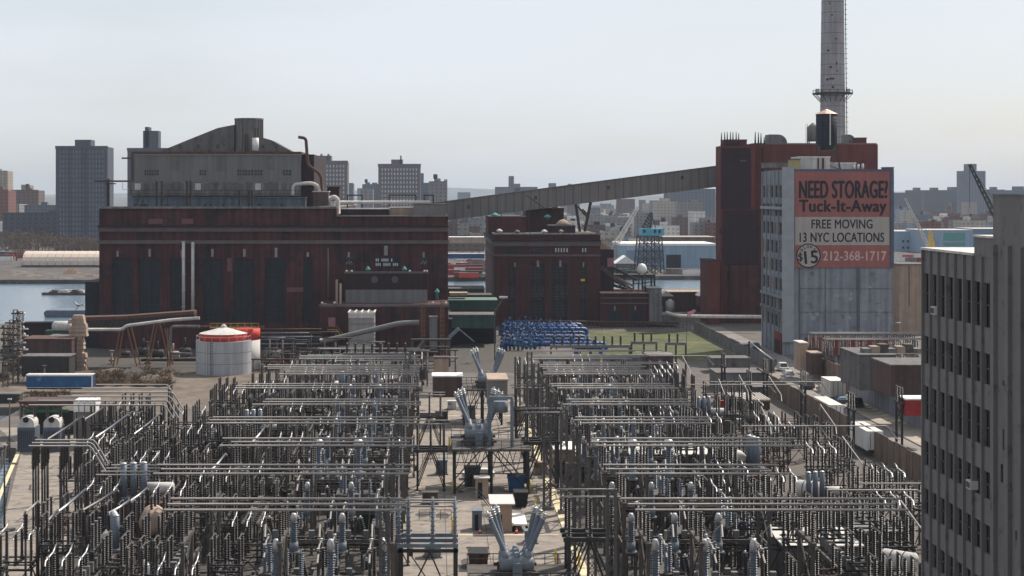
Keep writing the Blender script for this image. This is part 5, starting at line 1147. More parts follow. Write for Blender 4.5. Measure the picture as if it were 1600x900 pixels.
rackb = mk_rack(4.0, 2.1, 2, 2, 2.1, 2.6, M_brown)
vt_ball = mk_vt(3.6, 3.3, .6)
plat, xf, colm, tower = mk_platform(), mk_xfmr(), mk_column(), mk_tower()
def pipe_x(label, x0, x1, y, z, group, r=.1, down0=0, down1=0, m=None, cap=True):
    mb = MB(m or M_alu); pts = []
    if down0: pts += [(x0-.9-down0*.35, y, z-down0), (x0-.9, y, z-1.2), (x0-.35, y, z-.3)]
    pts.append((x0, y, z)); pts.append((x1, y, z))
    if down1: pts += [(x1+.35, y, z-.3), (x1+.9, y, z-1.2), (x1+.9+down1*.35, y, z-down1)]
    mb.tube(pts, r, 6)
    return tag(mb.build('bus_pipe', loc=((x0+x1)/2, y, z)), label, 'bus pipe', group)
def pipe_y(label, x, y0, y1, z, group, r=.09, z1=None, m=None):
    mb = MB(m or M_alu); z1 = z if z1 is None else z1
    mb.tube([(x, y0, z-1.0), (x, y0+.5, z), (x, y1-.4, z1), (x, y1, z1-.8)], r, 6)
    return tag(mb.build('bus_pipe', loc=(x, (y0+y1)/2, z)), label, 'bus pipe', group)
ROWS = [149.5, 168.5, 187, 205, 223, 241.5, 260, 278, 294]
YARD = [('left', [-15.9, -10.9, -6.1], -23.5, -2.6, -1), ('right', [21.5, 26, 30.5], 17.6, 34.5, 1)]
for yn, phs, xa, xb, sg in YARD:
    for r, y in enumerate(ROWS):
        rw = ORDN[r]+' row from the front'
        zt = 12.0 if r < 7 else 11.0
        for k in range(3):
            wh = ('nearest', 'middle', 'farthest')[k]
            e0, e1 = (xa-(5 if yn == 'left' and r % 2 else 0), xb) if yn == 'left' else (xa, xb+(6 if r in (0, 2) else 0))
            if yn == 'right' and r == 0: e1 = 42
            pipe_x('%s of three overhead bus pipes over the %s yard, %s' % (wh, yn, rw), e0+R.uniform(-.8, .8)-k*.5*0, e1+R.uniform(-.8, .8), y-2.7+k*2.7, zt+.12, 'overhead bus pipes', r=.115)
        for x, w in ((xa+1.2, 'outer' if sg < 0 else 'aisle'), (xb-1.2, 'aisle' if sg < 0 else 'outer'), ((phs[0]+phs[1])/2-.3, 'middle')):
            if w == 'middle' and r % 2: continue
            stand.place((x, y, zt-12), 'dark bus support at the %s side of the %s yard, %s' % (w, yn, rw), 'bus supports', sc=(1, 1, 1))
        if r < 8:
            plat.place(((phs[0]+phs[2])/2, y+5.2, 0), 'long low steel platform across three phases of the %s yard, %s' % (yn, rw), 'steel platforms', sc=(1.0 if yn == 'left' else .95, 1, R.choice((.95, 1.05, 1.15))))
            if r % 2 == 0: plat.place(((phs[0]+phs[2])/2+sg*.8, y+12.8, 0), 'second steel platform behind the %s row of %s yard' % (ORDN[r], yn), 'steel platforms', sc=(.9, 1, .75))
        for k, x in enumerate(phs):
            ph = {0: 'outer', 1: 'middle', 2: 'aisle-side'}[k] if sg < 0 else {2: 'outer', 1: 'middle', 0: 'aisle-side'}[k]
            (sw_b if (r+k) % 3 else sw_g).place((x, y+7.6, .0), '%s-phase disconnect switch with bright arm in %s yard, %s' % (ph, yn, rw.replace(' from the front', '')), 'disconnect switches', sc=(1, 1, 1.0+.06*((r*k) % 3)))
            if r < 8: (sw_g if (r+k) % 2 else sw_b).place((x+.9, y+14.2, -.4), '%s-phase rear disconnect switch behind the %s row of %s yard' % (ph, ORDN[r], yn), 'rear disconnect switches', rz=0, sc=.88)
            (vt_ball if r in (3, 7) else vt).place((x+sg*-1.3, y+3.2, 0), '%s-phase grey instrument transformer with %s silver cap in %s yard, %s' % (ph, 'large' if r in (3, 7) else 'small', yn, rw.replace(' from the front', '')), 'silver-capped instrument transformers', sc=(1.1, 1.1, 1.18 if r in (0, 3) else 1.0))
            if r < 8: brk.place((x-.4, y+10.6, 0), '%s-phase dark dead-tank breaker in %s yard, %s' % (ph, yn, rw.replace(' from the front', '')), 'dark breakers', rz=math.pi/2 if (r+k) % 2 else 0)
            if r % 2 == 0: pipe_y('%s-phase bright drop pipe between rows of %s yard, behind %s row' % (ph, yn, ORDN[r]), x+.3, y+2.8, y+R.uniform(7, 9), 9.6, 'bright drop pipes', z1=8.0)
            if r < 8 and (r+k) % 3 == 0: rackg.place((x+2.4, y+R.uniform(9, 13), 0), 'small grey insulator rack by %s phase of %s yard, %s' % (ph, yn, rw.replace(' from the front', '')), 'small grey insulator racks', sc=R.uniform(.8, 1.1))
# dense dark insulator clusters at the outer ends of the buses
i = 0
for yn, xs in (('left', (-22.5, -26.0, -29.8)), ('right', (36.5, 40.5))):
    for r, y in enumerate(ROWS):
        for c, x in enumerate(xs):
            for h in (0, 1):
                if R.random() < .18: continue
                (racka if (r*2+c+h) % 6 == 0 else rackb if (r+c) % 4 == 0 else rack9 if (r+c+h) % 3 else rack6).place((x+R.uniform(-.4, .4), y-1.5+h*8.5+R.uniform(-.7, .7), 0), 'dense dark insulator rack %s of %s yard, %s row, %s file' % (('before', 'behind')[h]+' the bus', yn, ORDN[r], ORDN[c]), 'dense dark insulator racks', sc=(1, 1, R.uniform(.88, 1.1)))
# far-left block of the yard
RL = [152, 163, 175, 187, 199, 211, 224, 237, 250, 262]
for r, y in enumerate(RL):
    for c, x in enumerate((-33.5, -37.0, -40.6)):
        if (r, c) in ((1, 0), (3, 0), (0, 1), (2, 2), (5, 2)) or (r < 3 and c == 2 and R.random() < .3): continue
        sh = -max(0, (y-200))*.17
        (racka if (r+2*c) % 5 == 0 else rackb if (r+c) % 4 == 1 else rack6 if (r+c) % 2 else rack9).place((x+sh+R.uniform(-.4, .4), y+R.uniform(-1, 1), 0), 'dark insulator rack in the far-left block, %s row, %s file from right' % (ORDN[r], ORDN[c]), 'far-left insulator racks', sc=(1, 1, R.uniform(.85, 1.05)))
        if (r+c) % 3 == 0: stand_lo.place((x+sh+1.7, y+4, 0), 'dark bus support in the far-left block, %s row, %s file' % (ORDN[r], ORDN[c]), 'far-left bus supports')
for k in range(6):
    Yk = 234+k*5.0; pipe_x('level bus pipe of six running far left towards the trailer, %s from front' % ORDN[k], PX((45, 60, 90, 110, 128, 150)[k], Yk), PX(268-abs(k-3)*4, Yk), Yk, 10.3, 'six level far-left pipes', r=.12, down1=2.5)
for k in range(3):
    Yk = 198+k*2.4; pipe_x('curved-end bus pipe above the left apron, %s from front' % ORDN[k], PX(45+k*5, Yk), PX(139+k*3, Yk), Yk, 10.0, 'three curved far-left pipes', r=.12, down1=3.0)
    for q, xx in enumerate((52, 66, 96, 118)):
        mb = MB(M_steeld); X = PX(xx+k*4, Yk); mb.cyl((X, Yk, 0), (X, Yk, 7.2), .13, .13, 6); mb.use(M_ins); mb.lathe([(.14, 0)]+[v for j in range(9) for v in ((.14, .05+j*.29), (.27, .16+j*.29))]+[(.14, 2.75)], (X, Yk, 7.2), 8)
        tag(mb.build('insulator_post'), 'slim post with insulator under the curved left pipes, %s pipe, %s from left' % (ORDN[k], ORDN[q]), 'insulator post', 'posts under curved left pipes')
for k in range(4):
    Yk = 186+k*2.2; pipe_x('thin level pipe midway between far-left block and left yard, %s of four' % ORDN[k], PX(150+k*8, Yk), PX(236+k*10, Yk), Yk, 8.6, 'four thin mid-left pipes', r=.09)
# slanting bright bus arms (far left)
arms = [(75, 686, 122, 655, 215), (150, 683, 194, 652, 222), (210, 678, 246, 650, 228), (133, 655, 165, 634, 240), (60, 827, 80, 806, 166), (88, 802, 125, 772, 170), (130, 797, 175, 773, 172), (202, 784, 223, 770, 180), (170, 802, 195, 790, 168), (40, 800, 48, 792, 160), (330, 735, 348, 715, 190), (395, 690, 412, 670, 200), (120, 655, 100, 672, 230), (1205, 560, 1175, 535, 330)]
for i, (x0, y0, x1, y1, Yk) in enumerate(arms):
    mb = MB(M_silver if i % 3 else M_alu); mb.tube([(PX(x0, Yk), Yk, PZ(y0, Yk)), (PX((x0+x1)/2, Yk), Yk+1.5, PZ((y0+y1)/2+1, Yk)), (PX(x1, Yk), Yk+3, PZ(y1, Yk))], .13, 6); mb.use(M_ins)
    for (x, y, yy) in ((x0, y0, Yk), (x1, y1, Yk+3)):
        X, Z = PX(x, Yk), PZ(y, Yk); mb.lathe([(.13, 0)]+[v for j in range(8) for v in ((.14, .05+j*.3), (.27, .16+j*.3))]+[(.13, 2.6)], (X, yy, Z-2.65), 8); mb.use(M_steeld).cyl((X, yy, 0), (X, yy, Z-2.65), .12, .12, 6); mb.use(M_ins)
    side = 'left' if x0 < 700 else 'right'
    tag(mb.build('slanting_bus_arm'), 'bright slanting bus arm on two posts in the %s yard, %s one' % (side, ORDN[i]), 'bus arm', 'slanting bus arms')
for c, x in enumerate((-19.6, -44.5, 34.2)):
    for r, y in enumerate(ROWS[:8]):
        if c == 1 and (y < 225 or y > 262): continue
        (rack9, racka, rack6)[(r+c) % 3].place((x+R.uniform(-.6, .6)-(5 if c == 1 else 0), y+R.uniform(5, 10), 0), 'extra dark insulator rack at the %s, %s row' % (('outer edge of left yard', 'far-left corner', 'outer edge of right yard')[c], ORDN[r]), 'outer edge racks', sc=(1, 1, R.uniform(.8, 1.0)))
for c, x in enumerate((-20.5, -24.5, -31.5, 38.5)):
    for r in range(5):
        plat.place((x+R.uniform(-.5, .5), 158+r*27+R.uniform(-3, 3), 0), 'dark narrow steel platform running along the %s file of outer racks, %s from front' % (ORDN[c], ORDN[r]), 'long outer platforms', rz=math.pi/2, sc=(.9, 1, R.uniform(.8, 1.3)))
for c, x in enumerate((-27.5, -31.0, -34.5, -38.0, -41.5, -45)):
    for r, y in enumerate((208, 219, 230, 241, 252, 263, 275, 288, 300)):
        if (c > 3 and y > 262) or (c < 2 and y < 215) or (x == -27.5 and 240 < y < 256): continue
        (rackb, racka, rack9, rack6)[(r*3+c*2) % 4].place((x+R.uniform(-.6, .6), y+R.uniform(-2, 2), 0), 'insulator rack in the gap left of the left yard, %s file, %s row' % (ORDN[c], ORDN[r]), 'gap filling racks', sc=(1, 1, R.uniform(.75, 1.0)))
for r, y in enumerate((306, 316, 327, 338)):
    for c in range(9):
        x = -33+c*3.6
        if R.random() < .2 or (x < -26 and y > 310): continue
        (rackb, rackg, rack6, racka)[(r+c) % 4].place((x, y, 0), 'insulator rack behind the left yard, %s row, %s file' % (ORDN[r], ORDN[c]), 'rear left racks', sc=(1, 1, R.uniform(.8, 1.1)))
    for q in range(2): pipe_x('rear bus pipe of the left yard, %s row, %s pipe' % (ORDN[r], ORDN[q]), -20-R.uniform(0, 8), -3, y+q*2.2, 8.2+R.uniform(-.3, .6), 'rear left bus pipes')
for r, y in enumerate((308, 320, 332)):
    for c in range(8):
        if R.random() < .25: continue
        (rackb, rack6, racka)[(r+c) % 3].place((18+c*3.7, y, 0), 'insulator rack behind the right yard, %s row, %s file' % (ORDN[r], ORDN[c]), 'rear right racks', sc=(1, 1, R.uniform(.8, 1.1)))
    for q in range(2): pipe_x('rear bus pipe of the right yard, %s row, %s pipe' % (ORDN[r], ORDN[q]), 17.5, 38+R.uniform(0, 8), y+q*2.2, 8.6, 'rear right bus pipes')
# thin sagging wires between rows
def wire(label, a, b, sag, group, r=.035):
    a, b = Vector(a), Vector(b); mb = MB(M_steel); mb.tube([a+(b-a)*(q/8)-Vector((0, 0, sag*4*(q/8)*(1-q/8))) for q in range(9)], r, 4); tag(mb.build('wire'), label, 'wire', group)
for yn, phs, xa, xb, sg in YARD:
    for r in range(8):
        for k, x in enumerate(phs):
            ph = ('left', 'middle', 'right')[k]
            wire('thin sagging wire over %s phase of %s yard, behind %s row' % (ph, yn, ORDN[r]), (x+R.uniform(-.6, .6), ROWS[r]+2.7, 11.9), (x+R.uniform(-1.5, 1.5), ROWS[r]+R.uniform(8, 13), 6.9), .5, 'thin sagging wires')
# transformers
for i, (x, Yk, s, desc) in enumerate([(-32.2, 167, 1.0, 'brown power transformer in the left foreground with blue grey bushings'), (-33.4, 190, 1.15, 'large brown power transformer left, behind the white tank'), (-26.5, 152, .8, 'small brown power transformer at the left front edge'), (-26.0, 246, 1.0, 'brown power transformer behind the left yard clusters'), (40.5, 214, 1.1, 'brown power transformer at the outer side of the right yard'), (45.5, 196, .9, 'brown transformer beside the right-hand fence'), (-17, 300, 1.0, 'brown transformer near the white tank'), (44, 268, .9, 'brown transformer behind the right yard, near the walls')]):
    xf.place((x, Yk, 0), desc, 'brown transformers', rz=.0 if i % 2 else math.pi/2, sc=s)
# white horizontal tanks
for i, (x, y, Yk, r, L, dx) in enumerate([(1405, 876, 156, .95, 3.6, .75), (1265, 765, 205, 1.1, 3.4, .8), (238, 812, 176, 1.3, 4.2, .1), (1170, 805, 200, .9, 6.0, 1)]):
    mb = MB((M_offw, M_offw, M_tan, M_blueg)[i]); c = Vector((PX(x, Yk), Yk, PZ(y, Yk))); d = Vector((dx, -(1-dx*dx)**.5 if dx < 1 else 0, 0)).normalized(); mb.lathe([(r*.5, 0), (r, .3), (r, L-.3), (r*.5, L)], c-d*L/2, 16, d)
    mb.use(M_black)
    for q in (.33, .66): mb.lathe([(r+.03, 0), (r+.03, .1)], c-d*L/2+d*L*q, 16, d, caps=False)
    mb.use(M_steeld)
    for q in (.25, .75): p = c-d*L/2+d*L*q; mb.box(p.x-.25, p.x+.25, p.y-.25, p.y+.25, 0, p.z-r*.8)
    tag(mb.build('storage_tank'), ['pale horizontal tank at the bottom right beside the concrete building', 'pale horizontal tank half hidden by the right yard insulators', 'pale tan horizontal tank behind blue grey cylinders at left', 'blue grey horizontal tank on the pavement right of the front row'][i], 'tank', 'horizontal tanks')
# tall columns along the aisle
for i, Yk in enumerate((151, 170, 188.5, 207, 226, 245, 264, 283)):
    colm.place((-4.6, Yk, 0), 'tall grey laced column on the left edge of the aisle, %s from front' % ORDN[i], 'aisle columns', sc=(1, 1, .86 if i < 3 else .9))
    colm.place((16.1, Yk+1, 0), 'tall grey laced column on the right edge of the aisle, %s from front' % ORDN[i], 'aisle columns', sc=(1, 1, .9))
    if i % 2: colm.place((14.2, Yk+4, 0), 'tall grey laced column standing inside the aisle at right, %s from front' % ORDN[i//2], 'aisle columns', sc=(1.1, 1, .82))
# braced towers flanking the aisle
for (x, Yk, s, lab) in [(15.2, 165, 1.15, 'braced dark steel tower at the right foreground of the aisle'), (-.6, 226, 1.0, 'braced dark steel tower left of the middle bushing platform'), (14.6, 228, 1.15, 'braced dark steel tower right of the middle bushing platform'), (-.9, 262, .95, 'braced dark steel tower at the left far end of the aisle'), (14.8, 268, 1.0, 'braced dark steel tower at the right far end of the aisle')]:
    tower.place((x, Yk, 0), lab, 'braced towers', sc=s)
# blue grey rack in the left foreground: posts and rails
Yk = 158.; t = thing('post_rack', 'blue grey steel rack of tall posts on a braced stand left of the front breaker', 'steel rack', (-.6, Yk, 0))
P = lambda x: PX(x, Yk); Q = lambda y: PZ(y, Yk)
for i, x in enumerate((623, 638, 676, 711)):
    for yy in (0, 2.2):
        mb = MB(M_blueg); mb.cyl((P(x), Yk+yy, Q(855)), (P(x), Yk+yy, Q(783)), .16, .13, 8)
        for q in range(5): mb.lathe([(.25, 0), (.25, .1)], (P(x), Yk+yy, Q(850)+q*.85), 8)
        mb.build('post', t)
mb = MB(M_blueg)
for y, yy in ((855, -.1), (846, 2.1), (855, 2.3)): mb.box(P(620), P(716), Yk+yy-.15, Yk+yy+.15, Q(y), Q(y)+.35)
mb.build('base_rail', t)
for k, y in enumerate((781, 788, 797)): mb = MB(M_alu); mb.cyl((P(600), Yk+k*1.0, Q(y)), (P(712), Yk+k*1.0, Q(y)), .09, .09, 6); mb.build('busbar', t)
mb = MB(M_steeld); z = Q(858)
for x in (626, 712):
    for yy in (0, 2.2): mb.box(P(x)-.2, P(x)+.2, Yk+yy-.2, Yk+yy+.2, 0, z)
mb.box(P(620), P(716), Yk-.2, Yk+.2, z-.001-.3, z); mb.bar((P(626), Yk, .3), (P(672), Yk, z-.3), .14); mb.bar((P(712), Yk, .3), (P(672), Yk, z-.3), .14); mb.bar((P(640), Yk, z-.4), (P(700), Yk, .5), .1); mb.build('braced_stand', t)
# V-bushing breakers -------------------------------------------------------
def vbreaker(label, x, Yk, z0, s, n=3, platw=0, light=M_insg):
    t = thing('bushing_breaker', label, 'circuit breaker', (x, Yk, z0))
    B = lambda a, b, c: (x+a*s, Yk+b*s, z0+c*s)
    for k in range(n):
        y = (k-(n-1)/2)*1.7
        mb = MB(M_equip); mb.lathe([(.5*s, 0), (.8*s, .15*s), (.8*s, 3.45*s), (.5*s, 3.6*s)], B(-1.8, y, 1.5), 14, (1, 0, 0)); mb.cyl(B(0, y, 1.9), B(0, y, 2.7), .4*s, .3*s, 10)
        for sx in (-1, 1): mb.cyl(B(sx*1.1, y, 1.7), B(sx*1.35, y, 2.9), .5*s, .42*s, 12)
        mb.build('tank', t)
        for sx in (-1, 1):
            dv = (sx*(.17+.13*(n-1-k)), .16-.14*k, .955); prof = [(.3*s, 0)]
            for q in range(20): prof += [(.255*s, (.05+q*.17)*s), (.29*s, (.12+q*.17)*s)]
            prof += [(.2*s, 3.5*s)]
            mb = MB(M_blueg); mb.lathe(prof, B(sx*1.35, y, 2.9), 12, dv, smooth=False); o = mb.build('bushing', t)
            d = Vector(dv).normalized(); c = Vector(B(sx*1.35, y, 2.9))+d*3.5*s
            mb = MB(M_silver)
            for q in range(3): mb.lathe([(.2*s, 0), (.36*s, .04*s), (.36*s, .12*s), (.2*s, .16*s)], c+d*q*.26*s, 12, d)
            mb.cyl(c, c+d*.95*s, .1*s, .1*s, 8); mb.build('terminal_cap', t)
    mb = MB(M_steelw)
    for a in (-1.8, 0, 1.8):
        for b in (-2, 2): mb.box(x+a*s-.15*s, x+a*s+.15*s, Yk+b*s-.15*s, Yk+b*s+.15*s, z0, z0+.9*s)
    mb.box(x-2.3*s, x+2.3*s, Yk-2.5*s, Yk-2.2*s, z0+.4*s, z0+.75*s); mb.box(x-2.3*s, x+2.3*s, Yk+2.2*s, Yk+2.5*s, z0+.4*s, z0+.75*s); mb.build('support_frame', t)
    mb = MB(M_blueg); mb.box(x-.5*s, x+.5*s, Yk-3.2*s, Yk-2.6*s, z0, z0+1.8*s); mb.build('control_cabinet', t)
    return t
def platform_deck(label, x0, x1, Yk, dep, z, name='raised_platform'):
    t = thing(name, label, 'steel platform', ((x0+x1)/2, Yk, 0)); m = M_steeld
    for x in (x0, (x0+x1)/2, x1):
        for y in (Yk, Yk+dep): mb = MB(m); mb.box(x-.18, x+.18, y-.18, y+.18, 0, z-.3); mb.build('leg', t)
    mb = MB(M_steelw); mb.box(x0-.4, x1+.4, Yk-.4, Yk+dep+.4, z-.3, z); mb.build('deck', t)
    mb = MB(m)
    for y in (Yk-.35, Yk+dep+.35):
        n = 9
        for i in range(n): x = x0-.35+(x1-x0+.7)*i/(n-1); mb.bar((x, y, z), (x, y, z+1.1), .07)
        mb.bar((x0-.35, y, z+1.1), (x1+.35, y, z+1.1), .08); mb.bar((x0-.35, y, z+.55), (x1+.35, y, z+.55), .06)
    mb.build('railing', t)
    mb = MB(m)
    for y in (Yk, Yk+dep):
        mb.bar((x0, y, .3), ((x0+x1)/2, y, z-.3), .15); mb.bar((x1, y, .3), ((x0+x1)/2, y, z-.3), .15); mb.bar((x0, y, z*.45), (x1, y, z*.45), .12)
        for q in range(6): xa_ = x0+(x1-x0)*q/6; mb.bar((xa_, y, z*.45), (xa_+(x1-x0)/12, y, z-.3), .09); mb.bar((xa_+(x1-x0)/12, y, z-.3), (xa_+(x1-x0)/6, y, z*.45), .09)
    mb.build('truss_brace', t); return t
platform_deck('low steel platform with railing under the front pale grey breaker', 3.6, 13.4, 160.5, 8.0, 2.4)
vbreaker('pale grey breaker with splayed bushings nearest the camera in the aisle', 8.0, 164.5, 2.4, .93)
platform_deck('raised braced steel platform in the middle of the aisle over parked car', 2.6, 12.4, 222, 9, 6.0)
vbreaker('pale grey breaker with splayed bushings on the middle aisle platform', 5.9, 227, 6.0, 1.04)
platform_deck('far raised steel platform with railing at the back of the aisle', 5.0, 11.5, 288, 8, 6.2)
vbreaker('pale grey breaker with splayed bushings on the farthest aisle platform', 9.2, 292, 6.2, .95)
for i, (x0, y0, x1, y1, Yk) in enumerate([(690, 770, 720, 795, 226)]): pass
# tall portal beside the middle breaker
t = thing('steel_portal', 'blue grey steel portal with a box on top beside the middle aisle breaker', 'steel portal', (10, 224, 0)); 
mb = MB(M_blueg); Yk = 223.5
for x in (765, 800): mb = MB(M_blueg); mb.box(PX(x, Yk)-.22, PX(x, Yk)+.22, Yk-.22, Yk+.22, 6.0, PZ(622, Yk)); mb.build('post', t)
mb = MB(M_equip); mb.box(PX(764, Yk), PX(801, Yk), Yk-.2, Yk+.2, PZ(624, Yk)+.01, PZ(619, Yk)); mb.build('crossbeam', t)
mb = MB(M_blueg); mb.cyl((PX(783, Yk), Yk+.8, PZ(645, Yk)), (PX(783, Yk), Yk+.8, PZ(628, Yk)), .95, .95, 14); mb.build('hanging_tank', t)
rbox('control_house', 'small grey control house with a weathered flat roof behind the middle breaker', 'shed', 763, 793, 595, 640, 262, 9, M_gal, M_tan)
rbox('brown_bin', 'long dark brown container with a white rim at the far left of the aisle', 'container', 676, 722, 589, 621, 288, 5, M_brown, M_white)
rbox('firewall', 'brown wall block beyond the long dark container', 'wall', 678, 701, 560, 583, 330, 3, M_tan, M_brown)
# sagging cables from the front breaker to the right tower
for i, (x0, y0, x1, y1) in enumerate([(838, 800, 892, 777), (846, 806, 893, 792), (850, 812, 894, 803), (720, 790, 765, 800), (722, 778, 770, 805), (1128, 800, 1100, 770)][:5]):
    a, b = Vector((PX(x0, 163), 163+i, PZ(y0, 163))), Vector((PX(x1, 166), 166+i, PZ(y1, 166))); mb = MB(M_steeld)
    mb.tube([a+(b-a)*(q/10)+Vector((0, 0, 1.0*math.sin(math.pi*q/10))) for q in range(11)], .05, 5)
    tag(mb.build('cable'), 'dark looping cable on the %s side of the front breaker, %s from front' % ('right' if i < 3 else 'left', ORDN[i if i < 3 else i-3]), 'cable', 'looping cables')
from random import Random as _Rnd
# ---------------------------------------------------------------- right-hand concrete building (near)
XW = 38.0; Y0, Y1, Y2_, Y3 = 130.0, 116.0, 106.0, 60.0
def Zw(y, Yq): return PZ(y, Yq)
t = thing('concrete_building', 'tall dark grey concrete building with narrow dark windows filling the right edge', 'building', (XW+10, 100, 0))
ZR1, ZR2, ZR3 = PZ(390, Y0), PZ(371, Y1), PZ(306, 111.5)
rows = [(427, 489), (525, 568), (603, 655), (689, 727), (763, 803), (842, 878)]
rz_ = [(PZ(b, 129.), PZ(a, 129.)) for a, b in rows]   # floor openings (z low, z high)
rz_.append((4.3, 6.4)); rz_.append((.9, 2.9)); rz_.sort(); rz_.reverse()
nb = 8; ys = [Y0-.7-(Y0-.7-Y1+0.0)*i/7.0 for i in range(8)]
bw = (Y0-.6-113.3)/8
mb = MB(M_cb := mat('soot_grey_concrete', (.165, .156, .15), .92, var=.09, scale=.4, streak=.1, c2=(.105, .098, .096), stain=.3))
mb.box(XW+.7, XW+40, 113.3, Y0, 0, ZR1)             # core
zs = [0]+[z for p in reversed(rz_) for z in p]+[ZR1]
for i in range(0, len(zs), 2): mb.box(XW+.04, XW+.699, 113.3, Y0-.6, zs[i], min(zs[i+1], ZR1)) if zs[i+1] > zs[i] else None
for i in range(9):
    y = 113.3+bw*i; hi = ZR1
    mb.box(XW-.0, XW+.698, y-.0, y+.62, 0, hi); mb.box(XW-.16, XW-.001, y+.0, y+.2, 0, hi)
mb.box(XW, XW+.698, Y0-.6+.151, Y0+.001, 0, ZR1)
mb.box(XW-.02, XW+40, 104.5, 113.299, 0, ZR3+.0) ; mb.box(XW+.0, XW+14, 113.3, 117.3, ZR1+.001, ZR2)
mb.box(XW-.02, XW+40, 40, 104.49, 0, ZR3-.3); mb.build('wall', t)
mb = MB(M_cb)
for y in (104.6, 107.2, 109.6, 112.4): mb.box(XW-.3, XW-.021, y, y+.6, 0, ZR3-3.3)
mb.build('pilaster', t)
mb = MB(M_offw); mb.box(XW-.1, XW+40, 117.31, Y0+.1, ZR1+.001, ZR1+.18); mb.build('roof', t)
mb = MB(M_offw); mb.box(XW-.1, XW+14, 113.1, 117.35, ZR2+.001, ZR2+.15); mb.build('roof_edge', t)
mb = MB(M_cb)
for k in range(30): mb.box(XW-.1, XW+.3, 104.6+k*.29, 104.75+k*.29, ZR3+.001, ZR3+.12)
mb.build('parapet_edge', t)
for (z0, z1) in rz_:
    for i in range(8):
        ya, yb_ = 113.3+bw*i+.63, 113.3+bw*(i+1)-.01
        if i == 7: yb_ -= .0
        mb = MB(mat('unlit_window', (.008, .008, .010), .55, var=.3, scale=1.5, spec=.15)); mb.box(XW+.22, XW+.69, ya, yb_, z0+.01, z1-.01); mb.use(M_steelw)
        mb.box(XW+.14, XW+.219, ya, yb_, (z0+z1)/2-.05, (z0+z1)/2+.05); mb.box(XW+.14, XW+.215, (ya+yb_)/2-.04, (ya+yb_)/2+.04, z0+.01, z1-.01)
        if (i*5+int(z0)) % 7 == 0: mb.use(M_conc).box(XW+.17, XW+.216, ya+.1, (ya+yb_)/2-.05, z0+.2, z0+(z1-z0)*R.uniform(.3, .8))
        mb.build('window', t)
for (y, z) in [(126.0, rz_[0][0]+.1), (117.6, rz_[3][0]+.2)]:
    mb = MB(M_offw); mb.box(XW-.35, XW+.3, y-.5, y+.5, z, z+.6); mb.use(M_steelw); mb.box(XW-.38, XW-.351, y-.4, y+.4, z+.1, z+.5); tag(mb.build('air_conditioner'), 'white window air conditioner on concrete building, %s floor' % ('top' if z > 25 else 'fourth from top'), 'air conditioner', 'window air conditioners')
for (y, z, h) in [(110.9, 22.9, 1.4), (110.9, 27.2, .35), (111.3, 20.7, 1.2), (108.5, 17.4, .6)]: mb = MB(M_slate); mb.box(XW-.06, XW-.021, y, y+.35, z, z+h); mb.build('wall_vent', t)
for i, x in enumerate((661, 691)):
    t = thing('lattice_mast', 'short ochre lattice mast before the brick annex, %s one' % ('left' if i == 0 else 'right'), 'mast', (PX(x, 400), 400, 0), 'ochre lattice masts'); mb = MB(mat('ochre_steel', (.17, .095, .045), .8, var=.3)); lattice(mb, (PX(x, 400), 400, 0), (PX(x, 400), 400, PZ(470, 400)), .9, 12, r=.14); mb.build('shaft', t)
rbox('equipment_cabinet', 'tall pale grey cabinet between the two ochre lattice masts', 'cabinet', 671, 683, 496, 545, 398, 2, M_panel, M_conc)
t = thing('steel_portal', 'dark steel portal with platform in front of the brick annex at right', 'steel portal', (PX(670, 385), 385, 0)); mb = MB(M_steeld); mb.box(PX(642, 385), PX(704, 385), 385, 387, PZ(533, 385), PZ(530, 385)); mb.build('deck', t)
for x in (644, 660, 690, 702): mb = MB(M_steelw); mb.box(PX(x, 385)-.3, PX(x, 385)+.3, 385.3, 385.9, 0, PZ(533, 385)-.01); mb.build('post', t)
mb = MB(M_steel); mb.bar((PX(645, 385), 385, PZ(553, 385)), (PX(662, 385), 385, PZ(532, 385)), .4); mb.build('stair', t)
for i in range(44):
    rq = random.Random(i*7+1); x = rq.uniform(410, 700); Yq = rq.uniform(345, 395); X = PX(x, Yq); h = rq.uniform(2, 7.5); mb = MB(rq.choice((M_steelw, M_steel, M_brown, M_steeld, M_rust, M_offw if i % 5 == 0 else M_conc)))
    w = rq.uniform(1, 3.2); mb.cyl((X-w, Yq, 0), (X-w, Yq, h), .14, .14, 6); mb.cyl((X+w, Yq, 0), (X+w, Yq, h*.98), .14, .14, 6); mb.cyl((X-w-.4, Yq, h), (X+w+.6, Yq, h), .18, .18, 6); mb.cyl((X-w, Yq, h*.5), (X+w, Yq, h*.52), .12, .12, 6)
    if i % 3 == 0: mb.box(X-.7, X+.7, Yq-.6, Yq+.6, 0.02, h*.55)
    tag(mb.build('pipe_hoop'), 'goalpost pipe frame in the clutter before the power house and annex, %s %s' % (ORDN[i % 15], ('near batch', 'middle batch', 'far batch')[i//15]), 'pipe frame', 'pipe frames before the power house')
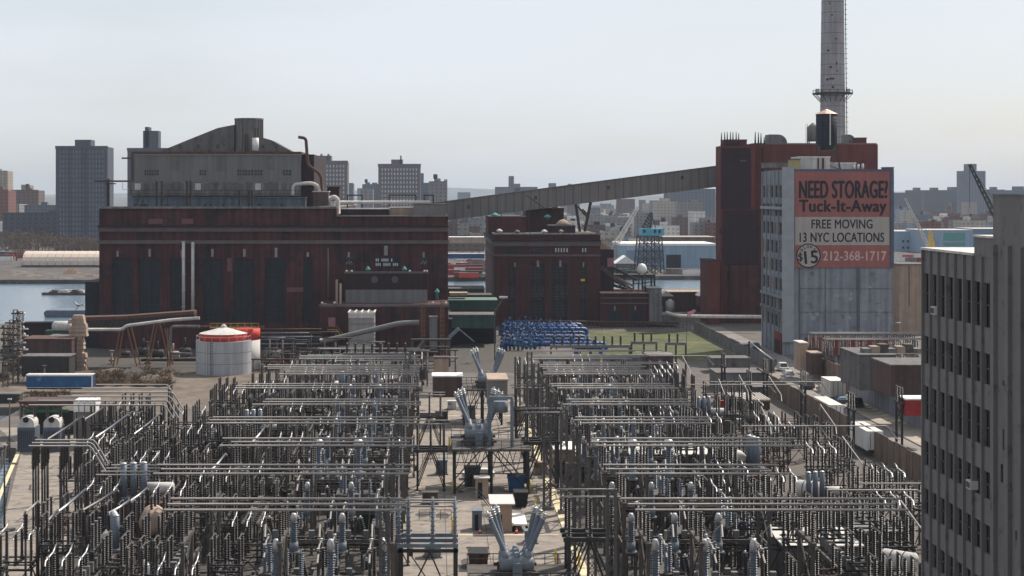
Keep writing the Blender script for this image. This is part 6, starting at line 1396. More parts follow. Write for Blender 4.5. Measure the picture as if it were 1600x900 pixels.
# ---------------------------------------------------------------- fences, walls and road edge
def fence(name, label, x, ya, yb_, h, m, postm, step=4, off=0, rail=True, dz=0.0):
    t = thing(name, label, 'fence', (x, (ya+yb_)/2, 0)); mb = MB(m); n = int((yb_-ya)/step)
    for i in range(n): y = ya+(yb_-ya)*i/n; mb.box(x, x+.12, y+.12, ya+(yb_-ya)*(i+1)/n-.12, .05, h-(.12 if i % 3 == 0 else 0))
    mb.build('panel', t); p0 = None
    for i in range(n+1):
        y = ya+(yb_-ya)*i/n
        if p0 is None: q = MB(postm); q.box(-.12, .24, -.12, .12, 0, h+.25); p0 = first(q, 'post', t, (0, y-t.location.y, 0))
        else: dup_part(p0, (0, y-t.location.y, 0), t)
    return t
fence('wooden_fence', 'tall weathered brown board fence along the left side of the road', 66.6, 135, 345, 4.1, M_wood, M_wood, 3.2)
fence('sound_fence', 'tall blue grey panel fence along the right pavement of the road', 82.3, 150, 330, 5.4, M_bfence, M_steelw, 3.6)
fence('wooden_fence', 'dark brown fence on the right kerb beyond the blue grey fence', 82.6, 331, 368, 5.0, M_wood, M_steeld, 4)
fence('site_wall', 'brown grey wall slanting beside the grass towards the plant', 75.8, 372, 488, 3.0, M_conc, M_conc, 6)
# chain-link fence at far left
t = thing('chain_link_fence', 'chain-link fence with yellow-topped posts on the left quay edge', 'fence', (-56, 215, 0)); A, B = Vector((-46.2, 160, 0)), Vector((-67.5, 264, 0)); mb = MB(M_steelw)
for z in (.3, 1.2, 2.2): mb.bar(A+Vector((0, 0, z)), B+Vector((0, 0, z)), .05)
for i in range(60): p, q = A+(B-A)*i/60, A+(B-A)*(i+1)/60; mb.bar(p+Vector((0, 0, .2)), q+Vector((0, 0, 2.2)), .035); mb.bar(p+Vector((0, 0, 2.2)), q+Vector((0, 0, .2)), .035)
mb.build('mesh_panel', t)
for i in range(15): mb = MB(M_steel); p = A+(B-A)*i/14; mb.cyl(p, p+Vector((0, 0, 2.4)), .07, .07, 6); mb.use(M_yel if i % 3 == 0 else M_steel).cyl(p+Vector((0, 0, 2.4)), p+Vector((0, 0, 2.65)), .1, .1, 6); mb.build('post', t)
for i, (x, y, h) in enumerate([(15, 725, 9.5), (7, 828, 10)]):
    Yk = YG(y); mb = MB(M_steelw); X = PX(x, Yk); mb.cyl((X, Yk, 0), (X, Yk, h), .14, .09, 8); mb.box(X-.6, X+1.2, Yk-.5, Yk+.5, 0, .15); mb.use(M_offw).box(X-.3, X+.3, Yk-.15, Yk+.15, h, h+.2)
    tag(mb.build('light_pole'), 'slim grey light pole on the left apron, %s one' % ('farther' if i == 0 else 'nearer'), 'light pole', 'light poles on the left apron')
mb = MB(mat('slab_joint', (.07, .06, .055), .95))
for k in range(34): y = 124+k*6.1; mb.quad((-3.8, y, .0115), (15.1, y, .0115), (15.1, y+.12, .0115), (-3.8, y+.12, .0115))
for x in (1.2, 6.0, 10.8): mb.quad((x, 122, .0125), (x+.08, 122, .0125), (x+.08, 330, .0125), (x, 330, .0125))
struct(mb, 'pavement_slab_joints')
rr = random.Random(5); mb = MB(mat('oil_stain', (.075, .066, .06), .9, var=.3, scale=1.5))
for k in range(60):
    x, y = (rr.uniform(-3, 14), rr.uniform(150, 320)) if k < 40 else (rr.uniform(69, 76), rr.uniform(200, 340)); w = rr.uniform(.3, 1.6); n = 9; z = .016+k*.0004
    mb.quad(*[(x+w*rr.uniform(.6, 1.1)*math.cos(a*6.283/n), y+w*2.2*rr.uniform(.6, 1.1)*math.sin(a*6.283/n), z) for a in range(n)])
struct(mb, 'pavement_stains')
# vehicles -----------------------------------------------------------------
def car(label, x, y, col, rz=0.0, kind='car', white=False):
    t = thing('parked_car', label, 'car', (x, y, 0.02)); L, W = (4.6, 1.8) if kind == 'car' else (5.2, 1.95); h = 1.45 if kind == 'car' else 1.9
    body = [(-L/2, .35), (L/2, .35), (L/2, .75), (L/2-.15, .9), (L*.24, 1.0), (L*.1, h), (-L*.28, h), (-L*.42, 1.0), (-L/2, .95)]
    m = mat('car_paint_'+col[0], col[1], .35, .1, var=.05, spec=.6)
    mb = MB(m); mb.prism([(a, b) for a, b in body], 'x', x-W/2, x+W/2); mb.v = [(v[0] if v[2] < 1.02 else x+(v[0]-x)*.82, v[1]+y, v[2]) for v in mb.v]; mb.build('body', t)
    mb = MB(M_glass); z0, z1 = 1.02, h-.12
    for s in (-1, 1): mb.quad((x+s*(W/2*.955), y-L*.36, z0), (x+s*(W/2*.955), y+L*.18, z0), (x+s*(W/2*.85), y+L*.08, z1), (x+s*(W/2*.85), y-L*.26, z1))
    mb.quad((x-W*.42, y-L*.432, z0), (x+W*.42, y-L*.432, z0), (x+W*.38, y-L*.31, z1), (x-W*.38, y-L*.31, z1)); mb.quad((x-W*.42, y+L*.245, z0), (x+W*.42, y+L*.245, z0), (x+W*.38, y+L*.13, z1), (x-W*.38, y+L*.13, z1)); mb.build('window', t)
    w0 = None
    for sx in (-1, 1):
        for sy in (-.31, .31):
            if w0 is None: q = MB(M_black); q.cyl((-.1, 0, 0), (.12, 0, 0), .33, .33, 12); w0 = first(q, 'wheel', t, (sx*(W/2-.08), sy*L, .33)); q = MB(M_steel); q.cyl((-.13, 0, 0), (.15, 0, 0), .18, .18, 8); rim = first(q, 'rim', w0); rim.location = (0, 0, 0)
            else: dup_part(rim, (0, 0, 0), dup_part(w0, (sx*(W/2-.08), sy*L, .33), t))
    mb = MB(M_red)
    for s in (-1, 1): mb.box(x+s*W*.4-.14, x+s*W*.4+.14, y-L/2-.02, y-L/2+.001, .66, .85)
    mb.build('tail_light', t); t.rotation_euler = (0, 0, rz); return t
def truck(label, x, y, L, cabcol, boxm=M_white, h=3.9, cab=True, W=2.4, name='box_truck'):
    t = thing(name, label, 'truck' if cab else 'trailer', (x, y, .02))
    mb = MB(boxm); mb.box(x-W/2, x+W/2, y-L/2, y+L/2, 1.0, h); mb.build('cargo_box', t)
    mb = MB(M_roofl); mb.box(x-W/2-.03, x+W/2+.03, y-L/2-.03, y+L/2+.03, h+.002, h+.07); mb.build('roof', t)
    mb = MB(M_steelw); mb.box(x-.05, x+.05, y-L/2-.05, y-L/2-.001, 1.05, h-.1); mb.box(x-W/2+.05, x+W/2-.05, y-L/2-.06, y-L/2-.052, 1.0, 1.15)
    for s in (-1, 1): mb.box(x+s*W*.3-.03, x+s*W*.3+.03, y-L/2-.06, y-L/2-.002, 1.16, h-.2)
    mb.build('rear_door', t)
    mb = MB(M_steeld); mb.box(x-.5, x+.5, y-L/2+.2, y+L/2+(2 if cab else 0), .62, .99); mb.build('chassis', t)
    if cab: mb = MB(mat('cab_paint_'+cabcol[0], cabcol[1], .4)); mb.prism([(y+L/2+.1, .6), (y+L/2+2.1, .6), (y+L/2+2.1, 1.4), (y+L/2+1.6, 2.4), (y+L/2+.1, 2.5)], 'x', x-1.05, x+1.05); mb.use(M_glass).prism([(y+L/2+2.0, 1.62), (y+L/2+2.03, 1.62), (y+L/2+1.63, 2.36), (y+L/2+1.6, 2.36)], 'x', x-.95, x+.95); mb.build('cab', t)
    w0 = None
    for sx in (-1, 1):
        for yy in ((-L/2+1.2, L/2+1.2) if cab else (-L/2+1.2, -L/2+2.3)):
            if w0 is None: q = MB(M_black); q.cyl((-.15, 0, 0), (.15, 0, 0), .48, .48, 12); w0 = first(q, 'wheel', t, (sx*(W/2-.2), yy, .48))
            else: dup_part(w0, (sx*(W/2-.2), yy, .48), t)
    return t
truck('white box truck with pale roof parked against the brown fence, farther of two', PX(1286, 292)+.4, 290, 12, ('white', (.6, .58, .55)))
truck('white box truck with pale roof parked against the brown fence, nearer of two', PX(1311, 266)+2.2, 258, 11, ('white', (.6, .58, .55)))
truck('grey white box truck seen from behind on the right side of the road', PX(1302, 322), 322, 7.5, ('grey', (.3, .3, .3)), M_offw, 4.2, W=3.0)
for lab, x, y, c, k in [('black car parked on the right kerb below the blue grey fence', 1337, 636, ('black', (.015, .015, .018)), 'suv'), ('dark blue car driving between the trucks', 1313, 630, ('blue', (.06, .12, .2)), 'car'),
                        ('black and white pickup in the road left of the grey truck', 1262, 607, ('charcoal', (.04, .04, .045)), 'suv'), ('tan car beside the grey truck', 1286, 613, ('tan', (.3, .27, .22)), 'car'),
                        ('silver car on the road, foremost of the shaded queue', 1231, 588, ('silver', (.42, .43, .44)), 'car'), ('white car on the road behind the silver one', 1222, 579, ('white', (.65, .63, .6)), 'suv'),
                        ('teal car in the shade of the storage building', 1206, 572, ('teal', (.05, .09, .11)), 'suv'), ('navy car second in the shade of the storage building', 1190, 563, ('navy', (.03, .05, .09)), 'suv'), ('dark grey car third in the shade by the grass wall', 1178, 557, ('dark', (.03, .03, .035)), 'suv'),
                        ('pale car farthest back by the grass wall', 1165, 548, ('white', (.65, .63, .6)), 'suv'), ('light blue car beside the farthest pale car', 1180, 544, ('blue', (.06, .12, .2)), 'car')]:
    Yq = YG(y); car(lab, PX(x, Yq), Yq, c, 0, k)
Yq = YG(748); c_ = car('white saloon car under the middle aisle platform', PX(747, Yq), Yq, ('white', (.65, .63, .6)), math.pi/2)
Yq = YG(808); car('dark blue car parked on pavement right of the front row', PX(1163, Yq)+3, Yq+4, ('navy', (.03, .05, .09)), math.pi/2)
truck('long blue trailer with white frame standing on the dirt at left', PX(95, 336), 336, 13.4, None, M_blue2, 3.6, cab=False, name='semi_trailer').rotation_euler = (0, 0, math.pi/2)
for o in bpy.data.objects:
    if o.name.startswith('semi_trailer'):
        Yt = 336-1.22; X0, X1 = PX(95, 336)-6.7, PX(95, 336)+6.7
mb = MB(M_white); q = 336-1.26; mb.box(X0, X1, q-.05, q, 3.35, 3.6); mb.box(X1-.25, X1, q-.06, q-.001, 1.0, 3.34); mb.box(X0, X1, q-.05, q, 1.0, 1.08)
o = mb.build('side_frame', None, (PX(95, 336), 336, 0.02)); tr = [k for k in bpy.data.objects if k.name.startswith('semi_trailer')][0]; o.parent = tr; o.location = (0, 0, 0); o.rotation_euler = (0, 0, -math.pi/2)
# small yard things in the aisle -------------------------------------------
def hut(name, label, cat, x0, x1, yb, h, dep, m, roofm, over=.3, slope=0.0, door=True):
    Yq = YG(yb); X0, X1 = PX(x0, Yq), PX(x1, Yq); t = thing(name, label, cat, ((X0+X1)/2, Yq, 0))
    mb = MB(m); mb.box(X0, X1, Yq, Yq+dep, .02, h); mb.build('wall', t)
    mb = MB(roofm); mb.prism([(X0-over, h+.01), (X1+over, h+.01), (X1+over, h+.16), ((X0+X1)/2, h+.16+slope), (X0-over, h+.16)], 'y', Yq-over, Yq+dep+over); mb.build('roof', t)
    if door: mb = MB(M_slate); w = min(1.0, (X1-X0)*.35); mb.box(X0+.3, X0+.3+w, Yq-.05, Yq-.003, .05, min(2.1, h-.3)); mb.build('door', t)
    return t
hut('control_hut', 'small tan hut with a pale flat roof in the middle of the aisle', 'hut', 770, 800, 832, 3.3, 5.5, M_tan, M_roofl, .35)
hut('electrical_cabinet', 'blue grey cabinet standing left of the tan hut', 'cabinet', 738, 753, 829, 2.2, 1.8, M_blueg, M_blueg, .05)
hut('electrical_cabinet', 'tan pillar cabinet with a pale lid behind the tan hut', 'cabinet', 743, 763, 779, 2.6, 1.6, M_tan, M_roofl, .2)
hut('generator_box', 'grey generator box beside the white car', 'generator', 726, 750, 761, 2.5, 2, M_concd, M_steelw, .1)
hut('long_shed', 'long tan shed with a bright flat roof crossing the right yard', 'shed', 905, 1120, 751, 3.6, 9, M_concd, M_roofl, .4, door=False)
hut('storage_shed', 'tan shed with white corrugated roof right of the aisle', 'shed', 868, 903, 744, 3.7, 7, M_tan, M_white, .3)
hut('flat_block', 'pale grey concrete block house with a flat roof at the bottom right', 'shed', 1227, 1345, 905, 3.4, 9, M_conc, M_roofl, .3)
hut('flat_block', 'low brown store behind the bottom-right block house', 'shed', 1345, 1420, 868, 2.6, 7, M_brown, M_conc, .3)
def skip(label, x0, x1, yb, h, dep, m, name='dumpster', cat='dumpster'):
    Yq = YG(yb); X0, X1 = PX(x0, Yq), PX(x1, Yq); mb = MB(m)
    mb.frus(X0+.25, X1-.25, Yq+.15, Yq+dep-.15, .15, h, -.25, -.15)
    for i in range(6): x = X0+.2+(X1-X0-.4)*i/5; mb.box(x-.06, x+.06, Yq-.12, Yq+.06, .4, h-.1)
    mb.box(X0-.1, X1+.1, Yq-.14, Yq, h-.1, h+.06); mb.box(X0-.1, X1+.1, Yq+dep, Yq+dep+.1, h-.1, h+.06); mb.use(M_black); mb.box(X0+.1, X1-.1, Yq+.05, Yq+dep-.05, h+.001, h+.04)
    for s in (X0+.4, X1-.4): mb.cyl((s, Yq+.2, .15), (s, Yq+.5, .15), .15, .15, 8)
    tag(mb.build(name), label, cat)
skip('bright blue dumpster under the right corner of the middle platform', 793, 821, 770, 2.2, 2.2, M_blue2)
skip('black dumpster in front of the blue one', 803, 826, 793, 1.9, 2.4, M_steeld)
skip('brown open skip behind the front breaker at left', 731, 764, 890, 1.7, 3.0, M_brown)
skip('dark green container at the left of the hut by the grey columns', 560, 585, 832, 2.4, 2.4, M_green)
mb = MB(M_white); Yq = YG(832); X = PX(812, Yq); mb.box(X-.7, X+.9, Yq, Yq+6.5, .8, 1.0); mb.box(X-.9, X-.75, Yq, Yq+6.5, .75, 1.15); mb.use(M_black)
for s in (-.7, .9):
    for yy in (.6, 1.6): mb.cyl((X+s-.12, Yq+yy, .36), (X+s+.12, Yq+yy, .36), .36, .36, 10)
tag(mb.build('flat_trailer'), 'white flat trailer parked at the right of the tan hut', 'trailer')
for i, x in enumerate((750, 773, 807)):
    Yq = YG(834); X = PX(x, Yq); mb = MB(M_red); mb.box(X-.25, X+.25, Yq-.25, Yq+.25, .02, .07); mb.lathe([(.18, .07), (.04, .75)], (X, Yq, 0), 8); mb.use(M_white).lathe([(.135, .3), (.105, .45)], (X, Yq, 0), 8, caps=False)
    tag(mb.build('traffic_cone'), 'small red traffic cone by the hut, %s from left' % ORDN[i], 'traffic cone', 'red traffic cones')
for i, (x, yb) in enumerate([(708, 770), (828, 770), (711, 897), (707, 832), (837, 800), (868, 885), (918, 840), (905, 888), (702, 700), (655, 690), (843, 700), (1190, 812), (1222, 800)]):
    Yq = YG(yb); X = PX(x, Yq); mb = MB(M_yel); mb.cyl((X, Yq, 0), (X, Yq, 1.7), .13, .13, 8); mb.ball((X, Yq, 1.7), .13, 8, 4); tag(mb.build('bollard'), 'yellow bollard on the yard pavement, %s counted from the middle platform' % ORDN[i], 'bollard', 'yellow bollards')
for i, (x, yb, w, h, m) in enumerate([(672, 790, 1.0, 1.6, M_steelw), (690, 742, .8, 2.0, M_blueg), (716, 700, 1.2, 1.8, M_equip), (845, 742, .9, 1.7, M_tan), (858, 700, .8, 2.2, M_steelw), (690, 660, 1.1, 1.8, M_brown), (735, 655, .9, 2.3, M_equip), (812, 660, 1.0, 2.0, M_tan), (830, 850, .7, 1.4, M_blueg), (676, 872, .9, 1.5, M_equip), (836, 628, 1.2, 2.4, M_steelw), (706, 640, .8, 1.5, M_offw)]):
    Yq = YG(yb); X = PX(x, Yq); mb = MB(m); mb.box(X-w, X+w, Yq, Yq+1.3, .16, h); mb.box(X-w-.1, X+w+.1, Yq-.1, Yq+1.4, h+.001, h+.1); mb.use(M_conc).box(X-w-.15, X+w+.15, Yq-.15, Yq+1.45, .01, .159); mb.use(M_steeld).box(X-.03, X+.03, Yq-.03, Yq-.002, .3, h-.15)
    for q in range(4): mb.box(X-w+.15, X-.2, Yq-.03, Yq-.002, h-.3-q*.12, h-.24-q*.12)
    tag(mb.build('switch_cabinet'), 'metal switch cabinet on the central aisle pavement, %s of those beside the platforms' % ORDN[i], 'cabinet', 'aisle cabinets')
for i, (x0, x1, yb) in enumerate([(655, 705, 812), (660, 712, 722), (838, 872, 770), (700, 760, 668), (800, 846, 652)]):
    Yq = YG(yb); X0, X1 = PX(x0, Yq), PX(x1, Yq); mb = MB(M_steelw); n = max(3, int((X1-X0)/1.1))
    for q in range(n+1): X = X0+(X1-X0)*q/n; mb.bar((X, Yq, 0), (X, Yq, 1.2), .07)
    for z in (.6, 1.2): mb.bar((X0, Yq, z), (X1, Yq, z), .07)
    tag(mb.build('guard_rail'), 'low grey guard rail across the aisle, %s of five' % ORDN[i], 'guard rail', 'aisle guard rails')
# extra racks filling the right of the right yard up to the road fence -------
for c, x in enumerate((45.5, 50.0, 54.6, 59.2)):
    for r in range(15):
        y = 152+r*12.2+(c % 2)*4
        if R.random() < .2 or (c >= 1 and y < 172 and x < 56) or (c == 0 and 190 < y < 222) or (y > 325 and c > 0) or (c == 3 and y > 285): continue
        zz = .62 if (y > 240 and c == 2) or (y > 190 and c == 3) else 1; pr = R.choice((rack6, rack9, rackb, rack6, rackb, racka)); pr.place((x+R.uniform(-.5, .5), y+R.uniform(-1, 1), 0), 'insulator rack between right yard and road fence, %s file, %s row' % (ORDN[c], ORDN[r]), 'insulator racks near the road fence', sc=(1, 1, zz*R.uniform(.8, 1.05)))
        if r % 3 == 1 and c < 3 and R.random() < .7: pipe_y('bright sloping drop pipe near the road fence, %s file, %s row' % (ORDN[c], ORDN[r]), x+1.2, y-6, y+R.uniform(0, 5), 7.6, 'drop pipes near the road fence', z1=9.5)
        if r % 4 == 2: pipe_x('bus pipe near the road fence, %s file, %s row' % (ORDN[c], ORDN[r]), x-4, x+R.uniform(4, 7), y, 8.6, 'bus pipes near the road fence', down1=1.8)
for i, (xf_, y) in enumerate([(1130, 560), (1196, 590), (1255, 640), (1330, 720), (1405, 700), (1170, 640)]):
    Yq = 185+((900-y)*.4); stand_lo.place((PX(xf_, Yq), Yq, 0), 'dark bus support among the racks near the road fence, %s one' % ORDN[i], 'bus supports near the road fence')
# walls and sheds in mid right
for a in [('firewall', 'grey concrete fire wall left of the walled blocks, beyond right yard', 'wall', 842, 938, 556, 590, 345, .8, M_conc, M_conc), ('firewall', 'grey concrete fire wall beyond the right yard, right half', 'wall', 942, 1008, 556, 590, 346, .8, M_concd, M_conc),
          ('walled_block', 'dark walled block with a brown top beside the grass', 'building', 1011, 1052, 556, 592, 345, 8, M_brown, M_roof), ('walled_block', 'long low concrete block with an open pale rim near the road', 'building', 1120, 1199, 584, 612, 338, 9, M_conc, M_concd), ('walled_block', 'small low concrete block behind the rimmed one', 'building', 1112, 1172, 561, 577, 372, 6, M_concd, M_concd),
          ('flat_shed', 'small shed with a bright pale roof against the brown fence', 'shed', 1166, 1201, 606, 625, 316, 8, M_concd, M_conc), ('flat_shed', 'brown shed under a tan ribbed roof by the brown fence', 'shed', 1151, 1203, 627, 640, 292, 10, M_brown, M_tan)]:
    rbox(*a)
mb = MB(M_offw); X0, X1 = PX(1151, 292), PX(1203, 292); zt = PZ(627, 292)+.26
for i in range(12): x = X0+(X1-X0)*i/11; mb.box(x-.08, x+.08, 292, 302, zt, zt+.12)
tag(mb.build('roof_ribs'), 'row of raised ribs on the tan shed roof', 'roof')
# beyond the blue grey fence: dark building, frames, insulators in front of the storage building
rbox('flat_building', 'low dark brown flat-roofed building right of the road behind the fence', 'building', 1343, 1400, 556, 610, 300, 14, M_concd, M_concd)
rbox('flat_building', 'lower dark brown building extending behind the concrete building', 'building', 1392, 1470, 572, 620, 280, 12, M_brown, M_concd)
for r, y in enumerate((226, 238, 250, 262)):
    for c, x in enumerate((85.5, 89.5, 93.5)): (rack6, rackb, rackg)[(r+c) % 3].place((x, y, 0), 'insulator rack behind the blue grey fence, %s row, %s from left' % (ORDN[r], ORDN[c]), 'racks behind the fence')
for i in range(7):
    mb = MB((M_conc, M_tan, M_steelw)[i % 3]); x = PX(1350+i*13, 305); mb.box(x-.6, x+.9, 303, 305.5, PZ(556, 300)+.26, PZ(556, 300)+1.0+.4*(i % 3)); tag(mb.build('roof_unit'), 'small roof unit on the dark brown flat building, %s from left' % ORDN[i], 'roof unit', 'small roof units')
rbox('gate_hut', 'narrow beige gate tower with a sloping cap at the storage entrance', 'building', 1250, 1262, 537, 580, 358, 6, M_tan, M_offw)
rbox('gate_hut', 'low tan brick hut beside the beige gate tower', 'building', 1268, 1284, 553, 585, 352, 5, M_brown, M_tan)
rbox('red_container', 'red container with a white top behind the blue grey fence', 'container', 1416, 1450, 625, 650, 262, 4, M_reddk, M_white)
for r, (Yk, xs0, xs1, z) in enumerate([(372, 1268, 1440, 8.4), (352, 1290, 1440, 8.8), (335, 1340, 1440, 7.4)]):
    for k in range(2): pipe_x('level bus pipe in front of the storage building, %s row, %s pipe' % (ORDN[r], ORDN[k]), PX(xs0, Yk), PX(xs1+10, Yk), Yk+k*2.5, z+.4, 'bus pipes before the storage building', r=.12)
    x = PX(xs0, Yk)+.5; i = 0
    while x < PX(xs1, Yk):
        (rack6, rack6)[i % 2].place((x, Yk+1, 0.02), 'dark insulator rack before the storage building, %s row, %s from left' % (ORDN[r], ORDN[i]), 'racks before the storage building', sc=(.9, .9, z/7.2)); x += 3.6; i += 1
# left-hand middle ground ----------------------------------------------------
def vtank(label, x0, x1, ybot, ytop, yred, Yk, cone):
    r = (PX(x1, Yk)-PX(x0, Yk))/2; c = (PX((x0+x1)/2, Yk), Yk+r); z1, z2 = PZ(yred, Yk), PZ(ytop, Yk); t = thing('storage_tank', label, 'tank', (c[0], c[1], 0))
    mb = MB(M_offw); mb.use(mat('tank_grey', (.36, .36, .37), .7, var=.08, streak=.15)); mb.lathe([(r, 0), (r, z1)], (c[0], c[1], 0), 32, caps=False); mb.lathe([(r*.999, 0), (r*.2, 0)], (c[0], c[1], z1), 32, caps=False); mb.build('shell', t)
    mb = MB(M_steelw)
    for zz in (z1*.33, z1*.66): mb.lathe([(r+.02, 0), (r+.02, .07)], (c[0], c[1], zz), 32, caps=False)
    for k in range(12): mb.bar((c[0]-r*.3-.25, c[1]-r*.96, .4+k*z1/12), (c[0]-r*.3+.25, c[1]-r*.96, .4+k*z1/12), .06)
    mb.bar((c[0]-r*.3-.25, c[1]-r*.96, 0), (c[0]-r*.3-.25, c[1]-r*.96, z1+1), .08); mb.bar((c[0]-r*.3+.25, c[1]-r*.96, 0), (c[0]-r*.3+.25, c[1]-r*.96, z1+1), .08); mb.build('ladder_and_seams', t)
    mb = MB(M_red); mb.lathe([(r*.86, 0), (r*.86, z2-z1)], (c[0], c[1], z1), 32); mb.build('red_ring', t)
    mb = MB(M_offw); mb.lathe([(r*.88, 0), (.4, cone)], (c[0], c[1], z2+.01), 24, smooth=False); mb.ball((c[0], c[1], z2+cone), .7, 8, 5); mb.build('cone_roof', t)
    mb = MB(M_offw); mb.bar((c[0]-r*.5, c[1]-r*.9, 0), (c[0]-r*.5, c[1]-r*.9, z1), .2)
    n = 20
    for i in range(n): a = 2*math.pi*i/n; p = Vector((c[0]+r*.98*math.cos(a), c[1]+r*.98*math.sin(a), z1)); mb.bar(p, p+Vector((0, 0, 1)), .06); b = 2*math.pi*(i+1)/n; mb.bar(p+Vector((0, 0, 1)), Vector((c[0]+r*.98*math.cos(b), c[1]+r*.98*math.sin(b), z1+1)), .06)
    mb.build('railing', t)
vtank('wide grey tank with a red upper ring and white cone roof', 300, 388, 587, 524, 535, 366, 1.3)
t = thing('storage_tank', 'second grey tank with a red top and ochre walkway behind the white cone roof', 'tank', (PX(386, 376), 376, 0)); r = 3.4; cx = PX(383, 376)
mb = MB(M_offw); mb.lathe([(r, 0), (r, PZ(530, 376))], (cx, 376, 0), 24); mb.build('shell', t); mb = MB(M_red); mb.lathe([(r+.01, 0), (r+.01, PZ(513, 376)-PZ(530, 376))], (cx, 376, PZ(530, 376)+.01), 24); mb.build('red_ring', t)
mb = MB(mat('ochre_rail', (.35, .20, .05))); z = PZ(512, 376)
mb.box(cx-7.5, cx+3.4, 373, 373.4, z+.1, z+.3); mb.bar((cx-7.5, 373, z+1.2), (cx+3.4, 373, z+1.2), .12)
for i in range(8): mb.bar((cx-7.5+i*1.55, 373, z+.2), (cx-7.5+i*1.55, 373, z+1.2), .1)
mb.bar((cx-3, 372.8, z-6), (cx-3, 372.8, z+.2), .3); mb.bar((cx-1.8, 372.8, z-6), (cx-1.8, 372.8, z+.2), .3); mb.build('walkway', t)
# pipe bridge
t = thing('pipe_bridge', 'rusty brown covered pipe bridge on splayed legs in front of the power house', 'pipe bridge', (PX(210, 385), 385, 0)); Yk = 385
P = lambda x: PX(x, Yk); Q = lambda y: PZ(y, Yk)
mb = MB(M_rust); mb.prism([(P(112), Q(502)), (P(192), Q(499)), (P(303), Q(491)), (P(303), Q(486)), (P(192), Q(494)), (P(112), Q(496))], 'y', Yk, Yk+5); mb.build('roof', t)
mb = MB(M_steeld); mb.prism([(P(114), Q(512)), (P(192), Q(512)), (P(303), Q(498)), (P(303), Q(491.2)), (P(192), Q(499.2)), (P(114), Q(502.2))], 'y', Yk+.3, Yk+4.5); mb.build('truss', t)
for (a, b, c_, d) in [(188, 512, 177, 556), (199, 513, 214, 562), (241, 506, 228, 556), (250, 505, 266, 556), (262, 512, 262, 560), (120, 512, 118, 556)]:
    for yy in (Yk, Yk+4.5): mb = MB(mat('orange_brown_leg', (.22, .11, .06), .8, var=.3)); mb.bar((P(a), yy, Q(b)), (P(c_), yy, 0.05), .28); mb.build('leg', t)
mb = MB(M_brown)
for i in range(26): x = 114+i*7.2; y = 502 if x < 192 else 502-(x-192)*.12; mb.bar((P(x), Yk+.1, Q(y+9)), (P(x+5), Yk+.1, Q(y)), .14)
mb.build('lattice', t)
wpipe('steam_pipe', 'bright insulated pipe slanting under the rusty pipe bridge', [(117, 515, 383), (190, 515, 383), (198, 509, 383), (268, 500, 383), (312, 497, 383)], .38, M_offw)
wpipe('steam_pipe', 'grey pipe dropping to the ground right of the pipe bridge', [(312, 510, 380), (267, 510, 380), (265, 552, 380), (300, 553, 380)], .32, M_conc)
wpipe('steam_pipe', 'long thin brown pipe running level towards the tanks', [(250, 510, 388), (300, 511, 388), (412, 511, 388)], .3, M_rust)
wpipe('steam_pipe', 'black ground pipes lying at the foot of the power house', [(220, 562, 392), (330, 562, 392)], .4, M_steeld)
# brown industrial block, derelict machinery at far left
rbox('brown_plant_shed', 'rusty brown derelict plant shed left of the pipe bridge', 'building', 36, 112, 531, 588, 372, 9, M_brown, M_rust)
rbox('low_wall_building', 'long dark low wall building along the river edge', 'building', 34, 112, 506, 530, 440, 5, M_brickd, M_brickd)
rbox('tan_shed', 'tan rusted sheet shed between derelict plant and pipe bridge', 'shed', 75, 118, 527, 560, 378, 6, M_tan, M_concd)
rbox('black_shed', 'dark low shed in front of the derelict brown plant', 'shed', 34, 108, 558, 588, 350, 6, M_steeld, M_concd)
mb = MB(M_offw); c = Vector((PX(98, 400), 400, PZ(510, 400))); mb.lathe([(.7, 0), (1.3, .5), (1.3, 4.4), (.7, 5)], c-Vector((2.5, 0, 0)), 14, (1, 0, 0)); mb.use(M_green); mb.box(c.x-4, c.x+3, 399, 402, 0, PZ(516, 400)); tag(mb.build('tank_on_base'), 'white rounded tank over a green base behind the derelict plant', 'tank')
mb = MB(M_blueg); mb.use(mat('barge_blue_grey', (.12, .14, .18), .7)); Yk = 560; mb.prism([(PX(70, Yk), -1.45), (PX(134, Yk), -1.45), (PX(134, Yk), PZ(485, Yk)), (PX(72, Yk), PZ(485, Yk)), (PX(68, Yk), PZ(489, Yk))], 'y', Yk, Yk+12); tag(mb.build('moored_barge'), 'blue grey barge moored in the river left of the power house', 'barge')
mb = MB(M_offw)
for a, b in (((115, 472), (124, 479)), ((119, 478), (132, 476)), ((122, 480), (118, 485))): mb.bar((PX(a[0], 540), 540, PZ(a[1], 540)), (PX(b[0], 540), 540, PZ(b[1], 540)), .5)
tag(mb.build('davit'), 'small pale boat davit standing by the moored barge', 'davit')
t = thing('crumbling_column', 'crumbling tan masonry column under the left end of the pipe bridge', 'column', (PX(122, 378), 378, 0))
mb = MB(M_tan); z = 0.02
while z < 12.5: w = R.uniform(1.2, 2.1); ox = R.uniform(-.4, .4); mb.frus(t.location.x-w+ox, t.location.x+w+ox, 377, 379.5, z, z+.95, R.uniform(.05, .3)); z += .96
mb.build('masonry', t)
names = [('pump_skid', 'pump skid'), ('valve_stack', 'valve stack'), ('old_boiler', 'boiler')]
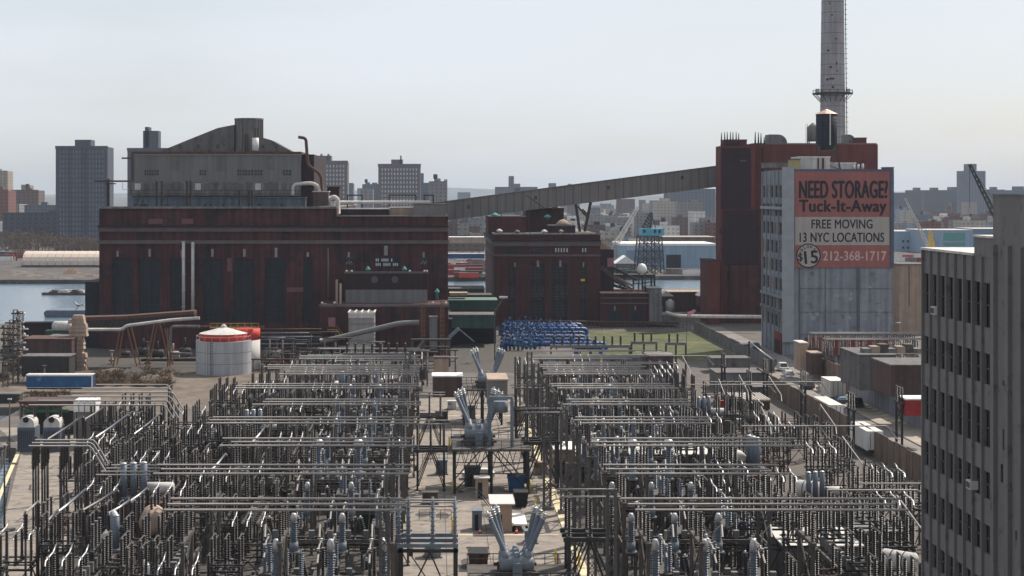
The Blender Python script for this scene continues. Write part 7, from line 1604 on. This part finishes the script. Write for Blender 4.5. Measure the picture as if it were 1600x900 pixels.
for i in range(46):   # clutter at the left and at the foot of the plant
    if i < 26: x, y = R.uniform(0, 110), R.uniform(545, 606)
    else: x, y = R.uniform(110, 540), R.uniform(556, 575)
    Yq = YG(y); X = PX(x, Yq)
    if 296 < x < 412 and y > 550: continue
    k = i % 3; m = R.choice((M_rust, M_steelw, M_brown, M_tan, M_steeld, M_teal if i % 9 == 0 else M_conc)); mb = MB(m); h = R.uniform(1.2, 4)
    if k == 0: mb.box(X-1.5, X+1.5, Yq, Yq+1.6, .02, .35); mb.cyl((X-1, Yq+.8, 1.0), (X+1.1, Yq+.8, 1.0), .6, .6, 10); mb.tube([(X+.2, Yq+.8, 1.4), (X+.2, Yq+.8, h), (X+1.5, Yq+.8, h)], .16, 6)
    elif k == 1: mb.cyl((X, Yq, 0), (X, Yq, h+1.5), .22, .22, 8); mb.cyl((X-.6, Yq, h*.6), (X+.6, Yq, h*.6), .3, .3, 8); mb.lathe([(.5, 0), (.5, .15)], (X, Yq, h+1.5), 10); mb.box(X-.7, X+.7, Yq-.5, Yq+.5, .02, .3)
    else: mb.lathe([(.5, 0), (.95, .3), (.95, 2.8), (.5, 3.1)], (X-1.5, Yq+1, 1.3), 12, (1, 0, 0)); mb.box(X-1.2, X-.9, Yq+.3, Yq+1.7, .02, .8); mb.box(X+.7, X+1, Yq+.3, Yq+1.7, .02, .8); mb.cyl((X, Yq+1, 2.1), (X, Yq+1, h+1.4), .25, .25, 8)
    nm, ct = names[k]; mn = m.name.replace('_', ' ').replace('steel', '').replace('paint', '').strip()
    where = 'in the derelict far-left corner' if i < 26 else 'at the foot of the pipe bridge'
    tag(mb.build(nm), '%s %s %s, %s item' % (mn, ct, where, ORDN[min(15, (i if i < 26 else i-26)//3*1)]), ct, 'old plant machinery')
# tall dark masts at far left
for i, (x, y0, y1) in enumerate([(9, 610, 508), (24, 612, 484), (33, 600, 487), (18, 605, 500)]):
    Yq = 345+i*6; t = thing('pylon_mast', 'dark cluttered lattice mast at the left edge, %s from left' % ORDN[(0, 2, 3, 1)[i]], 'mast', (PX(x, Yq), Yq, 0), 'left edge masts')
    mb = MB(M_steelw); lattice(mb, (PX(x, Yq), Yq, 0), (PX(x, Yq), Yq, PZ(y1, Yq)), 1.1, 9, .8, .1); mb.build('shaft', t)
    mb = MB((M_steeld, M_rust, M_white, M_steeld)[i])
    for k in range(7): z = PZ(y1, Yq)*(.35+.1*k); mb.bar((PX(x, Yq)-R.uniform(.5, 1.6), Yq, z), (PX(x, Yq)+R.uniform(.5, 1.6), Yq, z), .28); mb.lathe([(.15, 0), (.32, .2), (.15, .5)], (PX(x, Yq)+R.uniform(-1, 1), Yq, z+.1), 8)
    mb.build('crossarm', t)
# transformers with white arched tops, tall grey panel block
for i, (x0, x1) in enumerate([(27, 54), (67, 94)]):
    Yq = 258; X0, X1 = PX(x0, Yq), PX(x1, Yq); t = thing('arched_transformer', 'dark grey transformer with a white arched top on the left apron, %s one' % ('left' if i == 0 else 'right'), 'transformer', ((X0+X1)/2, Yq, 0), 'arched transformers')
    zt = PZ(668, Yq); mb = MB(M_steelw); mb.use(mat('slate_blue_equipment', (.10, .115, .145), .6)); mb.box(X0, X1, Yq, Yq+3.5, 0, zt)
    for k in range(8): x = X0+.2+k*(X1-X0-.4)/7; mb.box(x-.06, x+.06, Yq-.35, Yq-.01, .6, zt-.4)
    mb.build('tank_body', t); r = (X1-X0)/2-.1
    mb = MB(M_offw); mb.prism([(X0+.1, zt+.01), (X1-.1, zt+.01)]+[((X0+X1)/2+r*math.cos(a*math.pi/10), zt+.6+1.0*math.sin(a*math.pi/10)) for a in range(11)], 'y', Yq, Yq+3.0); mb.build('arched_top', t)
    mb = MB(M_black); mb.cyl(((X0+X1)/2, Yq-.2, zt+1.2), ((X0+X1)/2, Yq+.4, zt+1.2), .45, .45, 10); mb.build('fan', t)
    for sx in (-1, 1): mb = MB(M_ins); mb.lathe([(.15, 0)]+[v for j in range(6) for v in ((.14, .05+j*.3), (.27, .16+j*.3))]+[(.13, 2)], ((X0+X1)/2+sx, Yq+1.5, zt+1.4), 8); mb.build('bushing', t)
t = thing('firewall', 'tall grey walled block with bright white louvred top at left', 'wall block', (PX(135, 262), 262, 0)); Yq = 262
mb = MB(M_gal); mb.box(PX(120, Yq), PX(154, Yq), Yq, Yq+5, 0, PZ(644, Yq)); mb.build('wall', t); mb = MB(M_white)
for k in range(4): mb.box(PX(115+k*9, Yq), PX(122.5+k*9, Yq), Yq-.1, Yq+4, PZ(643.5, Yq), PZ(626, Yq))
mb.build('louvre', t)
t = thing('green_canopy', 'dark open steel shelter with a green fascia behind the arched transformers', 'shelter', (PX(68, 272), 272, 0)); Yq = 272
mb = MB(M_brown); mb.box(PX(30, Yq), PX(118, Yq), Yq, Yq+6, PZ(632, Yq), PZ(627, Yq)); mb.build('roof', t); mb = MB(M_teal); mb.use(mat('fascia_green', (.03, .14, .09))); mb.box(PX(36, Yq), PX(105, Yq), Yq+.5, Yq+1, PZ(645, Yq), PZ(641, Yq)); mb.build('fascia', t)
for k in range(5): mb = MB(M_steel); x = PX(32+k*21, Yq); mb.box(x-.15, x+.15, Yq-.01, Yq+.3, 0, PZ(632.1, Yq)); mb.build('post', t)
mb = MB(M_steeld); mb.box(PX(32, Yq), PX(116, Yq), Yq+5, Yq+5.5, 0, PZ(648, Yq)); mb.build('back_wall', t)
rbox('quay_wall', 'dark mossy quay wall above the inlet at the left edge', 'quay wall', -30, 30, 617, 636, 318, 3, mat('mossy_stone', (.035, .042, .038), .95, var=.3), M_concd)
# dry shrubs on the dirt
def shrub(seed):
    r = random.Random(seed); t = thing('dry_shrub', 'x', 'shrub', (0, 0, 0)); mb = MB(M_shrub)
    for i in range(150):
        a = r.uniform(0, 6.28); ph = r.uniform(.3, 1.5); l = r.uniform(.6, 1.6); d = Vector((math.cos(a)*math.cos(ph), math.sin(a)*math.cos(ph), math.sin(ph))); p = Vector((r.uniform(-.5, .5), r.uniform(-.4, .4), 0)); q = p+d*l; w = Vector((r.uniform(-1, 1), r.uniform(-1, 1), r.uniform(-1, 1)))*.07; mb.quad(p, q, q+w, p+w*.5)
        mb.quad(q, q+w*3, q+w*2+d*.2)
    mb.build('foliage', t); mb = MB(M_twig); mb.cyl((0, 0, 0), (.05, 0, .7), .06, .03, 5); mb.build('stem', t); return Proto(t)
shp = [shrub(1), shrub(2)]
for i in range(60):
    x, y = R.uniform(150, 262), R.uniform(583, 604); Yq = YG(y)
    R.choice(shp).place((PX(x, Yq), Yq, 0.01), 'dry brown shrub in the thicket between blue trailer and wide grey tank', 'dry shrubs in the thicket', R.uniform(0, 6), (R.uniform(1.0, 2.2), R.uniform(1.0, 2.2), R.uniform(.5, 1.1)))
for i in range(14):
    Yq = R.uniform(300, 320); shp[i % 2].place((R.uniform(-76, -70), Yq, 0.01), 'tan dry reed bush at the left edge by the trailer', 'tan bushes at left edge', R.uniform(0, 6), R.uniform(1.2, 2.2))
for i, (x, y, h) in enumerate([(205, 592, 2.2), (235, 600, 1.6), (170, 586, 1.2), (255, 590, 1.0)]): mound(x-26, x+26, y, h, M_dirt if i else M_gravel, 'spoil_heap', 'brown spoil heap in the dirt yard behind the left pipes, %s one' % ORDN[i], 'heap', z=0, dep=9)
# blue pipe headers by the grass
bp = [(783, 906, 508), (786, 890, 503), (782, 914, 515), (786, 910, 520), (786, 944, 538), (790, 920, 531), (900, 936, 543), (795, 912, 526), (800, 900, 511)]
for i, (x0, x1, y) in enumerate(bp):
    Yq = YG(y, 1.6); mb = MB(M_blue); z = 1.7; r = .62 if i % 2 == 0 else .4; X0, X1 = PX(x0, Yq), PX(x1, Yq); mb.tube([(X0, Yq, .1), (X0+.1, Yq, z-.5), (X0+.6, Yq, z), (X1, Yq, z), (X1+.5, Yq, z-.4), (X1+.6, Yq, .1)], r, 10)
    n = int((x1-x0)/9)
    for q in range(n+1): X = X0+1+(X1-X0-2)*q/max(1, n); mb.cyl((X-.12, Yq, z), (X+.12, Yq, z), r*1.35, r*1.35, 10)
    for q in range(0, n, 2): X = X0+1.8+(X1-X0-3)*q/max(1, n); mb.cyl((X, Yq, z), (X, Yq, z+1.1), r*.6, r*.6, 8)
    mb.use(M_steelw)
    for q in range(0, n+1, 3): X = X0+1+(X1-X0-2)*q/max(1, n); mb.box(X-.15, X+.15, Yq-.2, Yq+.2, 0, z-r*1.0)
    tag(mb.build('pipe_header'), '%s blue pipe header beside the grass, %s from the front' % ('thick' if i % 2 == 0 else 'thin', ORDN[sorted([-b[2] for b in bp]).index(-y)]), 'pipe', 'blue pipe headers')
for r, y in enumerate((548, 540, 532, 524, 517, 511)):
    Yq = YG(y)
    for i in range(9):
        X = PX(784+r*1.0, Yq)+i*(1.05+.1*r); m = M_teal if (i > 2 and i < 8 and r < 2) else M_blue; m = mat('pump_blue', (.04, .12, .20), .5, var=.3) if m is M_teal else m; mb = MB(m); z = R.uniform(1.8, 3.0); mb.cyl((X, Yq, .3), (X, Yq, z), .3, .3, 8); mb.cyl((X-.5, Yq, z*.6), (X+.5, Yq, z*.6), .45, .45, 8); mb.lathe([(.5, 0), (.5, .12)], (X, Yq, z), 10); mb.use(M_silver if (i+r) % 3 == 0 else M_rust if (i+r) % 5 == 0 else M_steelw).box(X-.25, X+.25, Yq-.25, Yq+.25, z+.13, z+.4)
        mb.box(X-.2, X+.2, Yq-.2, Yq+.2, 0, .3)
        tag(mb.build('pump'), '%s upright valve pump beside the grass, %s row, %s from left' % ('slate blue' if m is not M_blue else 'bright blue', ORDN[r], ORDN[i]), 'pump', 'blue upright pumps')
for i, (x, y) in enumerate([(822, 516), (827, 524), (842, 526), (812, 520)]):
    Yq = YG(y+4); mb = MB(mat('valve_orange', (.40, .12, .05))); z = PZ(y, Yq); mb.lathe([(.05, 0), (.45, .05), (.45, .15), (.05, .2)], (PX(x, Yq), Yq, z), 10); mb.cyl((PX(x, Yq), Yq, 0), (PX(x, Yq), Yq, z), .2, .2, 6); tag(mb.build('gate_valve'), 'orange gate valve among the blue pipes, %s one' % ORDN[i], 'valve', 'orange valves')
wpipe('pipeline', 'long pale pipeline crossing level before the red brick block', [(1040, 488, 480), (1060, 494, 480), (1190, 495, 480)], .5, M_offw)
wpipe('pipeline', 'rusty pipe on the ground before the lower power house', [(830, 501, 497), (1060, 505, 497)], .3, M_rust)
t = thing('flag', 'small pink and white flag on a leaning pole by the pipeline', 'flag', (PX(1074, 415), 415, 0)); mb = MB(M_steelw); mb.bar((PX(1072, 415), 415, 0), (PX(1074, 415), 415, PZ(487, 415)), .12); mb.build('pole', t)
mb = MB(mat('flag_pink', (.6, .25, .28))); a = (PX(1074, 415), PZ(489, 415)); mb.prism([(a[0], a[1]-.9), (a[0]+1.2, a[1]-.4), (a[0]+2.1, a[1]+.5), (a[0]+1.8, a[1]+1.0), (a[0]+.7, a[1]+.4), (a[0], a[1]+.3)], 'y', 414.9, 415.0); mb.build('cloth', t)
mb = MB(M_offw); mb.lathe([(1.4, 0), (1.4, 3.2), (.3, 4)], (PX(1047, 530), 530, PZ(487, 530)), 14); mb.use(M_steelw).box(PX(1047, 530)-1.2, PX(1047, 530)+1.2, 529, 531, 0, PZ(487, 530)); tag(mb.build('storage_tank'), 'small white upright tank between the lean-to and brick block', 'tank')
rbox('low_building', 'long low tan industrial building behind the small white tank', 'building', 1036, 1108, 457, 490, 565, 12, M_brown, M_tan)
for i, (x0, x1) in enumerate([(1030, 1052), (1093, 1110)]): shed('tent_roof', 'white pitched roof shed before the low tan building, %s one' % ('left' if i == 0 else 'right'), 'shed', x0, x1, 463, 478, 545, M_brown, M_white, 8, ridge=1.8, group='white pitched roofs')
# grass-side fence and frames
t = thing('wire_fence', 'thin brown wire fence along the far edge of the grass', 'fence', (PX(990, 492), 492, 0)); mb = MB(M_steelw)
for i in range(34): x = PX(905+i*6, 492); mb.bar((x, 492, 0), (x, 492, 2.4), .12)
for z in (.6, 1.4, 2.3): mb.bar((PX(905, 492), 492, z), (PX(1105, 492), 492, z), .08)
mb.build('post_and_wire', t)
for i, (x0, x1, Yk, z) in enumerate([(986, 1027, 352, 8.8), (1040, 1073, 352, 8.6), (860, 985, 348, 8.4), (536, 640, 318, 9.6), (462, 534, 312, 8.0)]):
    t = thing('steel_portal', 'low grey steel portal frame with a long pale beam near the %s, %s one' % ('grass' if i < 3 else 'cooling tower', ORDN[i if i < 3 else i-3]), 'steel portal', (PX((x0+x1)/2, Yk), Yk, 0), 'low steel portals')
    mb = MB(M_steel); mb.box(PX(x0, Yk), PX(x1, Yk), Yk, Yk+.9, z-.6, z); mb.build('crossbeam', t)
    for x in (x0+1, (x0+x1)/2, x1-1): mb = MB(M_steelw); mb.box(PX(x, Yk)-.18, PX(x, Yk)+.18, Yk+.2, Yk+.6, 0, z-.601); mb.build('post', t)
    for q in range(int((x1-x0)/13)): mb = MB(M_ins); mb.lathe([(.13, 0)]+[v for j in range(6) for v in ((.14, .05+j*.3), (.27, .16+j*.3))]+[(.13, 1.9)], (PX(x0+6+q*13, Yk), Yk+.4, z+.01), 8); mb.build('insulator', t)
# slanting boom and lamp near the gap
t = thing('yard_crane', 'small grey slanting yard crane arm beside the black opening', 'crane', (PX(702, 395), 395, 0)); mb = MB(M_blueg); mb.bar((PX(702, 395), 395, PZ(527, 395)), (PX(717, 395), 395, PZ(513, 395)), .8); mb.bar((PX(717, 395), 395, PZ(514, 395)), (PX(741, 395), 395, PZ(534, 395)), .25); mb.build('boom', t); mb = MB(M_steelw); mb.box(PX(701, 395)-.4, PX(701, 395)+.4, 394.6, 395.4, 0, PZ(527, 395)); mb.build('mast', t)
mb = MB(M_steelw); mb.bar((PX(773, 400), 400, PZ(488, 400)), (PX(786, 400), 400, PZ(466, 400)), .5); mb.bar((PX(773, 400), 400, 0), (PX(773, 400), 400, PZ(488, 400)), .3); mb.use(M_offw).box(PX(780, 400), PX(793, 400), 399.5, 400.5, PZ(466, 400), PZ(463, 400)); tag(mb.build('floodlight_arm'), 'grey slanting floodlight arm before the left corner of lower power house', 'light')
# tan street lamps along the road
for i, (x, yt, yb_) in enumerate([(1218, 589, 625), (1148, 538, 560), (1284, 527, 566), (1392, 505, 600)]):
    Yq = YG(yb_); X = PX(x, Yq); mb = MB(M_steel); zt = PZ(yt, Yq); mb.tube([(X, Yq, 0), (X, Yq, zt-.4), (X+.5, Yq, zt), (X+1.6, Yq, zt+.1)], .1, 6); mb.use(M_offw).box(X+1.2, X+2.1, Yq-.2, Yq+.2, zt, zt+.2); tag(mb.build('street_lamp'), 'grey street lamp near the road, %s' % ['at the brown fence end', 'by the grass wall', 'before the red base of the storage building', 'above the dark brown flat building'][i], 'street lamp', 'street lamps')
# small yard lamps with white heads on posts, boxes inside yards
for i in range(26):
    x, yb_ = (R.uniform(380, 640), R.uniform(600, 860)) if i % 2 else (R.uniform(900, 1180), R.uniform(600, 860)); Yq = YG(yb_); X = PX(x, Yq)
    if -5.5 < X < 17.2: continue
    m = R.choice((M_equip, M_brown, M_blueg, M_offw, M_reddk if i % 8 == 0 else M_steelw)); mb = MB(m); w, h = R.uniform(.5, 1.1), R.uniform(1.3, 2.3); mb.box(X-w, X+w, Yq, Yq+1.1, .15, h); mb.box(X-w-.08, X+w+.08, Yq-.08, Yq+1.18, h+.001, h+.08); mb.use(M_steeld).box(X-.03, X+.03, Yq-.03, Yq-.002, .3, h-.1); mb.box(X+.12, X+.18, Yq-.08, Yq-.031, h*.5, h*.5+.25); mb.use(M_conc).box(X-w-.1, X+w+.1, Yq-.1, Yq+1.2, 0, .149)
    tag(mb.build('control_cabinet'), '%s control cabinet on the gravel of the %s yard, %s of these' % ({M_equip: 'light grey', M_brown: 'brown', M_blueg: 'blue grey', M_offw: 'off-white', M_reddk: 'red', M_steelw: 'dull grey'}[m], 'left' if i % 2 else 'right', ORDN[i//2]), 'cabinet', 'control cabinets')
mb = MB(M_red); Yq = 205; X = PX(464, Yq); mb.box(X-.8, X+.8, Yq, Yq+1.4, .3, 2.2); mb.cyl((X-.3, Yq+.7, 2.2), (X-.3, Yq+.7, 3.4), .15, .15, 8); mb.box(X-1.6, X-.9, Yq, Yq+1.2, .2, 1.4); mb.use(M_black)
for q in (-1, .6): mb.cyl((X+q, Yq-.1, .35), (X+q, Yq+.1, .35), .35, .35, 10)
tag(mb.build('compressor'), 'bright red compressor in the left yard behind grey columns', 'compressor')
